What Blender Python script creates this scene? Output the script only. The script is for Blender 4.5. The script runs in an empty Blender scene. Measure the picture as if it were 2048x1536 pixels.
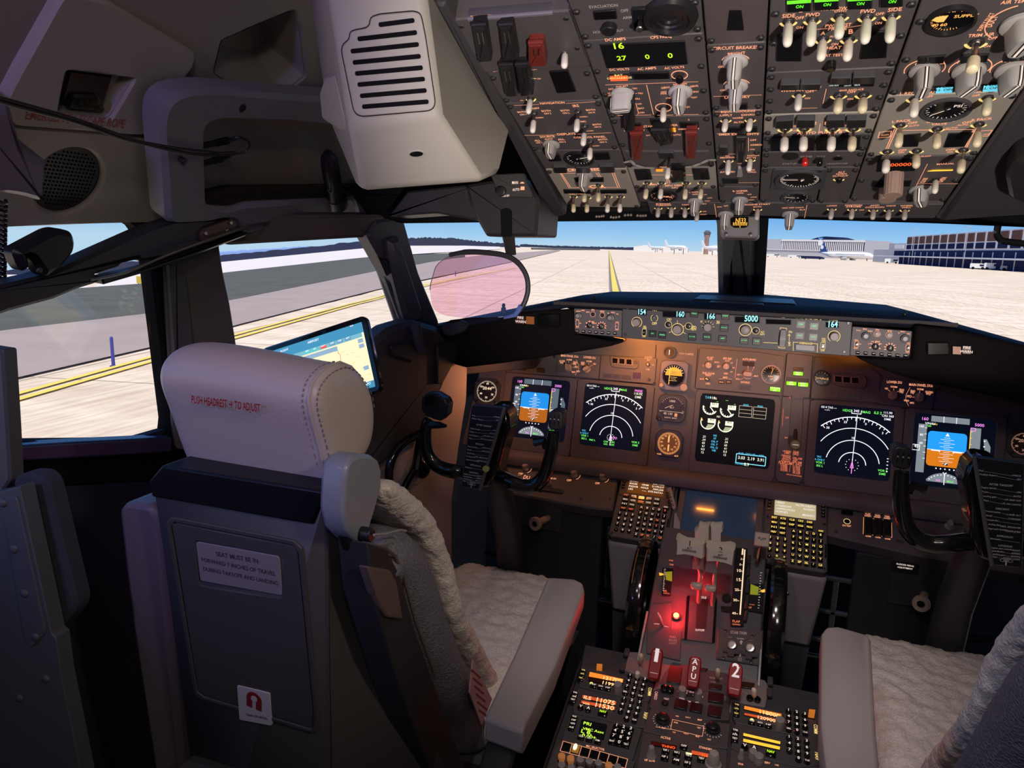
import bpy,math,random
from mathutils import Vector as V,Matrix,noise
from math import sin,cos,pi,radians as R_
random.seed(7)
S=bpy.context.scene
COL=S.collection
# ---------------------------------------------------------------- camera
FPX,YAW,PIT,ROL=1439.8,.330,.190,.029
CAM=V((.056,-1.852,1.444))
_f=V((-sin(YAW)*cos(PIT),cos(YAW)*cos(PIT),-sin(PIT)))
_r0=V((cos(YAW),sin(YAW),0));_u0=_r0.cross(_f)
_r=_r0*cos(ROL)+_u0*sin(ROL);_u=_u0*cos(ROL)-_r0*sin(ROL)
cd=bpy.data.cameras.new('camera');cam=bpy.data.objects.new('camera',cd);COL.objects.link(cam)
cd.sensor_fit='HORIZONTAL';cd.sensor_width=36;cd.lens=FPX/2048*36;cd.clip_start=.02;cd.clip_end=20000
M=Matrix((_r,_u,-_f)).transposed().to_4x4();M.translation=CAM
cam.matrix_world=M;S.camera=cam
# ---------------------------------------------------------------- view, world, sun, cabin lamps, added fill spots
S.view_settings.view_transform='Standard';S.view_settings.look='None'
S.view_settings.gamma=1;S.view_settings.exposure=0.0;S.view_settings.use_curve_mapping=False
W=bpy.data.worlds.new('sky');S.world=W;W.use_nodes=True
nt=W.node_tree;nt.nodes.clear()
o=nt.nodes.new('ShaderNodeOutputWorld');bg=nt.nodes.new('ShaderNodeBackground')
tc=nt.nodes.new('ShaderNodeTexCoord');sx=nt.nodes.new('ShaderNodeSeparateXYZ');cr=nt.nodes.new('ShaderNodeValToRGB')
nt.links.new(tc.outputs['Generated'],sx.inputs[0]);nt.links.new(sx.outputs['Z'],cr.inputs[0])
nt.links.new(cr.outputs[0],bg.inputs[0]);nt.links.new(bg.outputs[0],o.inputs[0])
e=cr.color_ramp.elements
e[0].position=0.0;e[0].color=(.50,.72,.90,1)
e[1].position=.5;e[1].color=(.06,.22,.65,1)
for p_,c_ in ((.015,(.36,.64,.92,1)),(.045,(.17,.46,.90,1)),(.12,(.10,.35,.82,1))):
    k=e.new(p_);k.color=c_
bg.inputs[1].default_value=1.0
def lamp(name,kind,loc,energy,color,size=.1,aim=None,spot=None,sy=None,angle=None,blend=.5):
    ld=bpy.data.lights.new(name,kind);ld.energy=energy;ld.color=color
    if kind=='AREA':
        ld.size=size
        if sy: ld.shape='RECTANGLE';ld.size_y=sy
    elif kind=='SUN': ld.angle=R_(angle or .5)
    else: ld.shadow_soft_size=size
    if kind=='SPOT': ld.spot_size=R_(spot);ld.spot_blend=blend
    ob=bpy.data.objects.new(name,ld);COL.objects.link(ob);ob.location=loc
    if aim is not None: ob.rotation_euler=(V(aim)-V(loc)).to_track_quat('-Z','Y').to_euler()
    return ob
lamp('sun','SUN',(0,-20,30),4.9,(1,.90,.76),aim=(-4,-4,0),angle=.6)
lamp('cabin_violet_lamp','SPOT',(-.62,-2.25,1.72),12,(.40,.28,1),.05,(-.62,-1.0,1.50),62)
lamp('chart_lamp','SPOT',(.50,-2.45,1.10),140,(1,.88,.80),.035,(.13,-.80,1.62),43,blend=.5)
lamp('cabin_dome_lamp','AREA',(.25,-2.2,1.98),2.4,(1,.80,.72),.20,(-.15,-.6,.9))
lamp('pedestal_flood','SPOT',(.05,-1.35,1.92),17,(1,.84,.80),.04,(0,-.62,.7),46,blend=.8)
lamp('copilot_fill','SPOT',(-.15,-1.75,1.95),9,(1,.82,.84),.04,(.42,-.80,.85),50,blend=.8)  # unseen fill spot, added to brighten the copilot seat fleece
lamp('headrest_fill','SPOT',(.62,-1.75,1.80),13,(1,.85,.68),.05,(-.42,-1.12,1.18),34,blend=.8)  # added warm spot with no fixture, aimed to lift the headrest's right side
# ---------------------------------------------------------------- materials
MATS={}
def mat(name,col,rough=.5,metal=0.,emit=None,es=1.,spec=.5,bump=None,noise_=None,clear=0,alpha=None,trans=0):
    if name in MATS: return MATS[name]
    m=bpy.data.materials.new(name);m.use_nodes=True;n=m.node_tree;b=n.nodes['Principled BSDF']
    b.inputs['Base Color'].default_value=(*col,1);b.inputs['Roughness'].default_value=rough
    b.inputs['Metallic'].default_value=metal;b.inputs['Specular IOR Level'].default_value=spec
    b.inputs['Coat Weight'].default_value=clear
    if trans: b.inputs['Transmission Weight'].default_value=trans
    if emit: b.inputs['Emission Color'].default_value=(*emit,1);b.inputs['Emission Strength'].default_value=es
    if noise_ or bump:
        t=n.nodes.new('ShaderNodeTexCoord')
    if noise_:
        nz=n.nodes.new('ShaderNodeTexNoise');nz.inputs['Scale'].default_value=noise_[0];nz.inputs['Detail'].default_value=4
        n.links.new(t.outputs['Object'],nz.inputs['Vector'])
        mx=n.nodes.new('ShaderNodeMix');mx.data_type='RGBA';a=noise_[1]
        mx.inputs[6].default_value=(*[c*(1-a) for c in col],1);mx.inputs[7].default_value=(*[min(1,c*(1+a)) for c in col],1)
        n.links.new(nz.outputs['Fac'],mx.inputs[0]);n.links.new(mx.outputs[2],b.inputs['Base Color'])
    if bump:
        nz=n.nodes.new('ShaderNodeTexNoise');nz.inputs['Scale'].default_value=bump[0];nz.inputs['Detail'].default_value=3
        n.links.new(t.outputs['Object'],nz.inputs['Vector'])
        bp=n.nodes.new('ShaderNodeBump');bp.inputs['Strength'].default_value=bump[1];bp.inputs['Distance'].default_value=bump[2]
        n.links.new(nz.outputs['Fac'],bp.inputs['Height']);n.links.new(bp.outputs[0],b.inputs['Normal'])
    MATS[name]=m;return m
def em(name,col,s=1.):
    if name in MATS: return MATS[name]
    return mat(name,tuple(c*.3 for c in col),.6,0,col,s,.2)
cream=mat('cream_plastic',(.40,.38,.335),.55,bump=(900,.25,.0006),noise_=(12,.05))
creamdk=mat('warm_grey_liner',(.30,.285,.245),.6,bump=(900,.3,.0006),noise_=(6,.06))
greyfr=mat('cool_grey_plastic',(.22,.22,.25),.5,bump=(700,.2,.0005))
dkgrey=mat('dark_grey_paint',(.052,.052,.058),.55,bump=(1200,.2,.0003),noise_=(20,.1))
panel=mat('panel_grey',(.078,.070,.074),.5,bump=(1500,.2,.0003),noise_=(30,.08))
mpanel=mat('main_panel_grey',(.11,.095,.10),.55,bump=(1500,.2,.0003),noise_=(25,.08))
lgrey=mat('light_grey_panel',(.30,.275,.24),.5,bump=(1200,.2,.0003))
black=mat('black_plastic',(.012,.012,.014),.35)
matte=mat('matte_black',(.006,.006,.008),.85,spec=.08)
navy=mat('navy_flock',(.010,.012,.028),.9)
gloss=mat('gloss_black',(.006,.006,.007),.12,clear=.5)
metal_=mat('brushed_metal',(.42,.40,.38),.3,1)
dmetal=mat('dark_metal',(.09,.09,.095),.4,.8)
white=mat('switch_ivory',(.80,.76,.66),.35)
ivory=mat('switch_yellowed',(.72,.63,.42),.4)
knobg=mat('knob_grey',(.30,.29,.28),.4)
knobt=mat('knob_tan',(.34,.24,.19),.45)
red=mat('guard_red',(.15,.022,.016),.3)
firered=mat('fire_red',(.30,.004,.008),.4,spec=.25)
legend=em('legend_amber',(1,.40,.22),1.0)
legendw=em('legend_white',(1,.82,.70),.8)
legendy=em('legend_yellow',(1,.72,.25),.9)
amber=em('amber_glow',(1,.34,.04),1.6)
darkglass=mat('dark_glass',(.005,.005,.007),.2,spec=.2)
white_e=em('screen_white',(.95,.95,.95),.85)
# ---------------------------------------------------------------- pixel rays and frames
def ray(px,py): return _r*((px-1024)/FPX)+_u*(-(py-768)/FPX)+_f
def hit(px,py,n,o):
    d=ray(px,py);n=V(n);return CAM+d*((V(o)-CAM).dot(n)/d.dot(n))
def aX(px,py,X): return hit(px,py,(1,0,0),(X,0,0))
def aY(px,py,Y): return hit(px,py,(0,1,0),(0,Y,0))
def aZ(px,py,Z): return hit(px,py,(0,0,1),(0,0,Z))
class Fr:
    def __init__(s,o,x,y):
        s.o=V(o);s.x=V(x).normalized();s.n=s.x.cross(V(y)).normalized();s.y=s.n.cross(s.x)
    def P(s,u,v,h=0): return s.o+s.x*u+s.y*v+s.n*h
    def uv(s,px,py,h=0):
        q=hit(px,py,s.n,s.o+s.n*h)-s.o;return (q.dot(s.x),q.dot(s.y))
    def px(s,px,py,h=0): return hit(px,py,s.n,s.o+s.n*h)
    def at(s,u,v,h=0,ang=0):
        return Fr(s.P(u,v,h),s.x*cos(ang)+s.y*sin(ang),s.y*cos(ang)-s.x*sin(ang))
def axis(P,d,up=None):
    d=V(d).normalized();up=V(up) if up else (V((0,0,1)) if abs(d.z) < .9 else V((0,1,0)))
    x=up.cross(d).normalized();return Fr(P,x,d.cross(x))
def ff(px0,py0,px1,py1,pxu,pyu,n,o):
    a,b,c=(hit(*q,n,o) for q in ((px0,py0),(px1,py1),(pxu,pyu)))
    return Fr(a,b-a,c-a)
WF=Fr((0,0,0),(1,0,0),(0,1,0))
def offs(poly,d):
    n=len(poly);out=[]
    A=sum(poly[i][0]*poly[(i+1) % n][1]-poly[(i+1) % n][0]*poly[i][1] for i in range(n))
    sg=1 if A > 0 else -1
    for i in range(n):
        a,b,c=V(poly[i-1]).to_2d(),V(poly[i]).to_2d(),V(poly[(i+1) % n]).to_2d()
        e1=(b-a);e2=(c-b)
        e1=e1.normalized() if e1.length > 1e-9 else e2.normalized();e2=e2.normalized() if e2.length > 1e-9 else e1
        n1=V((-e1.y,e1.x))*sg;n2=V((-e2.y,e2.x))*sg
        m=(n1+n2);m=m/max(m.length_squared/2,.35)
        out.append((b.x+m.x*d,b.y+m.y*d))
    return out
def rrect(u0,u1,v0,v1,r,n=3):
    r=min(r,abs(u1-u0)*.49,abs(v1-v0)*.49);P=[]
    for cx,cy,a in ((u1-r,v1-r,0),(u0+r,v1-r,90),(u0+r,v0+r,180),(u1-r,v0+r,270)):
        for i in range(n+1):
            t=R_(a+90*i/n);P.append((cx+r*cos(t),cy+r*sin(t)))
    return P
def rpoly(poly,r,n=3):
    P=[]
    for i in range(len(poly)):
        a,b,c=V(poly[i-1]),V(poly[i]),V(poly[(i+1) % len(poly)])
        d1=(a-b);d2=(c-b);q=min(r,d1.length*.45,d2.length*.45);p1=b+d1.normalized()*q;p2=b+d2.normalized()*q
        for k in range(n+1):
            t=k/n;P.append(tuple(p1*(1-t)**2+b*2*t*(1-t)+p2*t*t))
    return P
def circ(r,n=20,u=0,v=0,ry=None): return [(u+r*cos(2*pi*i/n),v+(ry or r)*sin(2*pi*i/n)) for i in range(n)]
GLY={}
def glyph(s):
    if s not in GLY:
        c=bpy.data.curves.new('t','FONT');c.body=s;c.resolution_u=2;c.size=1;c.offset=.014
        ob=bpy.data.objects.new('t',c);COL.objects.link(ob);dg=bpy.context.evaluated_depsgraph_get();dg.update()
        m=ob.evaluated_get(dg).to_mesh()
        vs=[(v.co.x,v.co.y) for v in m.vertices];fs=[tuple(p.vertices) for p in m.polygons]
        ob.evaluated_get(dg).to_mesh_clear();bpy.data.objects.remove(ob);bpy.data.curves.remove(c)
        xs=[a[0] for a in vs] or [0];x0,x1=min(xs),max(xs)
        GLY[s]=([(a-x0,b) for a,b in vs],fs,max(x1-x0,.01))
    return GLY[s]
class MB:
    def __init__(s): s.v=[];s.f=[];s.mi=[];s.m=[]
    def _m(s,m):
        if m not in s.m: s.m.append(m)
        return s.m.index(m)
    def add(s,vs,fs,m):
        k=len(s.v);s.v +=[V(q) for q in vs];i=s._m(m)
        for f in fs: s.f.append(tuple(k+j for j in f));s.mi.append(i)
        return s
    def prism(s,fr,poly,h0,h1,m,ch=0,top=None):
        n=len(poly)
        if sum(poly[i][0]*poly[(i+1) % n][1]-poly[(i+1) % n][0]*poly[i][1] for i in range(n)) < 0: poly=poly[::-1]
        rings=[[fr.P(*p,h0) for p in poly]]
        if ch:
            rings.append([fr.P(*p,h1-ch) for p in poly]);q=offs(poly,ch);rings.append([fr.P(*p,h1) for p in q])
        else: rings.append([fr.P(*p,h1) for p in poly])
        s.loft(rings,m,cap0=True,cap1=(top is None))
        if top: s.add(rings[-1],[tuple(range(n))],top)
        return s
    def loft(s,rings,m,cap0=True,cap1=True,close=True):
        n=len(rings[0]);vs=[p for r in rings for p in r];fs=[]
        for i in range(len(rings)-1):
            for j in range(n if close else n-1):
                a=i*n+j;b=i*n+(j+1) % n;fs.append((a,b,b+n,a+n))
        if cap0: fs.append(tuple(range(n))[::-1])
        if cap1: fs.append(tuple((len(rings)-1)*n+j for j in range(n)))
        return s.add(vs,fs,m)
    def box(s,fr,u0,u1,v0,v1,h0,h1,m,ch=0): return s.prism(fr,[(u0,v0),(u1,v0),(u1,v1),(u0,v1)],h0,h1,m,ch)
    def lathe(s,fr,prof,m,seg=16,u=0,v=0):
        return s.loft([[fr.P(u+r*cos(2*pi*i/seg),v+r*sin(2*pi*i/seg),h) for i in range(seg)] for r,h in prof],m)
    def cyl(s,fr,u,v,r,h0,h1,m,seg=14,ch=0):
        pr=[(r,h0),(r,h1-ch),(r-ch,h1)] if ch else [(r,h0),(r,h1)]
        return s.lathe(fr,pr,m,seg,u,v)
    def ring(s,fr,r0,r1,h0,h1,m,seg=24,a0=0,a1=360,u=0,v=0):
        full=abs(a1-a0) >=359.9;n=seg if full else seg+1;vs=[];fs=[]
        for i in range(n):
            t=R_(a0+(a1-a0)*i/seg)
            for r,h in ((r0,h0),(r1,h0),(r1,h1),(r0,h1)): vs.append(fr.P(u+r*cos(t),v+r*sin(t),h))
        for i in range(seg):
            for j in range(4):
                a=(i*4+j);b=i*4+(j+1) % 4;c=((i+1) % n)*4;fs.append((a,b,c+(j+1) % 4,c+j))
        return s.add(vs,fs,m)
    def tube(s,pts,r,m,seg=8,caps=True,flat=None):
        pts=[V(p) for p in pts];n=len(pts);rr=r if isinstance(r,(list,tuple)) else [r]*n;rings=[]
        t0=(pts[1]-pts[0]).normalized();up=V((0,0,1)) if abs(t0.z) < .9 else V((0,1,0));x=t0.cross(up).normalized()
        for i,p in enumerate(pts):
            t=(pts[min(i+1,n-1)]-pts[max(i-1,0)]).normalized();x=(x-t*x.dot(t)).normalized();y=t.cross(x)
            a,b=(rr[i],rr[i]) if not flat else (rr[i]*flat[0],rr[i]*flat[1])
            rings.append([p+x*a*cos(2*pi*k/seg)+y*b*sin(2*pi*k/seg) for k in range(seg)])
        return s.loft(rings,m,caps,caps)
    def ball(s,c,r,m,seg=12,rings=8,sc=(1,1,1),half=False,fr=None):
        fr=fr or WF;c=V(c);R=[]
        for i in range(rings+1):
            a=-pi/2+pi*i/rings if not half else pi/2*i/rings
            q=max(cos(a),1e-3);R.append([c+fr.x*q*r*sc[0]*cos(2*pi*k/seg)+fr.y*q*r*sc[1]*sin(2*pi*k/seg)+fr.n*r*sc[2]*sin(a) for k in range(seg)])
        return s.loft(R,m)
    def text(s,fr,t,u,v,size,m,h=.0004,align='c',w=None,sl=0):
        for i,line in enumerate(t.split('\n')):
            if not line.strip(): continue
            vs,fs,wd=glyph(line);k=size/.7;kx=k if not w else w/wd
            x0=u-(wd*kx/2 if align=='c' else (wd*kx if align=='r' else 0));y0=v-size*.5-i*size*1.55
            s.add([fr.P(x0+a*kx,y0+b*k,h) for a,b in vs],fs,m)
        return s
    def tpx(s,fr,t,x0,y0,x1,y1,m,hs=.95,h=.0004):
        a,b=fr.px(x0,y0,h),fr.px(x1,y1,h);d=b-a;L=d.length;vs,fs,wd=glyph(t);k=L/wd
        X=d.normalized();Y=fr.n.cross(X);ky=min(k*1.15,max(k*.8,k)) if hs is None else k*hs/.72
        s.add([a+X*(p*k)+Y*(q*ky) for p,q in vs],fs,m);return s
    def line(s,fr,pts,w,m,h=.0004,closed=False):
        P=list(pts)+([pts[0]] if closed else [])
        for a,b in zip(P,P[1:]):
            a=V(a);b=V(b);d=(b-a)
            if d.length < 1e-7: continue
            n=V((-d.y,d.x)).normalized()*w/2;e_=d.normalized()*w*.3
            s.add([fr.P(*(a-n-e_),h),fr.P(*(b-n+e_),h),fr.P(*(b+n+e_),h),fr.P(*(a+n-e_),h)],[(0,1,2,3)],m)
        return s
    def lpx(s,fr,pts,w,m,h=.0004,closed=False): return s.line(fr,[fr.uv(*p,h) for p in pts],w,m,h,closed)
    def grid(s,P,m,flip=False):
        nu=len(P[0]);nv=len(P);vs=[q for r in P for q in r];fs=[]
        for i in range(nv-1):
            for j in range(nu-1):
                a=i*nu+j;q=(a,a+1,a+nu+1,a+nu);fs.append(q[::-1] if flip else q)
        return s.add(vs,fs,m)
    def build(s,name,parent=None,label=None,cat=None,group=None,kind=None,origin=None,sharp=35,smooth=True,fix=True,sub=0,bevel=0,solid=0):
        if not s.v: return None
        if origin is None:
            xs=[q.x for q in s.v];ys=[q.y for q in s.v];zs=[q.z for q in s.v]
            origin=V(((min(xs)+max(xs))/2,(min(ys)+max(ys))/2,min(zs)))
        else: origin=V(origin)
        me=bpy.data.meshes.new(name);me.from_pydata([q-origin for q in s.v],[],s.f);me.validate()
        for m in s.m: me.materials.append(m)
        if len(s.m) > 1 and len(me.polygons)==len(s.mi): me.polygons.foreach_set('material_index',s.mi)
        if fix and len(s.f) < 60000:
            import bmesh
            b=bmesh.new();b.from_mesh(me);bmesh.ops.recalc_face_normals(b,faces=b.faces);b.to_mesh(me);b.free()
        if smooth:
            me.polygons.foreach_set('use_smooth',[True]*len(me.polygons));me.set_sharp_from_angle(angle=R_(sharp))
        me.update();ob=bpy.data.objects.new(name,me);COL.objects.link(ob)
        if parent is not None:
            po=parent.get('_wo');ob.parent=parent;ob.location=origin-V(po if po else (0,0,0))
        else: ob.location=origin
        ob['_wo']=tuple(origin)
        if solid: md=ob.modifiers.new('s','SOLIDIFY');md.thickness=solid;md.offset=0
        if bevel: md=ob.modifiers.new('b','BEVEL');md.width=bevel;md.segments=2;md.limit_method='ANGLE'
        if sub: md=ob.modifiers.new('u','SUBSURF');md.levels=sub;md.render_levels=sub
        tag(ob,label,cat,group,kind);return ob
def tag(o,label=None,cat=None,group=None,kind=None):
    if label: o['label']=label
    if cat: o['category']=cat
    if group: o['group']=group
    if kind: o['kind']=kind
    return o
def thing(name,label,cat,loc,group=None):
    o=bpy.data.objects.new(name,None);COL.objects.link(o);o.location=V(loc);o.empty_display_size=.02;o['_wo']=tuple(V(loc))
    return tag(o,label,cat,group)
def solve_tip(P,px,py,L):
    d=ray(px,py).normalized();w=CAM-P;b=d.dot(w);c=w.dot(w)-L*L;D=b*b-c
    return CAM+d*(-b-math.sqrt(D)) if D > 0 else CAM+d*(-b)
# ================================================================ outside: airfield
GZ=-2.35
def gz(x,y):
    r=math.hypot(x,y+1.85);az=math.degrees(math.atan2(-x,y+1.85))
    k=.037*max(0,min((az-27)/17,1.3));return GZ-k*max(0,r-45)
def gh(px,py,lift=0):
    d=ray(px,py);lo,hi=2.,9000.
    for _ in range(60):
        t=math.sqrt(lo*hi);q=CAM+d*t
        if q.z > gz(q.x,q.y)+lift: lo=t
        else: hi=t
    return CAM+d*lo
def drape(pts,w=None,lift=.03,step=6):
    out=[]
    for a,b in zip(pts,pts[1:]):
        for i in range(step): out.append(V(a).lerp(V(b),i/step))
    out.append(V(pts[-1]));return [V((q.x,q.y,gz(q.x,q.y)+lift+.0006*math.hypot(q.x,q.y))) for q in out]
def strip(px,w,m,name,label,cat,off=0,lift=.03,group=None):
    P=drape([gh(*p) for p in px],lift=lift,step=14);b=MB();L=[];Rr=[]
    for i,p in enumerate(P):
        t=(P[min(i+1,len(P)-1)]-P[max(i-1,0)]);n=V((-t.y,t.x,0)).normalized()
        L.append(p+n*(off+w/2));Rr.append(p+n*(off-w/2))
    b.grid([L,Rr],m);return b.build(name,label=label,cat=cat,group=group,smooth=False)
def gpoly(top,bot,m,name,label,cat,lift,n=24,kind=None):
    def samp(pl,t):
        x=pl[0][0]+(pl[-1][0]-pl[0][0])*t
        for a,b in zip(pl,pl[1:]):
            if x <=b[0]: return (x,a[1]+(b[1]-a[1])*(x-a[0])/(b[0]-a[0]))
        return pl[-1]
    G=[]
    for j in range(9):
        row=[]
        for i in range(n+1):
            a=samp(top,i/n);c=samp(bot,i/n);k=(j/8)
            q=gh(a[0]*(1-k)+c[0]*k,a[1]*(1-k)+c[1]*k);row.append(V((q.x,q.y,gz(q.x,q.y)+lift+.0004*math.hypot(q.x,q.y))))
        G.append(row)
    b=MB();b.grid(G,m);return b.build(name,label=label,cat=cat,smooth=False,kind=kind)
a_,b_=gh(1235,600),gh(1219,510);TD=(b_-a_).normalized();TA=math.atan2(TD.y,TD.x)
def concrete():
    m=bpy.data.materials.new('apron_concrete');m.use_nodes=True;n=m.node_tree;b=n.nodes['Principled BSDF'];b.inputs['Roughness'].default_value=.9
    g=n.nodes.new('ShaderNodeNewGeometry');mp=n.nodes.new('ShaderNodeMapping');mp.inputs['Rotation'].default_value=(0,0,-TA)
    n.links.new(g.outputs['Position'],mp.inputs[0]);br=n.nodes.new('ShaderNodeTexBrick');n.links.new(mp.outputs[0],br.inputs[0])
    br.inputs['Scale'].default_value=.1;br.inputs['Mortar Size'].default_value=.007;br.offset=0;br.inputs['Brick Width'].default_value=.76;br.inputs['Row Height'].default_value=.76
    br.inputs['Color1'].default_value=(.80,.66,.50,1);br.inputs['Color2'].default_value=(.90,.75,.58,1);br.inputs['Mortar'].default_value=(.50,.40,.30,1)
    nz=n.nodes.new('ShaderNodeTexNoise');nz.inputs['Scale'].default_value=.9;nz.inputs['Detail'].default_value=9;mp2=n.nodes.new('ShaderNodeMapping')
    mp2.inputs['Rotation'].default_value=(0,0,-TA);mp2.inputs['Scale'].default_value=(.12,1,1);n.links.new(g.outputs['Position'],mp2.inputs[0]);n.links.new(mp2.outputs[0],nz.inputs[0])
    mx=n.nodes.new('ShaderNodeMix');mx.data_type='RGBA';mx.blend_type='MULTIPLY';mx.inputs[0].default_value=1
    cr=n.nodes.new('ShaderNodeValToRGB');cr.color_ramp.elements[0].position=.35;cr.color_ramp.elements[0].color=(.86,.84,.81,1);cr.color_ramp.elements[1].position=.62
    n.links.new(nz.outputs['Fac'],cr.inputs[0]);nz2=n.nodes.new('ShaderNodeTexNoise');nz2.inputs['Scale'].default_value=5;nz2.inputs['Detail'].default_value=6;mp3=n.nodes.new('ShaderNodeMapping');mp3.inputs['Rotation'].default_value=(0,0,-TA);mp3.inputs['Scale'].default_value=(1,.12,1);n.links.new(g.outputs['Position'],mp3.inputs[0]);n.links.new(mp3.outputs[0],nz2.inputs[0]);c2=n.nodes.new('ShaderNodeValToRGB');c2.color_ramp.elements[0].position=.3;c2.color_ramp.elements[0].color=(.72,.68,.62,1);c2.color_ramp.elements[1].position=.6;m2=n.nodes.new('ShaderNodeMix');m2.data_type='RGBA';m2.blend_type='MULTIPLY';m2.inputs[0].default_value=.8;n.links.new(nz2.outputs['Fac'],c2.inputs[0]);n.links.new(br.outputs['Color'],m2.inputs[6]);n.links.new(c2.outputs[0],m2.inputs[7]);n.links.new(m2.outputs[2],mx.inputs[6]);n.links.new(cr.outputs[0],mx.inputs[7]);n.links.new(mx.outputs[2],b.inputs['Base Color'])
    return m
conc=concrete()
rr=[0,6,12,20,30,45,60,80,110,150,220,320,480,700,1100,1800,3000,5200]
G=[[V((-sin(R_(a))*r,-1.85+cos(R_(a))*r,gz(-sin(R_(a))*r,-1.85+cos(R_(a))*r))) for a in range(-180,181,4)] for r in rr]
b=MB();b.grid(G,conc);b.build('apron_ground',kind='structure',smooth=False)
grass=mat('dry_grass',(.085,.082,.06),.95,noise_=(.35,.45));asph=mat('worn_asphalt',(.36,.285,.25),.95,noise_=(.5,.18));asph2=mat('grey_asphalt',(.30,.27,.25),.95,noise_=(.4,.12))
paint=mat('yellow_paint',(.80,.62,.10),.8);paintd=mat('paint_border',(.22,.19,.16),.9);pale=mat('far_concrete',(.72,.66,.60),.9)
gpoly([(-150,560),(306,532),(447,520),(760,494),(1000,491)],[(-150,600),(306,567),(449,546),(743,514),(1000,499)],pale,'far_taxiway','pale far concrete taxiway strips beyond the dark grass','taxiway',.05)
gpoly([(-150,600),(306,567),(449,546),(743,514),(930,506)],[(-150,690),(0,665),(312,628),(462,603),(760,542),(930,514)],grass,'grass_field','dark grass strip running left of the taxiway outside the side windows','grass',.06,kind='stuff')
gpoly([(-150,690),(0,665),(312,628),(462,603),(760,542),(930,514),(1120,500)],[(-150,802),(0,768),(336,690),(477,652),(773,576),(1000,530),(1120,502)],asph,'asphalt_shoulder','pinkish brown asphalt shoulder between grass and yellow edge lines','pavement',.06)
gpoly([(1062,496),(1120,496.5),(1200,499)],[(1062,499),(1120,500),(1200,500.5)],grass,'grass_patch','thin dark grass patch far ahead left of the centerline','grass',.06,kind='stuff')
E1=[(-150,842),(0,806),(336,711),(477,673),(773,592),(860,569),(1030,536)]
strip(E1,.2,paint,'edge_line','yellow taxiway edge line nearer to the grass','marking',.22)
strip(E1,.2,paint,'edge_line','yellow taxiway edge line nearer to the cockpit','marking',-.22)
CLN=[(1240,625),(1234,600),(1227,560),(1221,520),(1218,502)]
bd=strip(CLN,1.0,paintd,'centerline_border','dark border under the yellow taxiway centerline ahead','marking',lift=.03)
strip(CLN,.55,paint,'taxi_centerline','yellow taxiway centerline leading to the horizon ahead','marking',lift=.06)
def gp(px,dist,z=None):
    d=ray(px,500);d.z=0;q=CAM+d.normalized()*dist;q.z=gz(q.x,q.y) if z is None else z;return q
def gzp(px,py,dist):
    d=ray(px,py);k=dist/math.hypot(d.x,d.y);return CAM.z+d.z*k
mark=mat('marker_blue',(.05,.05,.30),.5);ms=mat('sign_yellow',(.7,.5,.05),.5);mw=mat('terminal_white',(.72,.71,.70),.7);md_=mat('terminal_navy',(.018,.024,.070),.9,spec=0)
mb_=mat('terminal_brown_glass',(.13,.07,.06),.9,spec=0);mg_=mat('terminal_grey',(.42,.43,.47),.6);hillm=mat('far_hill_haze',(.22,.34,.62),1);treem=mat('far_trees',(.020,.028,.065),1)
for i,(x,y,h,lb) in enumerate(((227,733,.85,'dark taxiway edge marker post beside the yellow lines in the rear side window'),(911,552,.55,'blue taxiway edge marker post seen through the pink glass'),(1029,519,.9,'far blue marker post near the right rim of the pink glass'))):
    q=gh(x,y);b=MB();f_=Fr(q,(1,0,0),(0,1,0));b.lathe(f_,[(.10,0),(.10,.03),(.05,.04),(.045,h),(.02,h+.03)],mark,10);b.build('marker_post',label=lb,cat='marker')
q=gh(281,570);f_=axis(q,(0,0,1));b=MB();b.box(f_,-.5,.5,-.1,.1,.2,1.1,ms,.03);b.cyl(f_,-.3,0,.05,0,.25,dmetal,6);b.cyl(f_,.3,0,.05,0,.25,dmetal,6);b.build('taxiway_sign',label='small yellow taxiway sign at the far edge of the grass',cat='sign')
def ridge(name,label,pts,dist,m,jag,seed,kind='stuff',deep=6):
    random.seed(seed);b=MB();fr_,bk=[],[];N=90
    for i in range(N+1):
        t=i/N;x=pts[0][0]+(pts[-1][0]-pts[0][0])*t
        for p,q in zip(pts,pts[1:]):
            if x <=q[0]+1e-6: y=p[1]+(q[1]-p[1])*(x-p[0])/(q[0]-p[0]);break
        z=gzp(x,y+random.uniform(-jag,jag),dist);g=gp(x,dist);g2=gp(x,dist+deep);fr_.append((V((g.x,g.y,g.z-8)),V((g.x,g.y,z))));bk.append((V((g2.x,g2.y,z)),V((g2.x,g2.y,g.z-8))))
    b.loft([[a[0],a[1],c[0],c[1]] for a,c in zip(fr_,bk)],m);return b.build(name,label=label,cat='trees' if m is treem else 'hill',kind=kind,smooth=False)
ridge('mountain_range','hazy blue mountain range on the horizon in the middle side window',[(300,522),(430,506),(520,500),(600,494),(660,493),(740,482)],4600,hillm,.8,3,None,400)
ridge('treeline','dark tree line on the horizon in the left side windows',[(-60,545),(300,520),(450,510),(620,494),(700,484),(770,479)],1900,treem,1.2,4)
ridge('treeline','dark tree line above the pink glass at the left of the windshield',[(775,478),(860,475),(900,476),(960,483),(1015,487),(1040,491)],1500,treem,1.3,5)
ridge('treeline','thin far tree line left of the centerline on the horizon',[(1040,488),(1100,491),(1215,494),(1330,496)],2400,treem,.7,6)
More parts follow.
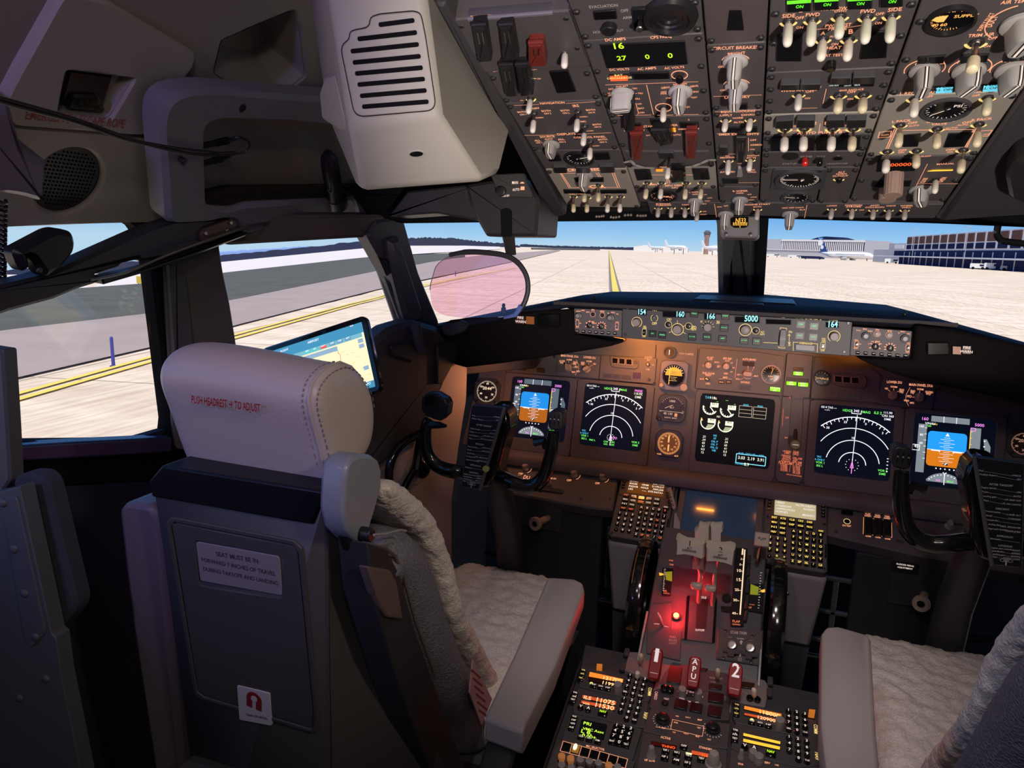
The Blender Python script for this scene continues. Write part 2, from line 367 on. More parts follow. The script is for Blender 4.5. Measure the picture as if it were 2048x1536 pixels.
# terminal buildings
def block(b,x0,d0,x1,d1,yt,m,depth=30,yb=None,m2=None):
    a=gp(x0,d0);c=gp(x1,d1);f2=Fr(a,c-a,(0,0,1));L=(c-a).length;zt=gzp(x0,yt,d0)-a.z
    b.box(f2,0,L,0,zt,-depth,0,m);return f2,L,zt
t=thing('terminal_building','navy and white terminal concourse with brown upper windows at right','building',gp(1930,345))
b=MB();fT,LT,HT=block(b,1812,440,2330,228,473,mw,40);b.build('wall',t)
z_=lambda y: gzp(1812,y,440)-gp(1812,440).z
NB=20
for i in range(NB):
    MB().box(fT,LT*(i+.12)/NB,LT*(i+.84)/NB,z_(488),z_(475),-.2,.35,mb_).build('upper_window',t)
    MB().box(fT,LT*(i+.12)/NB,LT*(i+.84)/NB,z_(498.5),z_(490),-.2,.35,md_).build('middle_window',t)
b=MB();b.box(fT,-22,LT,z_(512),z_(501.5),-.2,.5,md_);b.box(fT,-10,LT,.0,z_(514),-.2,.5,md_);b.build('lower_glazing',t)
b=MB();b.box(fT,-60,LT,z_(514.2),z_(511.8),-.3,3.0,mw);b.build('canopy',t)
for i in range(22): MB().box(fT,LT*i/22,LT*i/22+.22,0,z_(504),.5,.8,mw).build('mullion',t)
t=thing('terminal_building','striped grey terminal with a dark curved roof behind the parked airliner','building',gp(1630,900))
b=MB();f2,L2,H2=block(b,1527,900,1728,840,478,mg_,60);b.build('wall',t);b=MB();z2=lambda y: gzp(1527,y,900)-gp(1527,900).z
for i in range(44): u=L2*.2+L2*.8*i/44;MB().box(f2,u,u+L2*.8/44*.5,z2(499),z2(482),-.1,.5,mw).build('fin',t)
b=MB();b.box(f2,0,L2,z2(499),z2(498),-.1,.8,mw);b.box(f2,L2*.19,L2,z2(481.5),z2(478),-.1,.9,mw);b.build('cornice',t);b=MB();b.box(f2,L2*.2,L2,z2(498),z2(482),-.1,.1,md_);b.build('glazing',t)
b=MB();P=[(L2*.44+L2*.32*i/12,z2(478)+(z2(471.5)-z2(478))*sin(pi*i/12)) for i in range(13)];b.prism(f2,P,-40,-8,md_);b.build('roof',t)
t=thing('link_building','low grey link building between the two terminals','building',gp(1795,520))
b=MB();f3,L3,H3=block(b,1748,540,1812,505,499,mg_,25);b.build('wall',t);b=MB();z3=lambda y: gzp(1748,y,540)-gp(1748,540).z;b.box(f3,L3*.5,L3,0,z3(487),-22,.4,mg_);b.build('tower_block',t)
b=MB();b.box(f3,L3*.68,L3*.95,z3(497),z3(489),.3,.7,mw);b.build('window',t)
for x,d,yt,lb in ((1826,425,459,'light mast above the near end of the navy terminal'),(1931,350,454,'taller light mast on the navy terminal roof')):
    b=MB();q=gp(x,d-4);f_=axis(q,(0,0,1));H_=gzp(x,yt,d-4)-q.z;b.cyl(f_,0,0,.12,0,H_,mg_,6);b.box(f_,-1,1,-.1,.1,H_,H_+.25,mg_);b.build('light_mast',label=lb,cat='lamp')
# control tower
t=thing('control_tower','airport control tower standing on the horizon left of the center post','tower',gp(1412,900))
q=gp(1412,900);f_=axis(q,(0,0,1));H_=gzp(1412,461,900)-q.z;b=MB();b.lathe(f_,[(2.8,0),(2.6,H_*.70),(3.6,H_*.76),(3.6,H_*.8)],mat('tower_concrete',(.34,.20,.17),.8),8);b.build('shaft',t)
b=MB();b.lathe(f_,[(3.4,H_*.8),(4.4,H_*.93),(3.0,H_*.95),(2.6,H_)],mat('cab_grey',(.10,.11,.14),.8),8);b.build('cab',t)
# parked airliner (tail to the left)
def airliner(name,label,xn,xt,yb,dist,rad,tail,m,detail=True):
    a=gp(xt,dist);c=gp(xn,dist*.97);L=(c-a).length;d=(c-a).normalized();t=thing(name,label,'airplane',(a+c)/2)
    zc=gzp((xn+xt)/2,yb,dist);up=V((0,0,1));a=V((a.x,a.y,zc));rings=[]
    for s,r,dz in ((0,.12,.6),(.08,.35,.45),(.2,.75,.2),(.35,1,0),(.85,1,0),(.93,.85,-.08),(.98,.5,-.25),(1,.1,-.4)):
        p=a+d*L*s+up*(dz*rad);sd=d.cross(up).normalized();rings.append([p+sd*r*rad*cos(2*pi*k/12)+up*r*rad*sin(2*pi*k/12) for k in range(12)])
    b=MB();b.loft(rings,m);b.build('fuselage',t)
    sd=d.cross(up).normalized();fz=Fr(a+sd*.2,d,up);b=MB();b.prism(fz,[(L*.16,rad*.6),(L*.01,tail),(-L*.05,tail),(L*.02,rad*.7)],-.25,.25,mb if detail else m);b.build('tail_fin',t)
    b=MB()
    for q in (-1,1): b.add([a+d*L*.62-up*rad*.4+sd*q*rad*.8,a+d*L*.42-up*rad*.3+sd*q*L*.42,a+d*L*.37-up*rad*.3+sd*q*L*.42,a+d*L*.42-up*rad*.5+sd*q*rad*.8],[(0,1,2,3)],m)
    b.build('wing',t,solid=.3)
    for q in (-1,1):
        b=MB();b.cyl(axis(a+d*L*.50-up*rad*1.1+sd*q*L*.17,d),0,0,rad*.55,0,L*.1,mg_,12);b.build('engine',t)
    for s in (.45,.88):
        b=MB();q=a+d*L*s;q.z=gz(q.x,q.y);b.cyl(axis(q,(0,0,1)),0,0,.35,0,zc-q.z-1.2,dmetal,8);b.build('landing_gear',t)
    return t,a,d,L,zc,sd
mb=mat('airliner_blue',(.012,.05,.22),.4);mwh=mat('airliner_white',(.78,.79,.80),.4)
t,a,d,L,zc,sd=airliner('airliner','white airliner with a dark blue tail parked at the striped terminal',1750,1640,510,640,2.4,13.2,mwh)
up=V((0,0,1));fz=Fr(a,d,up);side=1 if sd.dot(CAM-a) > 0 else -1;fS=Fr(a,d*1,up)
if fS.n.dot(CAM-a) < 0: fS=Fr(a,-d,up)
k_=1 if fS.x.dot(d) > 0 else -1
b=MB();b.prism(fS,[(k_*q[0],q[1]) for q in ((L*.10,.4),(L*.28,-2.2),(L*.20,-1.4),(L*.02,1.4),(L*.0,2.2))],1.4,2.45,mb);b.build('tail_stripe',t)
b=MB();b.prism(fS,circ(2.1,14,k_*L*.0,9.2,2.6),.3,.5,mwh);b.prism(fS,circ(1.3,14,k_*L*.04,5.6,1.6),.3,.5,mwh);b.prism(fS,[(-k_*L*.04,12),(k_*L*.04,12),(k_*L*.03,13),(-k_*L*.05,13)],.3,.55,mat('airliner_cyan',(.1,.35,.7),.4));b.build('tail_emblem',t)
b=MB()
for i in range(22): b.prism(fS,circ(.22,6,k_*L*(.34+.024*i),.5,.35),1.9,2.46,md_)
b.build('cabin_windows',t)
for xn,xt,yb,dist,lb in ((1372,1330,494.5,800,'far white airliner parked left of the control tower'),(1452,1404,496.5,780,'far white airliner parked by the control tower base'),(1329,1296,495.5,1100,'farthest small airliner near the yellow centerline')):
    airliner('airliner',lb,xn,xt,yb,dist,2.0,7.5,mwh,False)
def vehicle(px,py,w,h,lb,m,n=2):
    q=gh(px,py);d=q-CAM;d.z=0;d.normalize();x=V((d.y,-d.x,0));f2=Fr(q,x,(0,0,1));t=thing('service_vehicle',lb,'vehicle',q)
    b=MB();b.prism(f2,rpoly([(-w/2,.5),(w/2,.5),(w/2,h*.6),(w*.3,h),(-w/2,h)],.2,2),-1.8,0,m);b.build('body',t);b=MB();b.box(f2,w*.1,w*.42,h*.55,h*.85,-.1,.05,md_);b.build('windshield',t)
    for k in (-.3,.3):
        b=MB();b.cyl(axis(q+x*w*k+V((0,0,.5)),-d),0,0,.5,-.2,.1,matte,12);b.build('wheel',t)
for a in ((1783,527,7,2.6,'white service van near the airliner nose',mwh),(1806,527,4,2.8,'small white cart beside the service van',mwh),(1955,539,5,2.2,'first white pickup before the navy terminal',mwh),(1983,540,5,2.5,'second white truck before the navy terminal',mwh),(2020,542,6,1.7,'low dark cart train before the navy terminal',mg_),(1625,519,16,2.4,'dark baggage carts under the airliner tail',md_),(1590,516,12,2.6,'pale baggage loader left of the airliner tail',mw),(1545,514,14,3,'white jet bridge vehicle beside the center post',mw)): vehicle(*a)
for x,d,yt,w,lb in ((1290,1300,490,20,'low white hangar on the horizon right of the centerline'),(1345,1500,491,30,'pale far hangar behind the parked airliners'),(1430,950,490,16,'pale hangar at the foot of the control tower')):
    b=MB();q=gp(x,d);f_=axis(q,(0,0,1));H_=gzp(x,yt,d)-q.z;b.prism(Fr(q,ray(1500,500).cross(V((0,0,1))),(0,0,1)),[(-w,0),(w,0),(w,H_*.7),(0,H_),(-w,H_*.7)],-20,0,mw);b.build('hangar',label=lb,cat='building')
# ================================================================ cockpit shell
def starring(fr,poly,N,c=None):
    cx,cy=c or (sum(p[0] for p in poly)/len(poly),sum(p[1] for p in poly)/len(poly));out=[]
    for i in range(N):
        a=2*pi*i/N;dx,dy=cos(a),sin(a);best=None
        for j in range(len(poly)):
            x1,y1=poly[j][0]-cx,poly[j][1]-cy;x2,y2=poly[(j+1) % len(poly)][0]-cx,poly[(j+1) % len(poly)][1]-cy
            ex,ey=x2-x1,y2-y1;den=dx*ey-dy*ex
            if abs(den) < 1e-12: continue
            t=(x1*ey-y1*ex)/den;s_=(x1*dy-y1*dx)/den
            if t > 0 and -1e-6 <=s_ <=1+1e-6 and (best is None or t > best): best=t
        best=best or 0;out.append((cx+dx*best,cy+dy*best))
    return out
def holed(b,fr,outer,inner,h0,h1,m,ch=.004,N=72,c=None):
    c=c or (sum(p[0] for p in inner)/len(inner),sum(p[1] for p in inner)/len(inner))
    O=starring(fr,outer,N,c);I=starring(fr,inner,N,c)
    mix=lambda A,B,k: [(p[0]*(1-k)+q[0]*k,p[1]*(1-k)+q[1]*k) for p,q in zip(A,B)]
    def off(A,d): return [(p[0]+(p[0]-c[0])/max(math.hypot(p[0]-c[0],p[1]-c[1]),1e-6)*d,p[1]+(p[1]-c[1])/max(math.hypot(p[0]-c[0],p[1]-c[1]),1e-6)*d) for p in A]
    P=lambda A,h: [fr.P(*p,h) for p in A]
    b.loft([P(O,h0),P(O,h1-ch),P(off(O,-ch),h1),P(off(I,ch),h1),P(I,h1-ch),P(I,h0),P(O,h0)],m,False,False)
    return I
# floor, roof, back, right side
b=MB();b.box(WF,-1.3,1.3,-2.7,1.0,-.03,0,matte);b.build('floor',kind='structure')
b=MB();b.grid([[V((x,y,2.06-.16*max(0,y+.3)-(.30*max(0,abs(x)-.6)))) for x in (-1.05,-.8,-.6,0,.6,.8,1.05)] for y in (-2.7,-1.2,-.6,-.2)],creamdk);b.build('ceiling',kind='structure',solid=.02)
b=MB();b.box(WF,-1.1,1.1,-2.72,-2.68,0,2.1,creamdk);b.build('wall_back',kind='structure')
b=MB();b.box(WF,.99,1.03,-2.7,-.4,0,2.0,dkgrey);b.prism(WF,[(.99,-.42),(1.03,-.40),(.80,.02),(.76,0)],0,2.0,dkgrey);b.build('wall_right',kind='structure')
# left sidewall below the windows (three facets)
def quadwall(b,a,c,z0,z1,m,lean=0,th=.02):
    a=V((*a,z0));c=V((*c,z0));f=Fr(a,c-a,(0,0,1));b.box(f,0,(c-a).length,0,z1-z0,-th,0,m)
    return f
b=MB();quadwall(b,(-.99,-2.7),(-.985,-.75),0,1.085,navy);quadwall(b,(-.985,-.75),(-.80,-.20),0,1.12,dkgrey);quadwall(b,(-.80,-.20),(-.72,.2),0,1.12,dkgrey);b.build('wall_left',kind='structure')
# ---- liner above the left windows
LN=Fr(aX(0,445,-.95),(0,1,0),(.52,0,.85))
if LN.n.dot(CAM-LN.o) < 0: LN=Fr(LN.o,(0,-1,0),(.52,0,.85))
U=lambda pts,fr=LN,h=0: [fr.uv(*p,h) for p in pts]
rec_o=U([(-420,425),(-420,-320),(1040,-320),(1040,300),(640,390),(330,440),(0,446)])
tri=U([(430,148),(447,80),(460,76),(583,25),(590,26),(600,60),(611,152),(590,168),(568,184),(470,172)])
b=MB();T1=holed(b,LN,rec_o,rpoly(tri,.006),-.02,0,creamdk,.006,120)
c_=(sum(p[0] for p in T1)/120,sum(p[1] for p in T1)/120)
b.loft([[LN.P(*p,-.003) for p in T1],[LN.P(c_[0]+(p[0]-c_[0])*.62,c_[1]+(p[1]-c_[1])*.62+.012,-.075) for p in T1]],creamdk,False,True);b.prism(LN,rec_o,-.13,-.11,creamdk)  # last prism: unseen backing plate added to stop sky light leaking in
b.build('ceiling_liner',kind='structure',sharp=30)
t=thing('rope_hatch','grey escape rope hatch cover with a black latch, high above the side window','hatch',LN.px(180,150))
hp=U([(112,-30),(200,-10),(379,97),(377,118),(312,205),(290,253),(273,262),(0,240),(-8,187),(22,128)])
lat_o=U([(119,130),(254,147),(204,228),(103,215)]);b=MB();hp=rpoly(hp,.012)
LI=holed(b,LN,hp,rpoly(lat_o,.006),0,.016,cream,.005,110);b.loft([[LN.P(*p,.012) for p in LI],[LN.P(*p,-.012) for p in starring(LN,rpoly(U([(126,135),(228,148),(198,219),(113,209)]),.004),110,(sum(q[0] for q in lat_o)/4,sum(q[1] for q in lat_o)/4))]],creamdk,False,True);b.build('cover',t)
b=MB();b.prism(LN,rpoly(U([(135,137),(224,149),(200,217),(116,209)]),.004),-.012,.004,black,.003);b.prism(LN,rpoly(U([(136,182),(186,184),(200,205),(190,215),(122,209)]),.004),.004,.011,gloss,.003);b.build('latch',t)
b=MB();L_=LN.at(0,0,.0162);b.tpx(L_,'EMERGENCY ESCAPE ROPE',50,238,248,256,mat('faded_red_ink',(.36,.10,.09),.7),1.1);b.build('lettering',t)
# lower liner with the speaker
t=thing('speaker_panel','beige liner panel with a round perforated speaker, left edge above the window','panel',LN.px(150,350))
b=MB();sp=LN.uv(130,356);sr=(LN.px(193,352)-LN.px(130,356)).length
pp=rpoly(U([(-160,236),(0,243),(285,268),(318,300),(326,432),(322,438),(0,449),(-160,452)]),.01)
SI=holed(b,LN,pp,circ(sr*1.06,60,*sp),0,.010,cream,.004,100,sp);b.build('liner_panel',t)
b=MB();b.prism(LN,circ(sr*1.05,40,*sp),-.01,.002,black)
b.build('speaker_grille',t)
b=MB()
for i in range(-8,9):
    for j in range(-8,9):
        if math.hypot(i,j) < 8: b.prism(LN,circ(sr*.032,6,sp[0]+i*sr*.118,sp[1]+j*sr*.118),.0021,.0028,matte)
b.build('perforation',t,kind='stuff')
# storage bin frame (cool grey) and its dark recess
BF=Fr(LN.P(*LN.uv(560,320),.055),LN.x,LN.y)
t=thing('storage_bin','cool grey moulded bin frame open above the middle side window','bin',BF.px(500,320))
bo=U([(327,442),(313,250),(316,212),(332,190),(360,179),(410,174),(640,190),(820,200),(820,410),(660,428),(486,466),(474,458),(462,436),(440,432),(400,440)],BF)
bi=U([(407,408),(402,262),(406,246),(420,236),(442,232),(650,246),(790,252),(790,390),(486,402),(468,408),(452,412)],BF)
b=MB();BI=holed(b,BF,rpoly(bo,.012),rpoly(bi,.01),-.03,.012,greyfr,.008,140)
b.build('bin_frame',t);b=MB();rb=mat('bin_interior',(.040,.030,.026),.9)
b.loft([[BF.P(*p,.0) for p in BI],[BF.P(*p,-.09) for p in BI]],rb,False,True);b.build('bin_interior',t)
b=MB();q=BF.uv(474,208);b.lathe(BF,[(.0075,.0125),(.0055,.0135),(.005,.010)],black,14,*q);b.build('screw_hole',t)
for px,py in ((350,310),):
    b=MB();b.lathe(BF,[(.005,.012),(.005,.020),(.003,.022)],dmetal,10,*BF.uv(px,py));b.build('cable_clip',t)
# cables
cb=[BF.px(x,y,h) for x,y,h in ((-30,188,.06),(60,212,.05),(150,238,.035),(245,272,.03),(300,290,.03),(352,302,.025),(400,309,.02),(450,310,.02),(488,304,.03),(500,292,.035),(494,280,.03),(478,275,.03),(462,278,.02),(440,285,0))]
def smooth(P,n=4):
    P=[V(p) for p in P];out=[]
    for i in range(len(P)-1):
        a,b_,c,d=P[max(i-1,0)],P[i],P[i+1],P[min(i+2,len(P)-1)]
        for k in range(n):
            s=k/n;out.append(.5*((2*b_)+(c-a)*s+(2*a-5*b_+4*c-d)*s*s+(3*b_-a-3*c+d)*s**3))
    return out+[P[-1]]
b=MB();b.tube(smooth(cb),.0022,black,7);cb2=[BF.px(x,y,h) for x,y,h in ((-30,194,.06),(60,220,.05),(150,244,.035),(245,276,.03),(300,287,.03),(352,296,.025),(400,302,.02),(440,306,.01),(470,304,0))]
b.tube(smooth(cb2),.0022,black,7);b.build('headset_cable',label='black twin headset cable looping into the grey bin',cat='cable')
for i,(x0,y0,x1,y1,lb) in enumerate(((402,292,478,276,'upper black headset plug in the grey bin'),(402,328,462,312,'lower black headset plug in the grey bin'))):
    b=MB();p,q=BF.px(x0,y0,-.01),BF.px(x1,y1,0);d=(q-p)/10;b.tube([p,p+d*4,p+d*4.05,p+d*7,p+d*7.05,q],[.005,.005,.0062,.0062,.004,.002],black,10);b.build('headset_plug',label=lb,cat='plug')
# flashlight standing in the bin
t=thing('flashlight','dark rubber flashlight standing in the bin beside the vent box','flashlight',BF.px(668,410,.02))
fl=axis(BF.px(675,412,.01),BF.px(655,305,.01)-BF.px(675,412,.01),(1,0,0));H_=(BF.px(655,305,.01)-BF.px(675,412,.01)).length
rub=mat('flashlight_rubber',(.018,.018,.022),.45)
b=MB();b.lathe(fl,[(.020,0),(.0215,.003),(.0215,H_*.22),(.019,H_*.26),(.017,H_*.5),(.0185,H_*.55),(.0185,H_*.72),(.016,H_*.9),(.008,H_)],rub,20);b.build('body',t)
b=MB();b.ring(fl,.021,.0235,H_*.04,H_*.2,rub,24);b.build('bezel',t);b=MB();b.tube([fl.P(.018,0,H_*.4),fl.P(.028,0,H_*.5),fl.P(.022,0,H_*.68)],.0016,metal_,6);b.build('clip',t)
# ---- big vent box
t=thing('air_vent_box','large cream moulded air vent box with a slotted grille hanging beside the overhead panel','vent',CAM+ray(840,250)*1.0)
D=lambda x,y,d: CAM+ray(x,y)*d
BL,BR=D(699,256,.90),D(879,228,.885);TL=D(636,-140,.84);n_=(BR-BL).cross(TL-BL);TR=hit(838,-160,n_,BL);LL=D(721,381,.99);n_=(BR-BL).cross(LL-BL);LR=hit(969,363,n_,BL)
RT,RM,RL=D(862,-20,1.12),D(1024,252,1.14),D(996,350,1.10);WT,WM,WL=D(600,-140,1.15),D(655,230,1.15),D(716,376,1.16);RT0=D(800,-160,1.1)
b=MB();vs=[TL,TR,BR,BL,LR,LL,RT0,RM,RL,WT,WM,WL]
b.add(vs,[(0,1,2,3),(3,2,4,5),(1,6,7,2),(2,7,8,4),(0,3,10,9),(3,5,11,10),(5,4,8,11),(0,9,6,1),(6,9,10,7),(7,10,11,8)],cream)
b.build('housing',t,bevel=.010,sharp=60)
VF=Fr(BL,BR-BL,TL-BL)
if VF.n.dot(CAM-VF.o) < 0: VF.n=-VF.n
b=MB();g_=[(340,85),(380,70),(545,55),(575,65),(584,90),(602,180),(648,490),(640,518),(618,530),(300,557),(272,548),(258,525),(200,240),(210,210),(238,192),(242,155),(262,146),(320,135),(335,120)]
G_=rpoly([VF.uv(600+x/2.4,y/2.4,.002) for x,y in g_],.004,2);b.prism(VF,G_,-.002,.0022,cream,.001);b.build('grille_plate',t);MB().line(VF,offs(G_,-.0006),.0011,matte,.0024,True).build('seam',t)
for x0,y0,x1,y1 in ((378,120,550,98),(277,188,562,156),(244,247,571,213),(254,301,580,270),(265,354,590,325),(277,407,600,379),(289,461,608,434),(299,513,618,488)):
    a,c=V(VF.uv(600+x0/2.4,y0/2.4,.002)),V(VF.uv(600+x1/2.4,y1/2.4,.002));d=(c-a).normalized();n=V((-d.y,d.x))*.0026
    b=MB();b.prism(VF,rpoly([tuple(a-n),tuple(c-n),tuple(c+n),tuple(a+n)],.0026),.0023,.0030,matte);b.build('vent_slot',t)
F2=Fr(LL,LR-LL,BL-LL)
if F2.n.dot(CAM-F2.o) < 0: F2.n=-F2.n
b=MB();hu=F2.uv(833,307);b.prism(F2,circ(.012,20,*hu,.0062),.0,.0014,cream,.0006);b.prism(F2,circ(.0088,20,hu[0],hu[1]+.0004,.0042),.0014,.0018,matte);b.build('screw_recess',t)
b=MB();P4=[D(637,186,1.0),D(650,152,.98),D(668,146,.93),D(690,250,.93),D(694,262,.95),D(643,236,1.02)];Q4=[p+_f*.06+_r*.02 for p in P4];b.loft([P4,Q4],cream);b.build('side_flange',t,bevel=.006)
# ---- window frames: post between windows 2 and 3, rails, frames
f3=Fr((-.975,-.80,1.08),(-.01,-1,0),(.10,0,1))
if f3.n.dot(CAM-f3.o) < 0: f3=Fr((-.975,-.80,1.08),(.01,1,0),(.10,0,1))
b=MB();outer=U([(-500,430),(360,430),(420,960),(-500,1010)],f3);inner=rpoly(U([(-420,470),(262,445),(277,452),(300,490),(344,860),(328,880),(-420,893)],f3),.02)
holed(b,f3,outer,inner,-.03,.0,matte,.006,100);b.build('window_3',kind='structure')
A_,B_=V((-.955,-.72,1.10)),V((-.775,-.36,1.10));f2w=Fr(A_,B_-A_,(.10,-.04,1))
if f2w.n.dot(CAM-f2w.o) < 0: f2w=Fr(B_,A_-B_,(.10,-.04,1))
b=MB();outer=U([(360,425),(800,425),(860,760),(470,900)],f2w);inner=rpoly(U([(410,489),(732,471),(744,478),(806,655),(796,672),(700,706),(458,740)],f2w),.016)
holed(b,f2w,outer,inner,-.010,.0,dkgrey,.004,100);b.build('window_2',kind='structure')
post=mat('post_grey_brown',(.085,.074,.074),.5,bump=(900,.2,.0004))
b=MB();PX=[(322,515),(300,470),(330,425),(490,425),(444,478),(438,490),(446,545),(460,610),(474,700),(490,900),(350,900),(346,860)]
fp=Fr((-.95,-.76,1.1),B_-A_,(.12,0,1))
if fp.n.dot(CAM-fp.o) < 0: fp=Fr((-.95,-.76,1.1),A_-B_,(.12,0,1))
b.prism(fp,rpoly(U(PX,fp,.012),.012),.002,.012,post,.002);b.prism(fp,rpoly(U([(330,520),(352,500),(374,560),(395,760),(352,850)],fp,.012),.006),.012,.018,dkgrey,.004);b.build('trim_1',kind='structure')
b=MB();b.prism(f2w,rpoly(U([(440,428),(760,428),(772,470),(735,472),(448,488),(430,480)],f2w),.008),.0,.02,mat('header_taupe',(.11,.095,.075),.6),.006);b.build('trim_2',kind='structure')
# sliding window rail, bracket and visor clamp
fr_=Fr((-.92,-.9,1.2),(0,1,0),(.1,0,1))
if fr_.n.dot(CAM-fr_.o) < 0: fr_=Fr((-.92,-.9,1.2),(0,-1,0),(.1,0,1))
t=thing('window_rail','dark diagonal sliding window rail crossing the rear side window','rail',fr_.px(200,540))
b=MB();b.prism(fr_,rpoly(U([(-60,575),(0,562),(60,548),(110,530),(195,492),(285,452),(330,438),(480,432),(482,452),(400,482),(310,512),(262,520),(258,512),(228,522),(222,530),(172,545),(180,561),(135,575),(90,594),(0,618),(-60,640)],fr_),.004),-.01,.02,mat('rail_dark',(.028,.028,.034),.5),.005);b.build('rail',t)
b=MB();b.prism(fr_,rpoly(U([(172,548),(255,530),(330,508),(470,460),(468,468),(340,515),(260,541),(178,564)],fr_),.002),.012,.03,black,.003);b.build('guide_strip',t)
b=MB();brm=mat('bracket_brown',(.10,.055,.04),.4,.3);b.prism(fr_,rpoly(U([(378,462),(385,452),(440,432),(452,440),(450,460),(395,482),(380,480)],fr_),.004),.02,.026,brm,.002);b.build('hinge_bracket',t)
for x,y in ((386,463),(437,442),(430,458)):
    b=MB();b.cyl(fr_,*fr_.uv(x,y),.004,.026,.029,metal_,10,.001);b.build('rivet',t)
b=MB();b.tube(smooth([fr_.px(x,y,.034) for x,y in ((180,560),(250,545),(330,512),(400,486),(470,462),(520,448),(640,433),(760,428))]),.0022,metal_,6);b.build('edge_cable',t)
t=thing('visor_clamp','black clamp with an open jaw fixed on the rear side window rail','clamp',fr_.px(95,510,.03))
b=MB();b.prism(fr_,rpoly(U([(36,498),(105,461),(122,457),(150,464),(157,486),(154,505),(128,538),(98,556),(84,545),(70,520),(62,516),(68,535),(52,546),(40,530),(32,508)],fr_,.045),.008),.022,.045,black,.008);b.build('clamp_body',t)
b=MB();b.cyl(fr_,*fr_.uv(78,540,.045),.004,.045,.048,dmetal,12,.001);b.build('screw',t)
# post between windows 1 and 2 with its grab moulding; windshield frame; center post
A1,C1=V((-.74,-.22,1.14)),V((-.03,.46,1.14));f1=Fr(A1,C1-A1,(0,-.45,1))
if f1.n.dot(CAM-f1.o) < 0: f1=Fr(C1,A1-C1,(0,-.45,1))
b=MB();outer=U([(700,380),(1500,380),(1500,700),(830,760)],f1);inner=rpoly(U([(795,436),(1447,436),(1450,640),(884,700),(868,640),(798,445)],f1),.01)
holed(b,f1,outer,inner,-.03,0,dkgrey,.006,120);b.build('window_1',kind='structure')
A1,C1=V((.03,.46,1.14)),V((.74,-.22,1.14));f1r=Fr(A1,C1-A1,(0,-.45,1))
if f1r.n.dot(CAM-f1r.o) < 0: f1r=Fr(C1,A1-C1,(0,-.45,1))
b=MB();outer=U([(1480,330),(2350,330),(2350,800),(1480,700)],f1r);inner=rpoly(U([(1524,400),(2330,400),(2330,720),(1510,650)],f1r),.01)
holed(b,f1r,outer,inner,-.03,0,matte,.006,120);b.build('window_4',kind='structure')
fq=Fr((-.76,-.33,1.15),(.3,1,0),(.1,-.1,1))
if fq.n.dot(CAM-fq.o) < 0: fq=Fr((-.76,-.33,1.15),(-.3,-1,0),(.1,-.1,1))
pg=mat('post_charcoal',(.05,.05,.06),.45,bump=(900,.2,.0004))
b=MB();b.prism(fq,rpoly(U([(728,470),(745,440),(800,432),(832,545),(872,640),(885,720),(815,720),(800,650),(812,640),(790,580)],fq),.008),-.03,.012,pg,.006)
b.build('trim_3',kind='structure')
t=thing('grab_handle','long charcoal grab moulding on the post beside the pink glass','handle',fq.px(800,600,.01));b=MB();b.prism(fq,rpoly(U([(768,478),(790,470),(806,520),(838,618),(832,640),(812,648),(800,630),(776,540)],fq,.012),.010),.010,.030,pg,.010);b.build('grip',t)
b=MB();b.prism(fq,rpoly(U([(752,512),(772,520),(780,545),(770,552)],fq,.012),.004),.012,.02,black,.003);b.build('catch',t)
fw=Fr((0,.40,1.3),(1,0,0),(0,-.35,1));b=MB();cpm=mat('center_post_dark',(.022,.024,.026),.35)
b.prism(fw,rpoly(U([(1449,300),(1530,300),(1508,600),(1452,600)],fw),.012),-.05,.03,cpm,.02);b.prism(fw,rpoly(U([(1452,300),(1462,300),(1456,600),(1450,600)],fw),.002),.0,.022,matte,.002);b.build('trim_4',kind='structure')
# window glass
glass=bpy.data.materials.new('clear_pane');glass.use_nodes=True;n=glass.node_tree;n.nodes.clear()
o=n.nodes.new('ShaderNodeOutputMaterial');mx=n.nodes.new('ShaderNodeMixShader');tr=n.nodes.new('ShaderNodeBsdfTransparent');gl=n.nodes.new('ShaderNodeBsdfGlossy');gl.inputs['Roughness'].default_value=.02
mx.inputs[0].default_value=.03;n.links.new(tr.outputs[0],mx.inputs[1]);n.links.new(gl.outputs[0],mx.inputs[2]);n.links.new(mx.outputs[0],o.inputs[0])
def pane(name,fr,pts,par=None):
    b=MB();b.prism(fr,U(pts,fr),-.018,-.014,glass);ob=b.build(name,smooth=False,kind='structure');return ob
pane('window_5',f3,[(-430,440),(305,440),(350,890),(-430,900)]);pane('window_6',f2w,[(440,465),(745,465),(812,690),(480,745)])
pane('window_7',f1,[(790,430),(1450,430),(1452,645),(884,705)]);pane('window_8',f1r,[(1518,395),(2335,395),(2335,725),(1508,655)])
HW=Fr((-.5,-.05,1.6),(1,.35,0),(0,0,1));HW.n=HW.n if HW.n.y < 0 else -HW.n
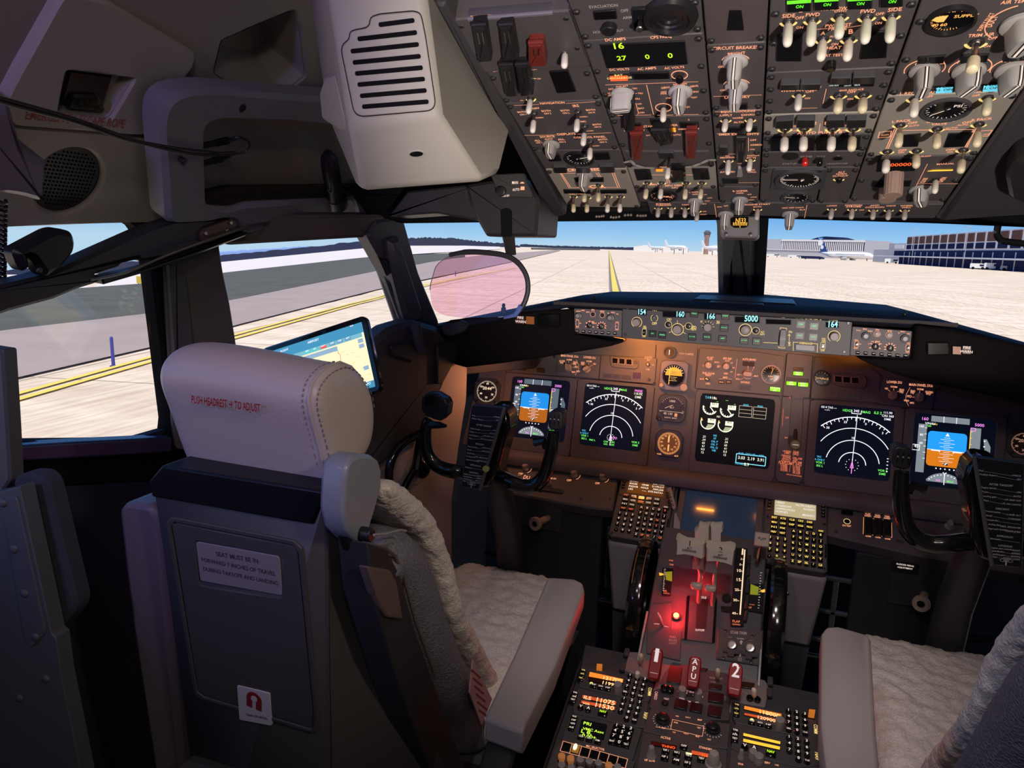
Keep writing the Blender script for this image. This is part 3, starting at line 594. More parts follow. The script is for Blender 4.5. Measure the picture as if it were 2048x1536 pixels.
# ceiling side above the windshields, behind the overhead panel
b=MB();b.prism(f1,rpoly(U([(690,375),(1510,300),(1510,434),(1100,437),(800,440),(735,428)],f1),.006),.0,.03,matte,.005);b.build('trim_5',kind='structure')
b=MB();b.prism(f1r,rpoly(U([(1480,260),(2400,200),(2400,460),(1880,440),(1480,430)],f1r),.006),.0,.03,matte,.005);b.build('trim_6',kind='structure')
b=MB()
b.prism(WF,[(-1.0,-.7),(-.80,-.2),(-.72,.2),(0,.62),(.72,.2),(1.03,-.4),(1.03,.7),(-1.0,.7)],1.0,1.12,matte);b.box(WF,-1.0,1.03,.66,.7,0,1.1,matte);b.build('wall_front',kind='structure')
b=MB();b.grid([[V((x,y,2.04-.35*(y+.2)-.3*max(0,abs(x)-.6))) for x in (-1.0,-.6,0,.6,1.05)] for y in (-.25,.2)],matte);b.grid([[V((.97,y,z)) for y in (-.75,-.2,.1)] for z in (1.3,1.95)],matte);b.prism(HW,U([(900,200),(1120,260),(1150,434),(1040,440),(740,430),(700,330)],HW),0,.02,matte);b.build('trim_7',kind='structure',solid=.02)
# ================================================================ control builders
def Q(fr,pts,h=0): return [fr.uv(x,y,h) for x,y in pts]
def toggle(par,fr,bx,by,tx,ty,cap=.5,m=white,r=.0042,glow=True,name='toggle_switch'):
    P=fr.px(bx,by,.0);d0=fr.px(tx,ty,0);app=(P-CAM).length*math.hypot(tx-bx,ty-by)/FPX
    L=app*1.22+.004;tip=solve_tip(P,tx,ty,L);d=(tip-P).normalized()
    if d.dot(fr.n) < .3: tip=P+(d+fr.n*.35).normalized()*L;d=(tip-P).normalized()
    f=Fr(P,fr.x,fr.y);b=MB();b.cyl(f,0,0,r*1.25,0,.003,dmetal,8,.0006);b.ball(P+fr.n*.003,r*.85,metal_,10,5,(1,1,.7),True,f)
    c0=P+d*(L*(1-cap));b.tube([P+fr.n*.002,P+d*.008,c0+d*.003],[r*.45,r*.48,r*.6],metal_,8);sw=b.build(name,par)
    b=MB();K=[(0,.80),(.06,.95),(.75,1.0),(.9,.85),(.975,.5),(1,.12)];q=L*cap
    b.tube([c0+d*(q*s) for s,_ in K],[r*1.05*k for _,k in K],m,12);b.build('cap',sw)
    if glow:
        b=MB();b.ring(f,r*1.5,r*1.95,.0002,.0012,legendy,12,200,255);b.ring(f,r*1.5,r*1.95,.0002,.0012,legendy,12,285,340);b.build('lit_collar',sw)
    return sw
def knob(par,fr,bx,by,r=.013,ang=0,h=.022,m=knobg,line=True,style='bar',name='selector_knob'):
    u,v=fr.uv(bx,by);f=fr.at(u,v,0,R_(ang));b=MB()
    if style=='bar':
        b.lathe(f,[(r*.8,0),(r,.001),(r,.004),(r*.9,.0055),(r*.62,.007)],m,22)
        w0,w1=r*.60,r*.50;b.loft([[f.P(x,y,.004) for x,y in rrect(-w0,w0,-r*.95,r*.95,w0,4)],[f.P(x,y,h*.75) for x,y in rrect(-w1*1.1,w1*1.1,-r*.85,r*.9,w1,4)],[f.P(x,y,h) for x,y in rrect(-w1*.8,w1*.8,-r*.75,r*.8,w1*.7,4)]],m)
    elif style=='round':
        b.lathe(f,[(r*.85,0),(r,.001),(r,h*.6),(r*.93,h*.66),(r*.93,h*.95),(r*.8,h)],m,20)
    elif style=='knurl':
        prof=circ(r,36);prof=[(x*(1 if i % 2 else .94),y*(1 if i % 2 else .94)) for i,(x,y) in enumerate(prof)]
        b.prism(f,prof,0,h,m,.0008)
    elif style=='step':
        b.lathe(f,[(r,0),(r,h*.42),(r*.72,h*.46),(r*.70,h*.93),(r*.6,h)],m,20)
    elif style=='taper':
        b.lathe(f,[(r,0),(r,h*.1),(r*.8,h*.2),(r*.62,h*.9),(r*.5,h)],m,16)
    k=b.build(name,par)
    if line:
        b=MB();hh=h+.0004
        if style=='bar':
            b.line(f,[(0,-r*.6),(0,r*.72)],r*.10,legendw,hh);b.line(f,[(-r*.12,-r*.6),(-r*.12,r*.72)],r*.06,matte,hh);b.line(f,[(r*.12,-r*.6),(r*.12,r*.72)],r*.06,matte,hh)
            for x,w_,m_ in ((0,r*.10,legendw),(-r*.11,r*.05,matte),(r*.11,r*.05,matte)): b.add([f.P(x+s_*w_/2,y,z) for y,z in ((r*1.0,.006),(r*.955,h*.75),(r*.84,h+.0004)) for s_ in (-1,1)],[(0,1,3,2),(2,3,5,4)],m_)
        else: b.line(f,[(0,r*.15),(0,r*.75)],r*.14,white,hh)
        b.build('pointer',k)
    return k
def light(par,fr,pts,m=darkglass,h=.0022,frame=True,name='indicator_light',txt=None,tm=None,house=black):
    P=rpoly(Q(fr,pts),.0008,1);b=MB()
    b.prism(fr,P,0,h,house,.0006);o=b.build(name,par)
    b=MB();b.prism(fr,offs(P,.0011),h*.9,h+.0003,m);l=b.build('lens',o)
    if txt:
        b=MB();q=Q(fr,pts,h+.0006);cx=sum(a[0] for a in q)/4;cy=sum(a[1] for a in q)/4;hh=(q[0][1]-q[-1][1]);n=txt.count('\n')+1
        b.text(fr,txt,cx,cy+hh*.26*(n-1)+(hh*.0),hh*.30 if n > 1 else hh*.42,tm or legend,h+.0007);b.build('legend',o)
    return o
def guard(par,fr,pts,h=.014,m=black,name='guarded_switch',ridge=True):
    q=Q(fr,pts,h*.8);top,bot=[V(q[0]),V(q[1])],[V(q[3]),V(q[2])];A=[tuple(p) for p in (top[0],top[1],bot[1],bot[0])]
    b=MB();b.prism(fr,rpoly(A,.002,2),.001,h,m,.0025)
    c=(top[0]+top[1])/2;w=(top[1]-top[0]).length
    b.cyl(axis(fr.P(c.x-w*.5,c.y-.001,h*.75),fr.x),0,0,.0035,0,w,m,10)
    g=b.build(name,par)
    if ridge:
        b=MB();k=(V(q[0])+V(q[1])+V(q[2])+V(q[3]))/4;d=((bot[0]+bot[1])/2-c);b.line(fr,[tuple(c+d*.15+V((w*.16,0))),tuple(c+d*.45+V((w*.16,0)))],.0016,metal_,h+.0003);b.line(fr,[tuple(c+d*.15-V((w*.16,0))),tuple(c+d*.45-V((w*.16,0)))],.0016,metal_,h+.0003);b.build('hinge_spring',g)
    return g
def fast(par,fr,u,v,r=.0042,h=.0035):
    b=MB();f=fr.at(u,v,0);b.lathe(f,[(r,0),(r,h*.7),(r*.75,h)],dmetal,10);b.line(f,[(-r*.5,0),(r*.5,0)],r*.22,matte,h+.0002);return b.build('fastener',par)
def gauge(par,fr,cx,cy,rx,name='round_gauge',h=.004,face=darkglass,bez=black,ticks=24,m=legend,a0=-220,a1=40,needle=40,txt=(),squ=False,rv=None):
    u,v=fr.uv(cx,cy);r=(fr.px(cx+rx,cy)-fr.px(cx,cy)).length;f=fr.at(u,v);b=MB()
    b.ring(f,r*.88,r,0,h,bez,32);b.ring(f,r*.84,r*.90,0,h*.6,bez,32);b.prism(f,circ(r*.9,28),.0,.0008,face);g=b.build(name,par)
    b=MB()
    for i in range(ticks+1):
        a=R_(a0+(a1-a0)*i/ticks);k=.62 if i % 4==0 else .70
        b.line(f,[(cos(a)*r*k,sin(a)*r*k),(cos(a)*r*.78,sin(a)*r*.78)],r*.028,m,.0012)
    for s,x,y,z in txt: b.text(f,s,x*r,y*r,z*r,m,.0012)
    b.build('dial_marks',g)
    if needle is not None:
        a=R_(needle);b=MB();b.line(f,[(-cos(a)*r*.18,-sin(a)*r*.18),(cos(a)*r*.66,sin(a)*r*.66)],r*.05,m,.0018);b.cyl(f,0,0,r*.07,.001,.0024,black,10);b.build('needle',g)
    return g
# ================================================================ forward overhead panel
OH=Fr((0,-.398,1.382+.329*.398),(1,0,0),(0,-1,.329))
if OH.n.dot(CAM-OH.o) < 0: OH=Fr(OH.o,(1,0,0),(0,-1,.329));OH.n=-OH.n
CX=[-.3265,-.1805,-.0345,.0345,.1805,.3265]
OXC=[1060,1300,1455,1640,1850]
def module(name,label,col,y0,y1,xs=None,m=panel,cat='control panel',th=.006,fasts=3,inset=.0012,poly=None,aft=None):
    xc=OXC[col];v1=OH.uv(xc,y0)[1] if aft is None else aft;v0=OH.uv(xc,y1)[1]
    u0,u1=(CX[col]+inset,CX[col+1]-inset) if xs is None else xs
    t=thing(name,label,cat,OH.P((u0+u1)/2,(v0+v1)/2))
    b=MB();b.prism(OH,poly or rrect(u0,u1,v0+.0008,v1-.0008,.003,2),-.018,0,m,.0012)
    if th: pass
    b.build('plate',t)
    if fasts:
        for k in range(fasts):
            vv=v0+.009+(v1-v0-.018)*k/max(fasts-1,1)
            for uu in (u0+.006,u1-.006): fast(t,OH,uu,vv)
    return t
def leg(par,fr,items,m=legend,lines=(),lw=.0007,boxes=(),h=.0004,hs=.95):
    b=MB()
    for it in items: b.tpx(fr,*it,m,hs,h)
    for l in lines: b.lpx(fr,l,lw,m,h)
    for l in boxes: b.lpx(fr,l,lw,m,h,True)
    return b.build('legend',par,smooth=False)
T=toggle
# backing structure of the overhead
b=MB();b.prism(OH,[(CX[0]-.012,-.012),(CX[5]+.012,-.012),(CX[5]+.012,.52),(CX[0]-.012,.52)],-.06,-.019,matte)
t=thing('overhead_frame','dark frame that carries the overhead control panels above the windshield','frame',OH.P(0,.2));b.build('backing',t)
b=MB();b.prism(OH,rpoly(Q(OH,[(872,0),(892,0),(1056,286),(1133,425),(1098,434),(1074,380)]),.004),-.05,.006,mat('rail_charcoal',(.045,.042,.048),.45),.004);b.build('side_rail',t)
b=MB();b.prism(OH,[(CX[5]+.004,-.012),(CX[5]+.05,-.012),(CX[5]+.05,.52),(CX[5]+.004,.52)],-.05,-.002,panel,.003);b.build('side_rail',t)
v_=OH.uv(1060,27)[1]
b=MB();b.prism(OH,rrect(CX[0]-.006,CX[1],v_+.004,.52,.002),-.03,.003,panel,.002);b.prism(OH,rrect(CX[0]+.02,CX[1]-.02,v_-.001,v_+.004,.001),-.01,.004,mat('edge_violet_grey',(.16,.15,.19),.35),.001);b.build('aft_panel',t)
# ---- column one
t=module('flight_control_panel','overhead flight control and alternate flaps panel with one red guard, top left',0,29,204,fasts=4)
leg(t,OH,[('FLT CONTROL',943,37,1001,33.5),('A',950,43,957,42.5),('B',994,39.5,1000,39),('STANDBY HYD',1046,30,1105,26),('STBY',921,57,936,57),('RUD',927,62,939,61),('OFF',934,71,944,70),('STBY',1030,51,1046,50),('RUD',1032,56.5,1044,55.5),('OFF',1037,66,1049,64.5),('B ON',1043,77,1059,76),('ALTERNATE FLAPS',1050,82.5,1128,77.5),('OFF',1091,91,1103,90),('OFF',1148,105.5,1159,104),('ARM',1102,113.5,1115,112.5),('UP',1122,95,1129,94),('A',1002,122,1006,121.5),('B',1033,121.5,1038,121),('OFF',986,144,997,143),('OFF',1065,140.5,1076,139.5),('ON',1075,159,1082,158.5),('ON',1041,202,1047,202)],boxes=())
b=MB();b.lpx(OH,[(986,86),(1001,85.5)],.0014,amber,.001);b.lpx(OH,[(1094,122),(1103,121.5)],.0014,legendy,.001);b.lpx(OH,[(1063,157),(1072,157.5)],.0012,legendy,.001);b.build('lit_mark',t)
light(t,OH,[(1057,32),(1100,29),(1116,69.5),(1073,71)]);light(t,OH,[(1098,141),(1136,138),(1153,181),(1114,184)])
for q in ([(944,50),(973,48),(984,120),(957,122)],[(998,50),(1026,47),(1038,116),(1006,118)],[(998,129),(1027,128),(1036,190),(1012,191)],[(1030,128),(1058,127),(1067,188),(1041,190)]): guard(t,OH,q,.016)
guard(t,OH,[(1057,86),(1087,84),(1094,129),(1057,131)],.018,red)
T(t,OH,1130,102,1128.5,135.6,.75);T(t,OH,1061,196,1056.5,227,.8)
t=module('navigation_switch_unit','overhead navigation and displays switch panel, left column middle',0,204.5,301,fasts=2)
leg(t,OH,[('NAVIGATION',1081,209,1130,207),('NAV',1066,219,1080,217.5),('BOTH',1036,226,1052,225),('ON 1',1041,231,1053,230),('BOTH',1084,224,1102,223),('ON 2',1089,229,1103,228),('NORMAL',1070,237,1088,236),('IRS',1147,214.5,1159,213.5),('BOTH',1122,223,1139,222),('ON L',1126,228,1140,227),('BOTH',1173,222,1191,221),('ON R',1177,227,1191,226),('NORMAL',1160,235,1176,234),('FMC',1162,245,1173,244),('BOTH',1186,251,1203,250),('ON R',1189,255.5,1203,255),('NORMAL',1174,263,1188,262),('DISPLAYS',1116,271,1152,269),('SOURCE',1081,276,1110,274),('AUTO',1090,280,1106,279),('ALL',1070,283,1082,282.5),('ON 1',1073,287,1085,286.5),('ALL',1117,281,1130,280),('ON 2',1119,285.5,1132,285),('CONTROL PANEL',1148,277,1212,275),('BOTH',1197,281,1215,280),('ON 2',1200,286,1214,285),('NORMAL',1186,293,1200,292)],
    lines=([(1028,211),(1078,209)],[(1132,207),(1190,203.5)],[(1049,271),(1114,270)],[(1155,268.5),(1222,265.5)]))
for a in ((1069,225,1065,265,.53),(1156.5,222,1152.7,263,.52),(1170,251,1166,291,.54),(1181.5,282,1179,319,.54)): T(t,OH,*a[:4],a[4],glow=False)
knob(t,OH,1103,287,.014)
t=module('fuel_gauge_panel','overhead panel with an oval dial and dark windows just above the fuel pump panel',0,301.5,338,fasts=0)
g=gauge(t,OH,1158,316,30,ticks=16,needle=20,m=legendw);light(t,OH,[(1186,304),(1217,303),(1221,317),(1190,318)],matte);light(t,OH,[(1094,308),(1118,307),(1124,320),(1098,321)],matte)
for q in ([(1107,328),(1134,328),(1135,340),(1109,340)],[(1152,329),(1180,329),(1181,340),(1153,340)],[(1199,327),(1228,326),(1230,339),(1202,340)]): light(t,OH,q,black,.006,house=dkgrey)
t=module('fuel_pump_panel','light grey overhead fuel pump panel with crossfeed diagram, front left',0,338.5,413,m=lgrey,fasts=2)
leg(t,OH,[('CROSS FEED',1136,343,1204,341),('FUEL PUMPS',1139,389,1170,388.5),('FUEL PUMPS',1206,388,1247,387.5),('CTR',1182,377,1212,376)],lines=([(1122,345),(1142,376)],[(1119,344),(1139,377)],[(1126,347),(1150,346.5)],[(1226,340),(1240,376)],[(1222,340),(1236,376)],[(1155,375),(1235,375)],[(1192,346),(1198,354)],[(1196,346),(1202,354)],[(1142,376),(1160,375.5)]),lw=.0009)
for q in ([(1148,354.5),(1207,354),(1208,362),(1151,362)],[(1127,378),(1181,379),(1182,385.6),(1128,385)],[(1200,379),(1253,378),(1254,385),(1202,385.6)]): light(t,OH,q,matte)
knob(t,OH,1170,348,.015,0,.028)
for i,a in enumerate(((1147,392,1147,424),(1174.5,394,1173.7,424),(1170,371,1168.3,403.6),(1197,369,1196.4,402.8),(1216.7,392,1214.4,424),(1241.2,392,1239.4,424))): T(t,OH,*a,.42,(white,ivory,ivory,ivory,white,white)[i] if i else ivory)
# ---- column two
t=module('evacuation_panel','overhead evacuation panel with horn cutout button beside the round warning horn',1,6,72,fasts=3,aft=OH.uv(1300,-60)[1])
leg(t,OH,[('EVACUATION',1179,17,1236,13),('OFF',1242,25,1258,23),('ARM',1246,38.5,1264,37),('HORN CUTOUT',1187,67,1248,63)],mat('legend_plain',(.45,.42,.40),.5))
light(t,OH,[(1186,21),(1232,17),(1235,35),(1189,37.5)])
b=MB();u,v=OH.uv(1219,52);b.cyl(OH,u,v,.009,0,.008,black,18,.001);b.build('push_button',t)
light(t,OH,[(1264,13),(1297,11),(1300,55),(1268,57)],matte,.004);T(t,OH,1281,30,1279,60,.12,metal_,.0036,False)
u,v=OH.uv(1341,27);f=OH.at(u,v);b=MB();b.lathe(f,[(.030,0),(.031,.003),(.029,.009),(.022,.011),(.021,.007),(.015,.008),(.014,.006),(.008,.007),(.006,.005),(.001,.005)],black,36);b.build('warning_horn',t)
t=module('electrical_meter_panel','overhead electrical meter panel with yellow-green digits and two grey selectors',1,72.5,233,fasts=4)
leg(t,OH,[('DC AMPS',1211,83,1252,80),('CPS FREQ',1301,78,1344,75),('DC VOLTS',1220,142,1259,140),('AC AMPS',1275,141,1313,138),('AC VOLTS',1329,139,1369,136),('AUX BAT',1232,175,1257,173),('BAT',1218,180,1228,179),('TR1',1266,179,1275,178),('BAT',1212,189,1222,188),('BUS',1213,193,1223,192),('TR2',1276,188.5,1286,188),('TR3',1270,199.5,1280,199),('OFF',1275,209.5,1284,209),('BAT',1277,218.5,1289,218),('ON',1279,227,1289,226.5),('APU GEN',1346,171,1374,169),('GEN1',1323,178,1340,176),('GEN2',1380,175,1397,173),('GRD',1322,186,1334,185),('PWR',1322,189.5,1334,188.5),('INV',1387,185.5,1398,185),('TEST',1382,197,1395,196),('STBY',1332,198,1344,197),('KEY',1371,216,1381,215),('ON',1350,223,1359,222.5),('AC',1352,231.5,1361,231)],
    lines=([(1211,170),(1396,163.5)],[(1293,170),(1307,229)],[(1271,230.5),(1302,230)],[(1315,230.5),(1346,230)],[(1366,229.5),(1397,229)],[(1235,231),(1245,230.7)],[(1269,206),(1272,207),(1277,227),(1275,228.5)],[(1245,176),(1246.5,182)],[(1229,179.5),(1235,183)],[(1263,178),(1258,183)],[(1226,188),(1233,188)],[(1266,187.5),(1274,187)],[(1343,177),(1349,180)],[(1378,175),(1373,179)],[(1337,185.5),(1342,185.5)],[(1381,184),(1387,184)]),lw=.0008)
P4_=[(1199,88),(1370,80),(1376,127),(1213,135)];light(t,OH,P4_,matte,.0015,name='meter_window')
gm=em('digit_green',(.55,1,.02),1.3)
for s,x0,y0,x1,y1 in (('16',1229,98,1249,97),('27',1235,121,1254,120),('0',1291,118,1300,117.5),('0',1336,116,1346,115.5)): MB().tpx(OH,s,x0,y0,x1,y1,gm,.8,.0026).build('digits',t)
light(t,OH,[(1218,148),(1257,147),(1258,158.6),(1220,160)],em('bat_red',(1,.10,.02),1.3),.0022,txt='BAT\nDISCHARGE',tm=legendy);light(t,OH,[(1258.5,144),(1338,142),(1341,155),(1260,157)])
for x,y,r in ((1359,150,.0095),(1327,215,.0105)): MB().ring(OH.at(*OH.uv(x,y)),r,r+.001,0,.0005,legend,24).build('legend_ring',t)
T(t,OH,1359,149,1359,163,.7,gloss,.0050,False,'test_button');T(t,OH,1327,215,1326,243,.85,glow=False)
knob(t,OH,1246,186,.0165,96,.026,mat('knob_light',(.42,.41,.40),.4));knob(t,OH,1361,181,.0160,0,.028,mat('knob_light',(.42,.41,.40),.4))
t=module('standby_power_panel','overhead standby power panel with two red guarded disconnect switches',1,233.5,334,fasts=3)
leg(t,OH,[('STANDBY POWER',1287,255,1356,252),('DISCONNECT',1249,263,1290,262),('DISCONNECT',1357,260,1399,259),('BAT',1293,272,1301,271.5),('AUTO',1343,271.5,1362,271),('2',1376,241,1379,241)])
b=MB();b.prism(OH,Q(OH,[(1340,256),(1351,255.5),(1352,263),(1341,263)]),0,.001,em('amber_tab',(1,.30,.02),1.2));b.lpx(OH,[(1317,263),(1323,262.8)],.0016,legendy,.001);b.lpx(OH,[(1341,262),(1351,262)],.0014,legendy,.0012);b.build('lit_mark',t)
for q in ([(1300,237),(1337,236),(1338,246),(1302,247)],[(1359,243.4),(1397,242.7),(1398,253),(1360,253.6)],[(1256,246),(1282,245),(1284,256),(1258,257)]): light(t,OH,q)
guard(t,OH,[(1247,206),(1268,204),(1269,258),(1249,260)],.020,black,ridge=False);guard(t,OH,[(1303,262),(1338,257),(1346,284),(1320,289)],.020,black)
for q in ([(1260,267),(1286,265),(1283,318),(1264,318)],[(1371,265),(1394,264),(1391,315),(1372,315)]): guard(t,OH,q,.016,red)
light(t,OH,[(1317,299),(1348,298),(1350,310),(1319,311)],black,.006,house=dkgrey)
cream_e=mat('edge_cream',(.42,.41,.38),.5)
t=module('generator_panel','light grey overhead generator panel with a curved cream rear edge',1,322,376,m=lgrey,fasts=2)
A_=[OH.uv(x,y,.001) for x,y in ((1250,322),(1262,319),(1270,327),(1290,333),(1310,333.5),(1330,333.5),(1360,333),(1385,330),(1402,324),(1417,317),(1430,317))]
b=MB();b.line(OH,A_,.006,cream_e,.0035);b.build('curved_edge',t);b=MB();sc=[OH.uv(x,y) for x,y in ((1260,318),(1272,326),(1300,331),(1350,331),(1390,327),(1418,314),(1418,300),(1250,300))];b.prism(OH,sc,-.001,.0024,panel,.0008);b.build('scalloped_plate',t)
leg(t,OH,[('BUS TRANS',1320,335,1362,334),('APU GEN',1330,373,1365,372),('APU',1343,377,1356,377),('GEN',1298,371,1314,370.5)],lines=([(1304,350),(1328,350)],[(1372,350),(1386,350)],[(1333,357),(1335,367)],[(1337,357),(1339,367)]),lw=.0009)
b=MB();b.prism(OH,Q(OH,[(1312,336),(1326,336),(1326,342),(1312,342)]),0,.0012,em('amber_tab',(1,.30,.02),1.2));b.build('lit_mark',t)
for q in ([(1268,338),(1300,337),(1305,357),(1274,359)],[(1384,336),(1416,336),(1420,357),(1388,358)]): light(t,OH,q)
guard(t,OH,[(1342,336),(1370,336),(1372,361),(1342,364)],.014,gloss,ridge=False)
T(t,OH,1339,308,1334.4,357.5,.38)
for i,a in enumerate(((1294.5,364.5,1290.6,397.3),(1323.4,364.5,1320.3,397.3),(1372.7,364.5,1369.5,398),(1404,364.5,1400,398))): T(t,OH,*a,.5,white if i==1 else ivory)
t=module('apu_gauge_panel','small dark overhead panel with an orange lit exhaust gauge, front of the second column',1,376.5,404,fasts=0)
gauge(t,OH,1325,391,30,ticks=14,needle=-20,m=legend,txt=(('APU',.3,-.1,.22),));leg(t,OH,[('L WIPER',1379,386,1402,385),('PARK',1386,390,1400,389),('INT',1408,390,1414,390),('LOW',1415,397,1425,396.5),('HIGH',1410,403,1420,402.5)])
knob(t,OH,1391,401,.014,0,.026)
# ---- column three
t=module('slotted_panel','plain dark panel with one tapered black slot in the narrow center column',2,-40,87,fasts=1,m=mat('panel_maroon_grey',(.085,.068,.072),.5))
b=MB();b.prism(OH,rpoly(Q(OH,[(1459,20),(1483,20),(1488,59),(1454,59)]),.001),.0002,.0012,matte);b.build('slot',t)
t=module('panel_light_panel','narrow overhead panel with two grey dimmer knobs for circuit breaker lights',2,87.5,220,fasts=2)
leg(t,OH,[('CIRCUIT BREAKER',1425,100,1519,97),('BRIGHT',1456,111,1491,108),('OFF',1436,136,1450,135.5),('OFF',1440,182.5,1452,182),('LAVATORY',1449,197.5,1500,196)],lines=([(1427,193),(1523,190)],[(1430,224),(1522,220)]))
for x,y in ((1471,124),(1473,172)): MB().ring(OH.at(*OH.uv(x,y)),.0165,.0172,0,.0005,legend,18,20,160).build('dimmer_arc',t)
knob(t,OH,1471,120,.0150,0,.032,mat('knob_light',(.42,.41,.40),.4));knob(t,OH,1473,169,.0145,0,.032,mat('knob_light',(.42,.41,.40),.4))
light(t,OH,[(1455,206),(1495,205),(1496,216),(1456,217)])
t=module('equipment_cooling_panel','narrow overhead panel with equipment cooling, exit light and cabin sign switches',2,220.5,373,fasts=3)
leg(t,OH,[('EQUIP COOLING',1442,226,1510,223.5),('SUPPLY',1437,233,1465,232),('EXHAUST',1483,232,1518,230),('NORM',1466,238,1486,237),('ALTN',1467,246.5,1487,246),('EMER EXIT LIGHTS',1438,271,1517,270),('OFF',1500,282,1513,281.5),('ARMED',1500,291.5,1524,291),('ON',1500,300,1509,300),('NO',1451,313,1459,313),('SMOKING',1440,317,1469,316),('FASTEN',1495,313,1518,312),('BELTS',1494,317.5,1512,317),('ON',1475,327.5,1483,327.5),('ATTEND',1440,346,1470,345),('GRD',1497,341,1510,341),('CALL',1495,345.5,1513,345)],
    lines=([(1434,267.5),(1519,267)],[(1437,308.5),(1470,308)],[(1497,276),(1497,302)],[(1476,365.5),(1519,365.5)]))
light(t,OH,[(1441,254),(1514,252),(1515,262),(1442,263)]);light(t,OH,[(1439,290),(1456,289.5),(1457,306),(1440,306)],black,.004,house=dkgrey);light(t,OH,[(1444.5,356),(1476.6,356),(1477,364.5),(1445,365)])
guard(t,OH,[(1473,274),(1493,274),(1490,324),(1473,324)],.015);b=MB();b.prism(OH,rpoly(Q(OH,[(1476,332),(1483,332),(1486,350),(1473,350)]),.001),0,.004,knobg,.001);b.build('rocker_switch',t)
for a in ((1451.6,238.7,1448.4,263),(1500.8,238,1496.9,262),(1457,320,1455.5,349),(1500.8,318.4,1497.6,342)): T(t,OH,*a,.88)
t=module('wiper_panel','narrow overhead right wiper panel above the compass',2,373.5,405,fasts=1)
leg(t,OH,[('R WIPER',1466,384,1496,383),('PARK',1473,387.5,1488,387),('INT',1496,390,1504,389.5),('LOW',1502,395.5,1514,395),('HIGH',1497,401,1508,400.5)]);knob(t,OH,1480.5,398,.014,0,.026)
# ---- column four
grn=em('on_green',(.12,1,.02),1.5)
t=module('window_heat_panel','overhead window and probe heat panel with bright green lights along its rear',3,-60,140,fasts=4)
for x0,y0,x1,y1 in ((1573,8,1623,5),(1628,4,1678,1.5),(1694,2,1745,0),(1760,-2,1806,-4)):
    light(t,OH,[(x0,y0-14),(x1,y1-14),(x1,y1+13),(x0,y0+13)],matte,.003);b=MB();b.prism(OH,Q(OH,[(x0+1,y0-5),(x1-1,y1-5),(x1-1,y1-.5),(x0+1,y0)],.004),.0035,.0045,grn);b.tpx(OH,'ON',(x0+x1)/2-7,y0+8.5,(x0+x1)/2+8,y0+8,grn,1.0,.0046);b.build('lit_lens',t)
leg(t,OH,[('SIDE',1564,36,1590,34.5),('OFF',1590,39,1608,38),('ON',1592,58,1606,57),('FWD',1611,33.5,1639,32),('WINDOW HEAT',1639,22,1726,17),('OVHT',1668,25,1694,23.5),('L',1598,25,1605,24.5),('R',1762,14,1768,13.5),('FWD',1720,27,1750,25),('SIDE',1775,24,1803,21.5),('OFF',1751,31,1768,29.5),('ON',1749,49,1763,48),('PWR TEST',1650,55,1702,52),('PROBE',1656,61,1693,60),('A',1641,70,1650,69.5),('B',1697,68,1706,67),('AUTO',1659,75,1680,74),('ON',1662,91,1676,90.5),('HEAT',1653,99,1682,98),('TAT TEST',1643,114,1686,112)],lines=([(1632,59),(1655,57)],[(1696,55),(1722,51)]))
light(t,OH,[(1553,69),(1606,67),(1603,120),(1552,120)]);light(t,OH,[(1728,61),(1778,59),(1773,113),(1719,116)])
for a in ((1577.3,41.4,1574.2,92),(1625,38.3,1621,90.6),(1680.5,31.3,1677.3,75.8),(1734.4,32,1729.7,86),(1783.6,29,1778.9,83.6),(1646,76.6,1641.4,120.3),(1698.4,76.6,1693.8,120.3)): T(t,OH,*a,.78,r=.0050)
b=MB();b.cyl(OH,*OH.uv(1662,125),.006,0,.010,gloss,14,.001);b.build('push_button',t)
t=module('anti_ice_panel','overhead wing and engine anti-ice panel with three ivory toggles',3,140.5,226,fasts=4)
leg(t,OH,[('WING ANTI ICE',1561,184,1634,181),('OFF',1612,186,1629,184),('ON',1609,198.5,1620,198),('ENG ANTI-ICE',1679,183,1727,180),('OFF',1694,187,1712,185.5),('ON',1694,200,1706,199.5)],lines=([(1652.5,178),(1646,207)],[(1600,217),(1634,216)]))
for q in ([(1562,158),(1600,157),(1599,169),(1560,170)],[(1602,157),(1643,156),(1641,169),(1601,169)],[(1663,144),(1704,143),(1703,157),(1661,158)],[(1707,143),(1753,141),(1751,156),(1706,157)]): light(t,OH,q,black,.008,house=dkgrey)
light(t,OH,[(1558,171),(1640,170),(1640,179),(1558,180)],navy,.001);light(t,OH,[(1660,159),(1750,158),(1748,172),(1658,173)],matte,.001)
leg(t,OH,[('VALVE OPEN',1620,177,1642,175.5),('COWL VALVE',1658,173,1677,172),('COWL ANTI',1688,173,1702,172),('VALVE',1708,172,1720,171)],em('legend_pale',(.75,.85,.85),.8),h=.002,hs=2)
for a in ((1597.7,188,1595.3,220.3,.85),(1678,189,1675,225,.65),(1727.3,188,1724.2,224,.65)): T(t,OH,*a[:4],a[4],ivory if a[4] < .8 else white,.0055 if a[4] < .8 else .0045)
t=module('hydraulic_pump_panel','light grey overhead hydraulic pump strip with four chrome toggles',3,226.5,268,m=lgrey,fasts=2)
leg(t,OH,[('ENG 1',1553,251,1584,250),('ELEC 2',1595,250,1633,249),('ELEC 1',1649,249.5,1687,248),('ENG 2',1695,248,1730,247),('OFF',1584,254,1596,253.5),('ON',1586,263,1594,262.5),('OFF',1682,253,1694,252.5),('ON',1681,262,1690,261.5),('A HYD PUMPS B',1594,269,1684,266.5)],lines=([(1640.5,247),(1638,262)],))
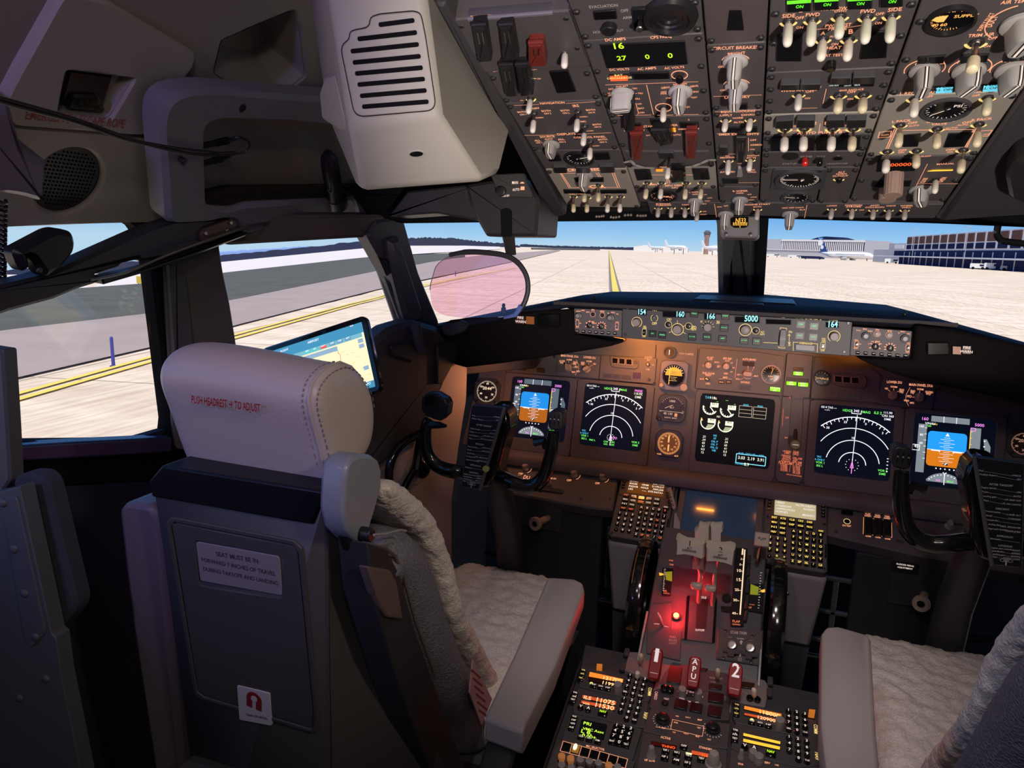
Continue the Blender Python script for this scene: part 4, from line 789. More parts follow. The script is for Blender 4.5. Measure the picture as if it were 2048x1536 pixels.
for q in ([(1552,232),(1588,229),(1587,246),(1551,247)],[(1594,229),(1631,229),(1630,245),(1593,245)],[(1654,229),(1691,228),(1690,244),(1652,245)],[(1694,229),(1734,228),(1732,244),(1693,245)]): light(t,OH,q,black,.008,house=dkgrey)
for i,a in enumerate(((1570.3,256.7,1568,302),(1608.6,256,1606.3,301),(1665.6,256,1661.7,301),(1707,256,1703,300.5))): T(t,OH,*a,.5,white if i < 3 else ivory,.0055)
t=module('call_light_panel','dark overhead row of recessed windows under the hydraulic pump toggles',3,268.5,302,fasts=2)
light(t,OH,[(1543,272),(1631,271),(1629,299),(1541,300)]);light(t,OH,[(1634,271),(1722,270),(1719,297),(1632,299)])
t=module('voice_recorder_panel','overhead voice recorder panel with a red erase button',3,302.5,334,fasts=2)
leg(t,OH,[('STATUS',1565,329.5,1593,328.5),('ERASE',1601,315,1624,314.5),('TEST',1633,315,1650,314.5),('HEADPHONE',1653,329,1695,328)],mat('legend_plain',(.45,.42,.40),.5))
b=MB();b.prism(OH,circ(.012,24,*OH.uv(1580.5,312)),0,.001,black);b.build('microphone',t);b=MB();f=OH.at(*OH.uv(1675,316));b.ring(f,.0065,.008,0,.001,metal_,20);b.prism(f,circ(.0065,20),0,.0006,matte);b.build('headphone_jack',t)
T(t,OH,1610,316,1610,330,.8,mat('button_red',(.6,.02,.015),.3),.0045,False,'erase_button');T(t,OH,1639,316,1639,330,.8,gloss,.0045,False,'test_button')
vv=OH.uv(1640,405)[1]
t=module('cabin_altitude_panel','overhead panel with one large and one small oval-looking dark altitude dial',3,334.5,405,fasts=2,xs=(CX[3]+.001,CX[3]+.094))
b=MB();b.prism(OH,rpoly(Q(OH,[(1546,336),(1656,335),(1647,376),(1540,377)]),.006),0,.003,dkgrey,.001);b.build('dial_bezel',t)
OD=Fr(OH.P(0,0,.003),OH.x,OH.y);OD.n=OH.n;gauge(t,OD,1599,358,50,h=.005,ticks=30,needle=180,m=legendw,bez=dkgrey,txt=(('V',.1,-.1,.2),));gauge(t,OH,1592,394,31,ticks=12,needle=175,m=legendw,bez=dkgrey)
t=module('horn_cutout_panel','overhead altitude horn cutout panel beside the dark altitude dials',3,334.5,405,fasts=2,xs=(CX[3]+.096,CX[4]-.001))
leg(t,OH,[('ALT',1676,346,1690,345.5),('HORN',1672,349.5,1693,349),('CUTOUT',1665,353.5,1696,353)]);T(t,OH,1678,357,1678,363,.8,gloss,.0045,True,'push_button')
# ---- column five
t=module('air_temperature_panel','overhead air temperature panel with an orange dial at the top right',4,-60,188,fasts=4)
gauge(t,OH,1902,37,50,h=.006,ticks=14,a0=170,a1=300,needle=None,m=em('dial_orange',(1,.45,.12),1.2),txt=(('TEMP 100',.05,.62,.20),('AIR',-.5,.2,.22),('SUPPLY',.55,.2,.2),('40',-.55,-.35,.2),('60',-.2,-.35,.2)))
b=MB();f=OH.at(*OH.uv(1902,37));b.prism(f,[(-.023,.004),(-.004,.007),(-.006,-.003),(-.012,-.003)],.0009,.0014,em('dial_orange',(1,.45,.12),1.2));b.build('dial_flag',t)
leg(t,OH,[('TRIM AIR',1935,75,1988,71),('OFF',1975,80,1994,78),('ON',1967,95,1980,94),('CONT CAB',1829,131,1888,128),('AUTO',1843,137,1868,135),('FWD CAB',1914,127,1970,124),('AFT CAB',2002,125,2050,122),('AIR TEMP',2000,9,2060,4),('SUPPLY DUCT',1962,62,1990,26),('DUCT',1983,54,1997,32)])
b=MB()
for x,y in ((1849,146),(1940,144),(2024,144)):
    f=OH.at(*OH.uv(x,y-8));b.ring(f,.0205,.0215,0,.0005,legend,14,110,200);b.ring(f,.0205,.0215,0,.0005,legend,14,-20,70)
f=OH.at(*OH.uv(2040,45));b.ring(f,.030,.031,0,.0005,legend,14,110,230);b.build('dimmer_arc',t)
kt=mat('knob_clear_grey',(.33,.33,.32),.3)
knob(t,OH,1849,139,.0165,0,.030,knobg);knob(t,OH,1938,139,.0175,-22,.028,kt);knob(t,OH,2024,138,.0175,-18,.028,kt);knob(t,OH,2044,46,.020,-10,.030,kt)
for q in ([(1837,112),(1892,108),(1887,124),(1834,125)],[(1922,108),(1979,105.5),(1974,121),(1919,124)],[(2009,105),(2062,102),(2058,118),(2005,121)]): light(t,OH,q)
cy=em('ram_blue',(.15,.65,.85),1.0)
for q in ([(1871,171),(1909,169),(1906,183),(1869,184)],[(1966,167),(2000,165),(1998,180),(1963,181)]): light(t,OH,q,cy,.0022,txt='RAM DOOR\nFULL OPEN',tm=matte)
T(t,OH,1954,83,1944,142,.38,ivory,.0062)
t=module('bleed_air_panel','light grey overhead bleed air panel with duct dial and eight switches',4,188.5,311,m=lgrey,fasts=2)
gauge(t,OH,1892,218,51,h=.004,ticks=18,needle=220,m=legendw,bez=dkgrey,txt=(('PSI',.4,.3,.2),))
leg(t,OH,[('L RECIRC FAN',1799,190,1874,187),('OFF',1849,196,1866,194),('R RECIRC FAN',1946,186,1992,183),('OFF',1944,194,1960,192),('L PACK',1784,246,1822,243),('OFF',1816,249,1835,247),('AUTO',1817,254,1838,252),('ISOLATION',1853,246,1908,243),('VALVE',1862,251,1893,249),('AUTO',1890,259,1915,257),('R PACK',1943,243,1984,239),('OFF',1924,248,1944,246),('AUTO',1914,252,1936,251),('OFF',1796,303,1813,302),('ON',1796,307,1808,306),('OFF',1891,302,1910,301),('ON',1894,306,1905,305),('BLEED',1842,314,1862,313),('ANTI',1762,272,1777,271),('ANTI',1966,270,1978,269)],
    lines=([(1793,258),(1776,298)],[(1789,258),(1772,298)],[(1947,260),(1929,297)],[(1951,258),(1933,296)],[(1806,261),(1860,260)],[(1885,260),(1946,259)]),boxes=([(1759,264.5),(1783,262.5),(1780,274),(1756,276)],[(1961,262),(1985,260.5),(1976,272),(1955,273)]),lw=.0011)
for q in ([(1808,269),(1843,266),(1836,292),(1804.6,293)],[(1897,265.6),(1946.8,264),(1929.6,292),(1886,294)]): light(t,OH,q,h=.0012)
for i,a in enumerate(((1829.6,196,1827.2,232.8,.82),(1976.4,194,1971.8,229.7,.80),(1800.7,248.4,1796,293.3,.5),(1874.9,256.3,1873.3,295.3,.58),(1958.5,246.9,1953,292.2,.52),(1774.9,301.6,1771,344.5,.48),(1834,300,1832,334.4,.6),(1927.2,298.4,1921,344.5,.45))): T(t,OH,*a[:4],a[4],(white,ivory,ivory,ivory,ivory,white,ivory,ivory)[i],.0052)
t=module('pressurization_panel','overhead pressurization panel with two ribbed tan knobs and red digits',4,311.5,402,fasts=3)
light(t,OH,[(1755,318),(1833,316),(1830,341),(1752,343)],matte,.001,name='digit_window')
leg(t,OH,[('00000',1780,333,1822,331.5)],em('digit_red',(1,.12,.02),1.4),h=.002);leg(t,OH,[('MANUAL',1873,330,1908,328.5),('FLT ALT',1780,346,1802,345.5),('CLOSE',1848,366,1856,356),('OPEN',1884,365,1894,355)],lines=([(1855,328),(1835,367)],[(1835,367.5),(1916,367.5)],[(1835,367),(1823,389)]))
b=MB();f=OH.at(*OH.uv(1881,340));b.prism(f,[(-.017,-.0025),(.016,-.0005),(.016,.0025),(-.010,.0015)],.0005,.0012,em('amber_bar',(1,.5,.04),1.4));b.build('lit_mark',t)
light(t,OH,[(1746,360),(1824,359),(1820,371),(1742,372)],matte,.002,name='digit_window')
knob(t,OH,1789,347,.0135,0,.036,knobt,False,'knurl');knob(t,OH,1776,378,.013,0,.020,knobt,False,'knurl');knob(t,OH,1843,378,.018,20,.026,kt)
T(t,OH,1871.8,358,1869.4,386,.8,white,.0045,False)
# ---- front strip with lights and engine start
v1=OH.uv(1455,405)[1]
t=thing('exterior_light_panel','long front strip of the overhead with exterior light and engine start switches','control panel',OH.P(.1,v1/2))
b=MB();b.prism(OH,rpoly([(-.165,v1-.0018),(-.165,-.002),(-.02,-.003),(.02,-.003),(.2,-.008),(.326,-.004),(.3265,v1-.0018)],.002),-.018,0,panel,.001);b.build('plate',t)
leg(t,OH,[('RUNWAY',1313,409,1342,408.5),('TURNOFF',1312,412,1343,411.5),('TAXI',1364,411,1378,410.5),('APU',1403,409,1413,408.5),('ON',1406,424,1413,423.5),('START',1401,430,1414,429.5),('GRD',1434,415,1444,414.5),('OFF',1448,413,1457,412.5),('ENGINE START',1488,411,1541,409.5),('BOTH',1507,415,1523,414.5),('GRD OFF CONT',1564,417,1608,416),('FLT',1600,421,1611,420.5),('LOGO',1654,413,1674,412.5),('POSITION',1690,412,1724,411.5),('STROBE',1692,415,1722,414.5),('OFF',1718,421,1728,421),('ANTI',1740,412.5,1758,412),('COLLISION',1730,416,1768,415.5),('WING',1772,413,1791,412.5),('WHEEL',1800,413,1826,412.5),('WELL',1803,416.5,1822,416)],lines=([(1429,408),(1433,434)],[(1614,410),(1609,436)]))
for a in ((1316.4,415,1315.3,434),(1343,414.5,1341.9,434.8),(1370.3,415,1369.5,434.8),(1394.5,421,1393,441.9),(1515.6,417.5,1513.3,439.5),(1664,416.9,1661,438),(1704.7,417.7,1702.3,437.5),(1746.9,419.2,1745.3,438),(1778,419.2,1775.8,438.8),(1810,419.2,1808.6,438.8)): T(t,OH,*a,.85,mat('switch_grey_ivory',(.50,.46,.42),.4),.0042)
knob(t,OH,1451.6,427,.0145,0,.028);knob(t,OH,1580.5,427,.0145,0,.028)
b=MB();v_=OH.uv(1200,413)[1]
b.prism(OH,rpoly([(-.318,v_-.001),(-.30,-.004),(-.168,-.003),(-.168,v_-.001)],.002),-.018,-.004,black,.002);b.build('landing_light_plate',t)
for x,y in ((1193,433),(1198,433),(1203,432.5),(1207,432),(1222,434),(1227,435),(1232,434.5),(1238,433.5),(1250,430.5),(1256,430),(1262,430),(1275,431),(1281,431.5),(1286,431.5),(1291,431)): b=MB();b.ball(OH.px(x,y,.002),.0028,mat('bulb_dim',(.20,.16,.14),.25),8,6);b.build('switch_tip',t)
# ---- magnetic compass on the center post
CPf=Fr(aY(1478,455,-.30),(1,0,0),(0,.1,1));
if CPf.n.dot(CAM-CPf.o) < 0: CPf.n=-CPf.n
t=thing('compass','magnetic compass with orange lit card in a grey housing under the overhead center','compass',CPf.o)
b=MB();b.prism(CPf,rpoly(Q(CPf,[(1440,432),(1519,432),(1519,470),(1512,476),(1446,474),(1439,466)]),.004),-.05,0,mat('compass_grey',(.16,.155,.16),.45),.003);b.build('housing',t)
b=MB();b.prism(CPf,rpoly(Q(CPf,[(1461,434),(1497,434),(1497,452),(1490,456),(1468,456),(1461,450)]),.002),0,.002,gloss,.0006);b.build('window',t)
b=MB();om=em('compass_orange',(1,.50,.06),1.0);b.tpx(CPf,'N 33',1471,446,1491,446,om,1.0,.0026);b.lpx(CPf,[(1480,436),(1480,455)],.0012,om,.003);b.tpx(CPf,'IIIIIIIII',1466,451,1494,451,om,.5,.0026);b.build('compass_card',t)
for x,y in ((1452,468),(1501,469)): b=MB();b.lathe(CPf.at(*CPf.uv(x,y)),[(.004,0),(.004,.002),(.0022,.0024)],dmetal,12);b.build('screw',t)
# ================================================================ glareshield and mode control panel
MC=Fr((0,-.235,1.27),(1,0,0),(0,0,1))
if MC.n.y > 0: MC.n=-MC.n
K=lambda s,ox,oy: (lambda *p: [(ox+x/s,oy+y/s) for x,y in p])
km=K(2.844,1140,590)
hood=mat('hood_black',(.007,.005,.005),.85,spec=.12,bump=(600,.3,.0006));hoodt=mat('hood_top_navy',(.008,.010,.022),.75,spec=.2)
t=thing('glareshield','black glareshield hood spanning the cockpit above the instrument panel','glareshield',(0,-.1,1.12))
b=MB();ring=lambda Y,P: [V((x,Y,z)) for x,z in P]
# top deck from the front lip to the windshield
G=[]
for x,y0 in ((-.74,-.30),(-.62,-.27),(-.50,-.245),(-.36,-.24),(-.2,-.24),(0,-.24),(.2,-.24),(.36,-.24),(.50,-.245),(.64,-.27),(.78,-.33)):
    zt=1.314 if abs(x) <=.36 else 1.314-.24*(abs(x)-.36)
    G.append([V((x,y0,zt)),V((x,y0+.02,zt+.006)),V((x,y0+.12,zt+.010)),V((x,max(.08,.55-abs(x)*.75)-.03,zt+.0))])
b.grid(G,hoodt);b.build('top_deck',t,solid=.012)
b=MB();lw=[aY(x,y,-.25) for x,y in ((868,655),(900,640),(1000,628),(1060,622),(1146,617),(1148,668),(1232,684),(1222,692),(1190,698),(1140,706),(1080,716),(1000,727),(930,735),(905,728),(898,712),(885,690))]
lo=[p+V((0,.16,-.01)) for p in lw];b.loft([lw,lo],hood);b.build('left_wing',t,bevel=.006)
b=MB();rw=[aY(x,y,-.27) for x,y in ((1833,650),(1900,658),(2048,690),(2200,730),(2250,860),(2120,830),(2000,796),(1950,785),(1860,768),(1790,748),(1752,733),(1716,716),(1826,720))]
b.loft([rw,[p+V((0,.16,-.01)) for p in rw]],hood);b.build('right_wing',t,bevel=.006)
b=MB();b.box(WF,-.37,.37,-.231,.02,1.304,1.312,hood);b.box(WF,-.36,.36,-.186,-.17,1.240,1.306,hood);b.build('center_shelf',t,bevel=.002)
b=MB();b.tube([V((x,-.242+.006*abs(x),1.317-.02*max(0,abs(x)-.36))) for x in (-.40,-.36,-.2,0,.2,.36,.42)],.0045,mat('lip_edge',(.06,.055,.055),.35),8);b.build('lip',t)
b=MB();b.box(WF,-.10,.13,-.10,.08,1.325,1.333,mat('deck_tray',(.035,.035,.042),.4),.004);b.box(WF,-.06,.06,-.16,-.10,1.325,1.331,mat('deck_tray',(.035,.035,.042),.4),.002);b.build('deck_tray',t)
for px,py,lb in ((1007,611,'black clip on the hood under the pink glass'),(1187,597,'tiny black post on the hood left of the mode panel'),(1808,632,'tall black post on the hood at right')):
    q=aY(px,py+9,-.2);q=V((q.x,q.y,1.318)) if px > 1100 else aY(px,py+10,-.25);b=MB();b.lathe(axis(q,(0,0,1)),[(.006,-.006),(.006,.006),(.0035,.008),(.0045,.013),(.002,.017)],black,10);b.build('hood_clip',label=lb,cat='clip')
# mode control panel
t=thing('mode_control_panel','grey autopilot panel with five lit number windows in the middle of the glareshield','control panel',MC.P(0,-.03))
b=MB();mp=Q(MC,km((300,66),(1605,152),(1590,347),(297,242)));b.prism(MC,rpoly(mp,.002),-.05,.004,mat('mcp_grey',(.060,.055,.058),.5,bump=(1500,.2,.0002)),.001);b.build('plate',t);MH=Fr(MC.P(0,0,.004),MC.x,MC.y)
cyn=em('digit_cyan',(.35,.95,1),1.3)
for (x0,y0,x1,y1),s,tx in (((385,82,438,116),'154',(389,110,431,110)),((527,90,658,130),'160',(606,123,650,124)),((762,102,830,142),'166',(780,135,824,136)),((936,120,1080,162),'5000',(992,150,1068,152)),((1112,134,1260,172),'',None),((1450,150,1532,190),'164',(1470,182,1522,183))):
    dy=(x1-x0)*.035;w=light(t,MH,km((x0,y0),(x1,y0+dy),(x1,y1),(x0,y1-dy)),matte,.0016,name='readout_window')
    if s: a,c=km((tx[0],tx[1]),(tx[2],tx[3]));b=MB();b.tpx(MH,s,*a,*c,cyn,.95,.0024);b.build('digits',w)
def P1(x,y): return km((x,y))[0]
for x,y,r,st,rg in ((380,155,.0085,'knurl',1),(560,168,.0055,'round',1),(612,195,.0095,'knurl',1),(675,177,.0055,'round',1),(785,182,.0085,'knurl',0),(997,198,.0095,'round',1),(1057,203,.0055,'round',1),(1502,235,.0085,'knurl',1)):
    p=P1(x,y);big=r > .006;k=knob(t,MH,*p,r,0,.013 if big else .007,mat('mcp_knob',(.30,.26,.24),.45) if big else black,False,st,'rotary_knob' if big else 'push_button')
    if rg: b=MB();b.ring(MH.at(*MH.uv(*p)),r*1.28,r*1.40,0,.0005,legendy,24,*((0,360) if st=='round' or x==612 else (-60,240)));b.build('lit_ring',k)
b=MB()
for a in range(-50,231,28): f=MH.at(*MH.uv(*P1(785,182)));a_=R_(a);b.line(f,[(cos(a_)*.0095,sin(a_)*.0095),(cos(a_)*.0135,sin(a_)*.0135)],.0006,legendy) if a > 0 and a < 180 else None
for a in (95,30,205,-25): f=MH.at(*MH.uv(*P1(612,195)));a_=R_(a);b.line(f,[(cos(a_)*.0135,sin(a_)*.0135),(cos(a_)*.020,sin(a_)*.020)],.0008,legendy)
b.build('scale_ticks',t,smooth=False)
for x,y,s in ((470,220,'N1'),(525,228,'SPEED'),(695,238,'LVL CHG'),(707,107,'VNAV'),(780,240,'HDG SEL'),(884,120,'LNAV'),(877,187,'VOR LOC'),(868,248,'APP'),(990,259,'ALT HLD'),(1062,264,'V/S'),(1313,168,'CMD'),(1388,178,'CMD'),(1306,232,'CWS'),(1383,240,'CWS')):
    u,v=MH.uv(*P1(x,y));cmd=s in ('CMD','CWS');b=MB();b.prism(MH,rrect(u-.0085,u+.0085,v-.0075,v+.0075,.001,2),0,.003,black,.0008);o=b.build('mode_button',t)
    b=MB();b.text(MH,s,u,v+.001,.0022 if len(s) > 5 else .0028,em('mode_green',(.15,1,.35),.9),.0034,w=min(.0125,len(s)*.0028));b.build('legend',o)
    if cmd: b=MB();b.line(MH,rrect(u-.0085,u+.0085,v-.0075,v+.0075,.001,2),.0004,legendw,.0012,True);b.build('rim',o)
f=MH.at(*MH.uv(*P1(1210,247)));b=MB();b.cyl(axis(f.P(-.006,0,-.006),f.x),0,0,.020,0,.012,mat('wheel_grey',(.22,.21,.21),.5),40,.001)
w=b.build('pitch_wheel',t);b=MB()
for k in range(-6,7): a=k*.16;b.box(MH,f.P(0,0).dot(MH.x)-MH.o.dot(MH.x)-.005,f.P(0,0).dot(MH.x)-MH.o.dot(MH.x)+.005,(f.o-MH.o).dot(MH.y)+sin(a)*.0205-.0006,(f.o-MH.o).dot(MH.y)+sin(a)*.0205+.0006,cos(a)*.020-.006,cos(a)*.0206-.0056,dmetal)
b.build('tread',w)
b=MB();b.prism(MH,rpoly(Q(MH,km((1283,278),(1393,286),(1392,320),(1282,312))),.001),0,.004,mat('bar_grey',(.30,.29,.29),.45),.001);b.build('disengage_bar',t)
for x,y in ((422,212),(1438,290)): p=P1(x,y);b=MB();f=MH.at(*MH.uv(*p));b.prism(f,rrect(-.0035,.0035,-.0055,.0055,.001,2),0,.002,gloss,.0005);b.line(f,rrect(-.0045,.0045,-.0075,.0075,.002,2),.0006,legendy,.0006,True);s_=b.build('flight_director_switch',t);b=MB();b.cyl(f,0,0,.0018,0,.007,metal_,8);b.build('lever',s_)
p=P1(480,132);f=MH.at(*MH.uv(*p));b=MB();b.ring(f,.0072,.0080,0,.0006,legendy,16,-60,60);b.ring(f,.0072,.0080,0,.0006,legendy,16,120,240);b.cyl(f,0,0,.0045,0,.002,dmetal,10);s_=b.build('autothrottle_switch',t);b=MB();b.tube([f.P(0,0,.001),f.P(0,.002,.010)],.0018,metal_,8);b.build('lever',s_)
yl=[(*P1(384,78),*P1(430,79)),(*P1(470,90),*P1(498,92)),(*P1(466,169),*P1(494,170)),(*P1(550,145),*P1(576,146)),(*P1(690,190),*P1(718,192)),(*P1(690,201),*P1(718,203)),(*P1(566,86),*P1(626,90)),(*P1(768,99),*P1(826,103)),(*P1(978,114),*P1(1040,119)),(*P1(1153,123),*P1(1225,130)),(*P1(1083,215),*P1(1105,217)),(*P1(1081,228),*P1(1107,230)),(*P1(1283,133),*P1(1430,143)),(*P1(1470,143),*P1(1522,148)),(*P1(1244,214),*P1(1262,216)),(*P1(1240,290),*P1(1254,291)),(*P1(1305,278),*P1(1378,283)),(*P1(418,183),*P1(432,184)),(*P1(414,193),*P1(434,194)),(*P1(411,240),*P1(430,241)),(*P1(1433,256),*P1(1453,257)),(*P1(1432,268),*P1(1453,269)),(*P1(1425,320),*P1(1447,322)),(*P1(742,156),*P1(752,157)),(*P1(832,163),*P1(850,164))]
st_=['COURSE','A/T','OFF','C/O','SPD','INTV','IAS/MACH','HEADING','ALTITUDE','VERT SPEED','ALT','INTV','A  A/P ENGAGE  B','COURSE','DN','UP','DISENGAGE','F/D','ON','OFF','F/D','ON','OFF','10','30']
leg(t,MH,[(s,*q) for s,q in zip(st_,yl)],legendy,lines=(km((1196,196),(1196,186),(1232,190),(1232,200)),km((1186,290),(1186,300),(1222,303),(1222,294)),km((1100,270),(1180,274)),km((1270,318),(1270,268),(1300,270)),km((1380,276),(1408,278),(1406,326)),km((1247,222),(1247,278)),km((1240,232),(1247,222),(1254,233)),km((1240,268),(1247,279),(1254,269))),lw=.0009)
for p in ((328,75),(315,224),(1583,160),(1560,322)): fast(t,MH,*MH.uv(*P1(*p)),.0035,.002)
def efis(name,label,quad,F,items):
    t=thing(name,label,'control panel',MC.px(*km(quad[3])[0]));b=MB();b.prism(MC,rpoly(Q(MC,km(*quad)),.002),-.05,.004,mpanel,.001);b.build('plate',t)
    for x,y,r in items['knob']:
        k=knob(t,MH,*P1(x,y),r,0,.008,mat('knob_dark',(.11,.10,.10),.4),False,'round','rotary_knob');knob(k,MH,*P1(x-3,y-2),r*.6,0,.013,knobg,False,'round','inner_knob')
    for x,y in items['btn']:
        f=MH.at(*MH.uv(*P1(x,y)));b=MB();b.cyl(f,0,0,.0048,0,.003,black,16,.0006);b.ring(f,.0054,.0060,0,.0005,legend,20);b.build('push_button',t)
    for x,y in items['sw']:
        f=MH.at(*MH.uv(*P1(x,y)));b=MB();b.line(f,rrect(-.0035,.0035,-.0075,.0075,.0034,4),.0007,legend,.0006,True);b.cyl(f,0,0,.0022,0,.002,dmetal,8);s_=b.build('range_switch',t);b=MB();b.tube([f.P(0,0,0),f.P(0,.001,.010)],.0016,metal_,8);b.build('lever',s_)
    for x,y,n in items['rot']:
        f=MH.at(*MH.uv(*P1(x,y)));k=knob(t,MH,*P1(x,y),.0062,0,.010,black,True,'round','mode_selector');b=MB()
        for i in range(n): a=R_(200-220*i/(n-1));b.line(f,[(cos(a)*.0075,sin(a)*.0075),(cos(a)*.0105,sin(a)*.0105)],.0018,legend)
        b.build('scale_ticks',k,smooth=False)
    x0,y0,x1,y1=items['row']
    for i,s in enumerate(('WXR','STA','WPT','ARPT','DATA','POS','TERR')):
        f=MH.at(*MH.uv(*P1(x0+(x1-x0)*i/6,y0+(y1-y0)*i/6)));b=MB();b.prism(f,rrect(-.0038,.0038,-.0032,.0032,.0008,1),0,.003,matte,.0006);o=b.build('map_button',t);b=MB();b.text(f,s,0,.0009,.0018,legendw,.0034,w=.0058);b.build('legend',o)
    leg(t,MH,[(s,*P1(a,c),*P1(d,e_)) for s,a,c,d,e_ in items['txt']],legend)
efis('efis_control_panel','left display control panel at the captain end of the autopilot panel',((25,76),(299,87),(294,240),(14,214)),MH,dict(knob=((52,118,.0080),(234,130,.0085)),btn=((130,110),(184,115)),sw=((42,160),(267,176)),rot=((112,172,5),(180,178,8)),row=(42,206,256,218),txt=(('RADIO',36,97,62,96),('MINS',66,91,84,92),('BARO',92,100,112,101),('FPV',122,91,140,92),('MTRS',172,98,196,99),('IN',214,108,222,108),('BARO',234,103,256,104),('HPA',262,111,276,112),('VOR1',32,141,52,142),('OFF',52,164,64,164),('ADF1',32,186,50,187),('VOR',100,155,114,155),('MAP',122,156,138,157),('PLN',136,165,150,165),('APP',92,166,102,166),('VOR2',258,158,278,159),('ADF2',256,200,276,201))))
efis('efis_control_panel','right display control panel at the first officer end of the autopilot panel',((1606,178),(1966,206),(1950,370),(1590,342)),MH,dict(knob=((1682,233,.0085),(1904,248,.0085)),btn=((1748,222),(1815,228)),sw=((1630,280),(1921,300)),rot=((1735,293,5),(1820,302,8)),row=(1636,328,1908,346),txt=(('RADIO',1628,204,1654,206),('MINS',1666,197,1688,199),('BARO',1694,209,1720,211),('FPV',1738,203,1758,205),('MTRS',1806,208,1832,210),('IN',1866,219,1874,220),('BARO',1880,211,1906,213),('HPA',1916,224,1934,226),('VOR1',1614,260,1638,262),('OFF',1642,282,1656,283),('ADF1',1612,306,1636,308),('VOR',1712,268,1730,269),('MAP',1740,269,1762,271),('PLN',1756,281,1772,282),('APP',1694,280,1706,281),('VOR2',1912,276,1936,278),('ADF2',1908,328,1932,330))))
for (x0,y0),lb in (((1049,640),'fire and caution light cluster on the left of the glareshield'),((1925,700),'fire and caution light cluster on the right of the glareshield')):
    s=1 if x0 < 1500 else -1;t=thing('warning_light_cluster',lb,'warning light',MC.px(x0,y0+12,.02));M2=Fr(MC.P(0,0,.017 if s > 0 else .037),MC.x,MC.y);rd=mat('warn_red_dark',(.09,.015,.012),.4)
    cx=lambda dx: [(x0+s*dx-9,y0-9+dx*.04),(x0+s*dx+9,y0-8+dx*.04),(x0+s*dx+9,y0+9+dx*.04),(x0+s*dx-9,y0+8+dx*.04)]
    light(t,M2,cx(-8),rd,.003,txt='FIRE\nWARN',tm=legendw);light(t,M2,cx(12),mat('lens_amber_dark',(.22,.07,.02),.3,emit=(1,.3,.05),es=.12),.003,name='caution_light')
    a=[(x0+s*28,y0-12),(x0+s*72,y0-12+2*s*0),(x0+s*72,y0+14),(x0+s*28,y0+13)];
    if s < 0: a=[(x-0,y-4) for x,y in a]
    b=MB();b.prism(M2,rpoly(Q(M2,a if s > 0 else [a[1],a[0],a[3],a[2]]),.003),-.012,.006,gloss,.002);b.build('annunciator_window',t)
# ================================================================ main instrument panel
MP=Fr((0,0,1.10),(1,0,0),(0,sin(.258),cos(.258)))
if MP.n.dot(CAM-MP.o) < 0: MP=Fr(MP.o,(-1,0,0),MP.y);
t=thing('instrument_panel','brown-grey main instrument panel that carries the displays','instrument panel',MP.P(0,-.2))
b=MB();b.prism(MP,rpoly([(-.705,-.215),(.74,-.215),(.74,.12),(-.66,.12)],.01),-.03,-.002,mpanel,.002);b.build('back_plate',t)
b=MB();sh=[(-.700,-.214)];yy=lambda a: (sin(a),cos(a))
prof=[(-.02,.010),(.0,.013),(.018,.010),(.030,0),(.034,-.014),(.030,-.028),(.018,-.034),(-.02,-.034)]
b.loft([[MP.P(x,-.222+q,p) for p,q in prof] for x in (-.640,.76)],mpanel);b.build('lower_shelf',t)
for u,v in ((-.60,.006),(-.39,-.205),(-.19,.004),(.126,-.2),(.185,-.2),(.60,.004)): fast(t,MP,u,v,.004,.003)
def seam(a,c):
    b=MB();b.lpx(MP,[a,c],.0012,matte,.0005);b.build('panel_seam',t,smooth=False)
for a,c in (((1013,716),(1010,900)),((1312,690),(1308,768)),((1396,697),(1390,776)),((1573,708),(1566,792)),((1626,712),(1620,798)),((1200,712),(1197,759)),((1758,750),(1756,809)),((1013,744),(1309,769)),((1620,798),(2014,835))): seam(a,c)
DH=.200
wh=em('disp_white',(.95,.97,1),1.05);mag=em('disp_magenta',(1,.30,.95),1.0);gr=em('disp_green',(.20,1,.15),1.0);cya=em('disp_cyan',(.10,.60,.90),1.0);skyb=em('disp_sky',(.01,.28,.82),1.0);brn=em('disp_brown',(.42,.12,.012),1.0);skyb2=em('disp_sky_bright',(.02,.36,.95),1.0);brn2=em('disp_orange',(.72,.20,.01),1.0);tape=em('disp_tape',(.10,.14,.18),1.0);tape2=em('disp_tape_light',(.22,.26,.28),1.0);ylw=em('disp_yellow',(1,.72,.15),1.0);ndbg=em('disp_navy',(.0015,.003,.009),1);blk=em('disp_black',(.0012,.0018,.003),1);ivg=em('disp_ivory',(.9,.95,.75),1.0);olive=em('disp_olive',(.40,.45,.30),1.0)
def display(name,label,u0,fr=MP,w=.205,h=DH,v0=0,gl=None,bg=ndbg,bez=mpanel):
    t=thing(name,label,'display',fr.P(u0+w/2,v0-h));b=MB()
    g=gl or (.0215,.0195,.010,.024)
    holed(b,fr,rrect(u0+.0008,u0+w-.0008,v0-h-.010,v0-.0008,.003,2),rrect(u0+g[0],u0+w-g[1],v0-h+g[3],v0-g[2],.008,3),-.01,.005,bez,.0012,80);b.build('bezel',t)
    b=MB();b.prism(fr,rrect(u0+g[0]-.003,u0+w-g[1]+.003,v0-h+g[3]-.003,v0-g[2]+.003,.008,3),-.004,.0,bg);b.build('screen',t)
    D_=Fr(fr.P(u0+g[0],v0-h+g[3],.0004),fr.x,fr.y);return t,D_,w-g[0]-g[1],h-g[2]-g[3]
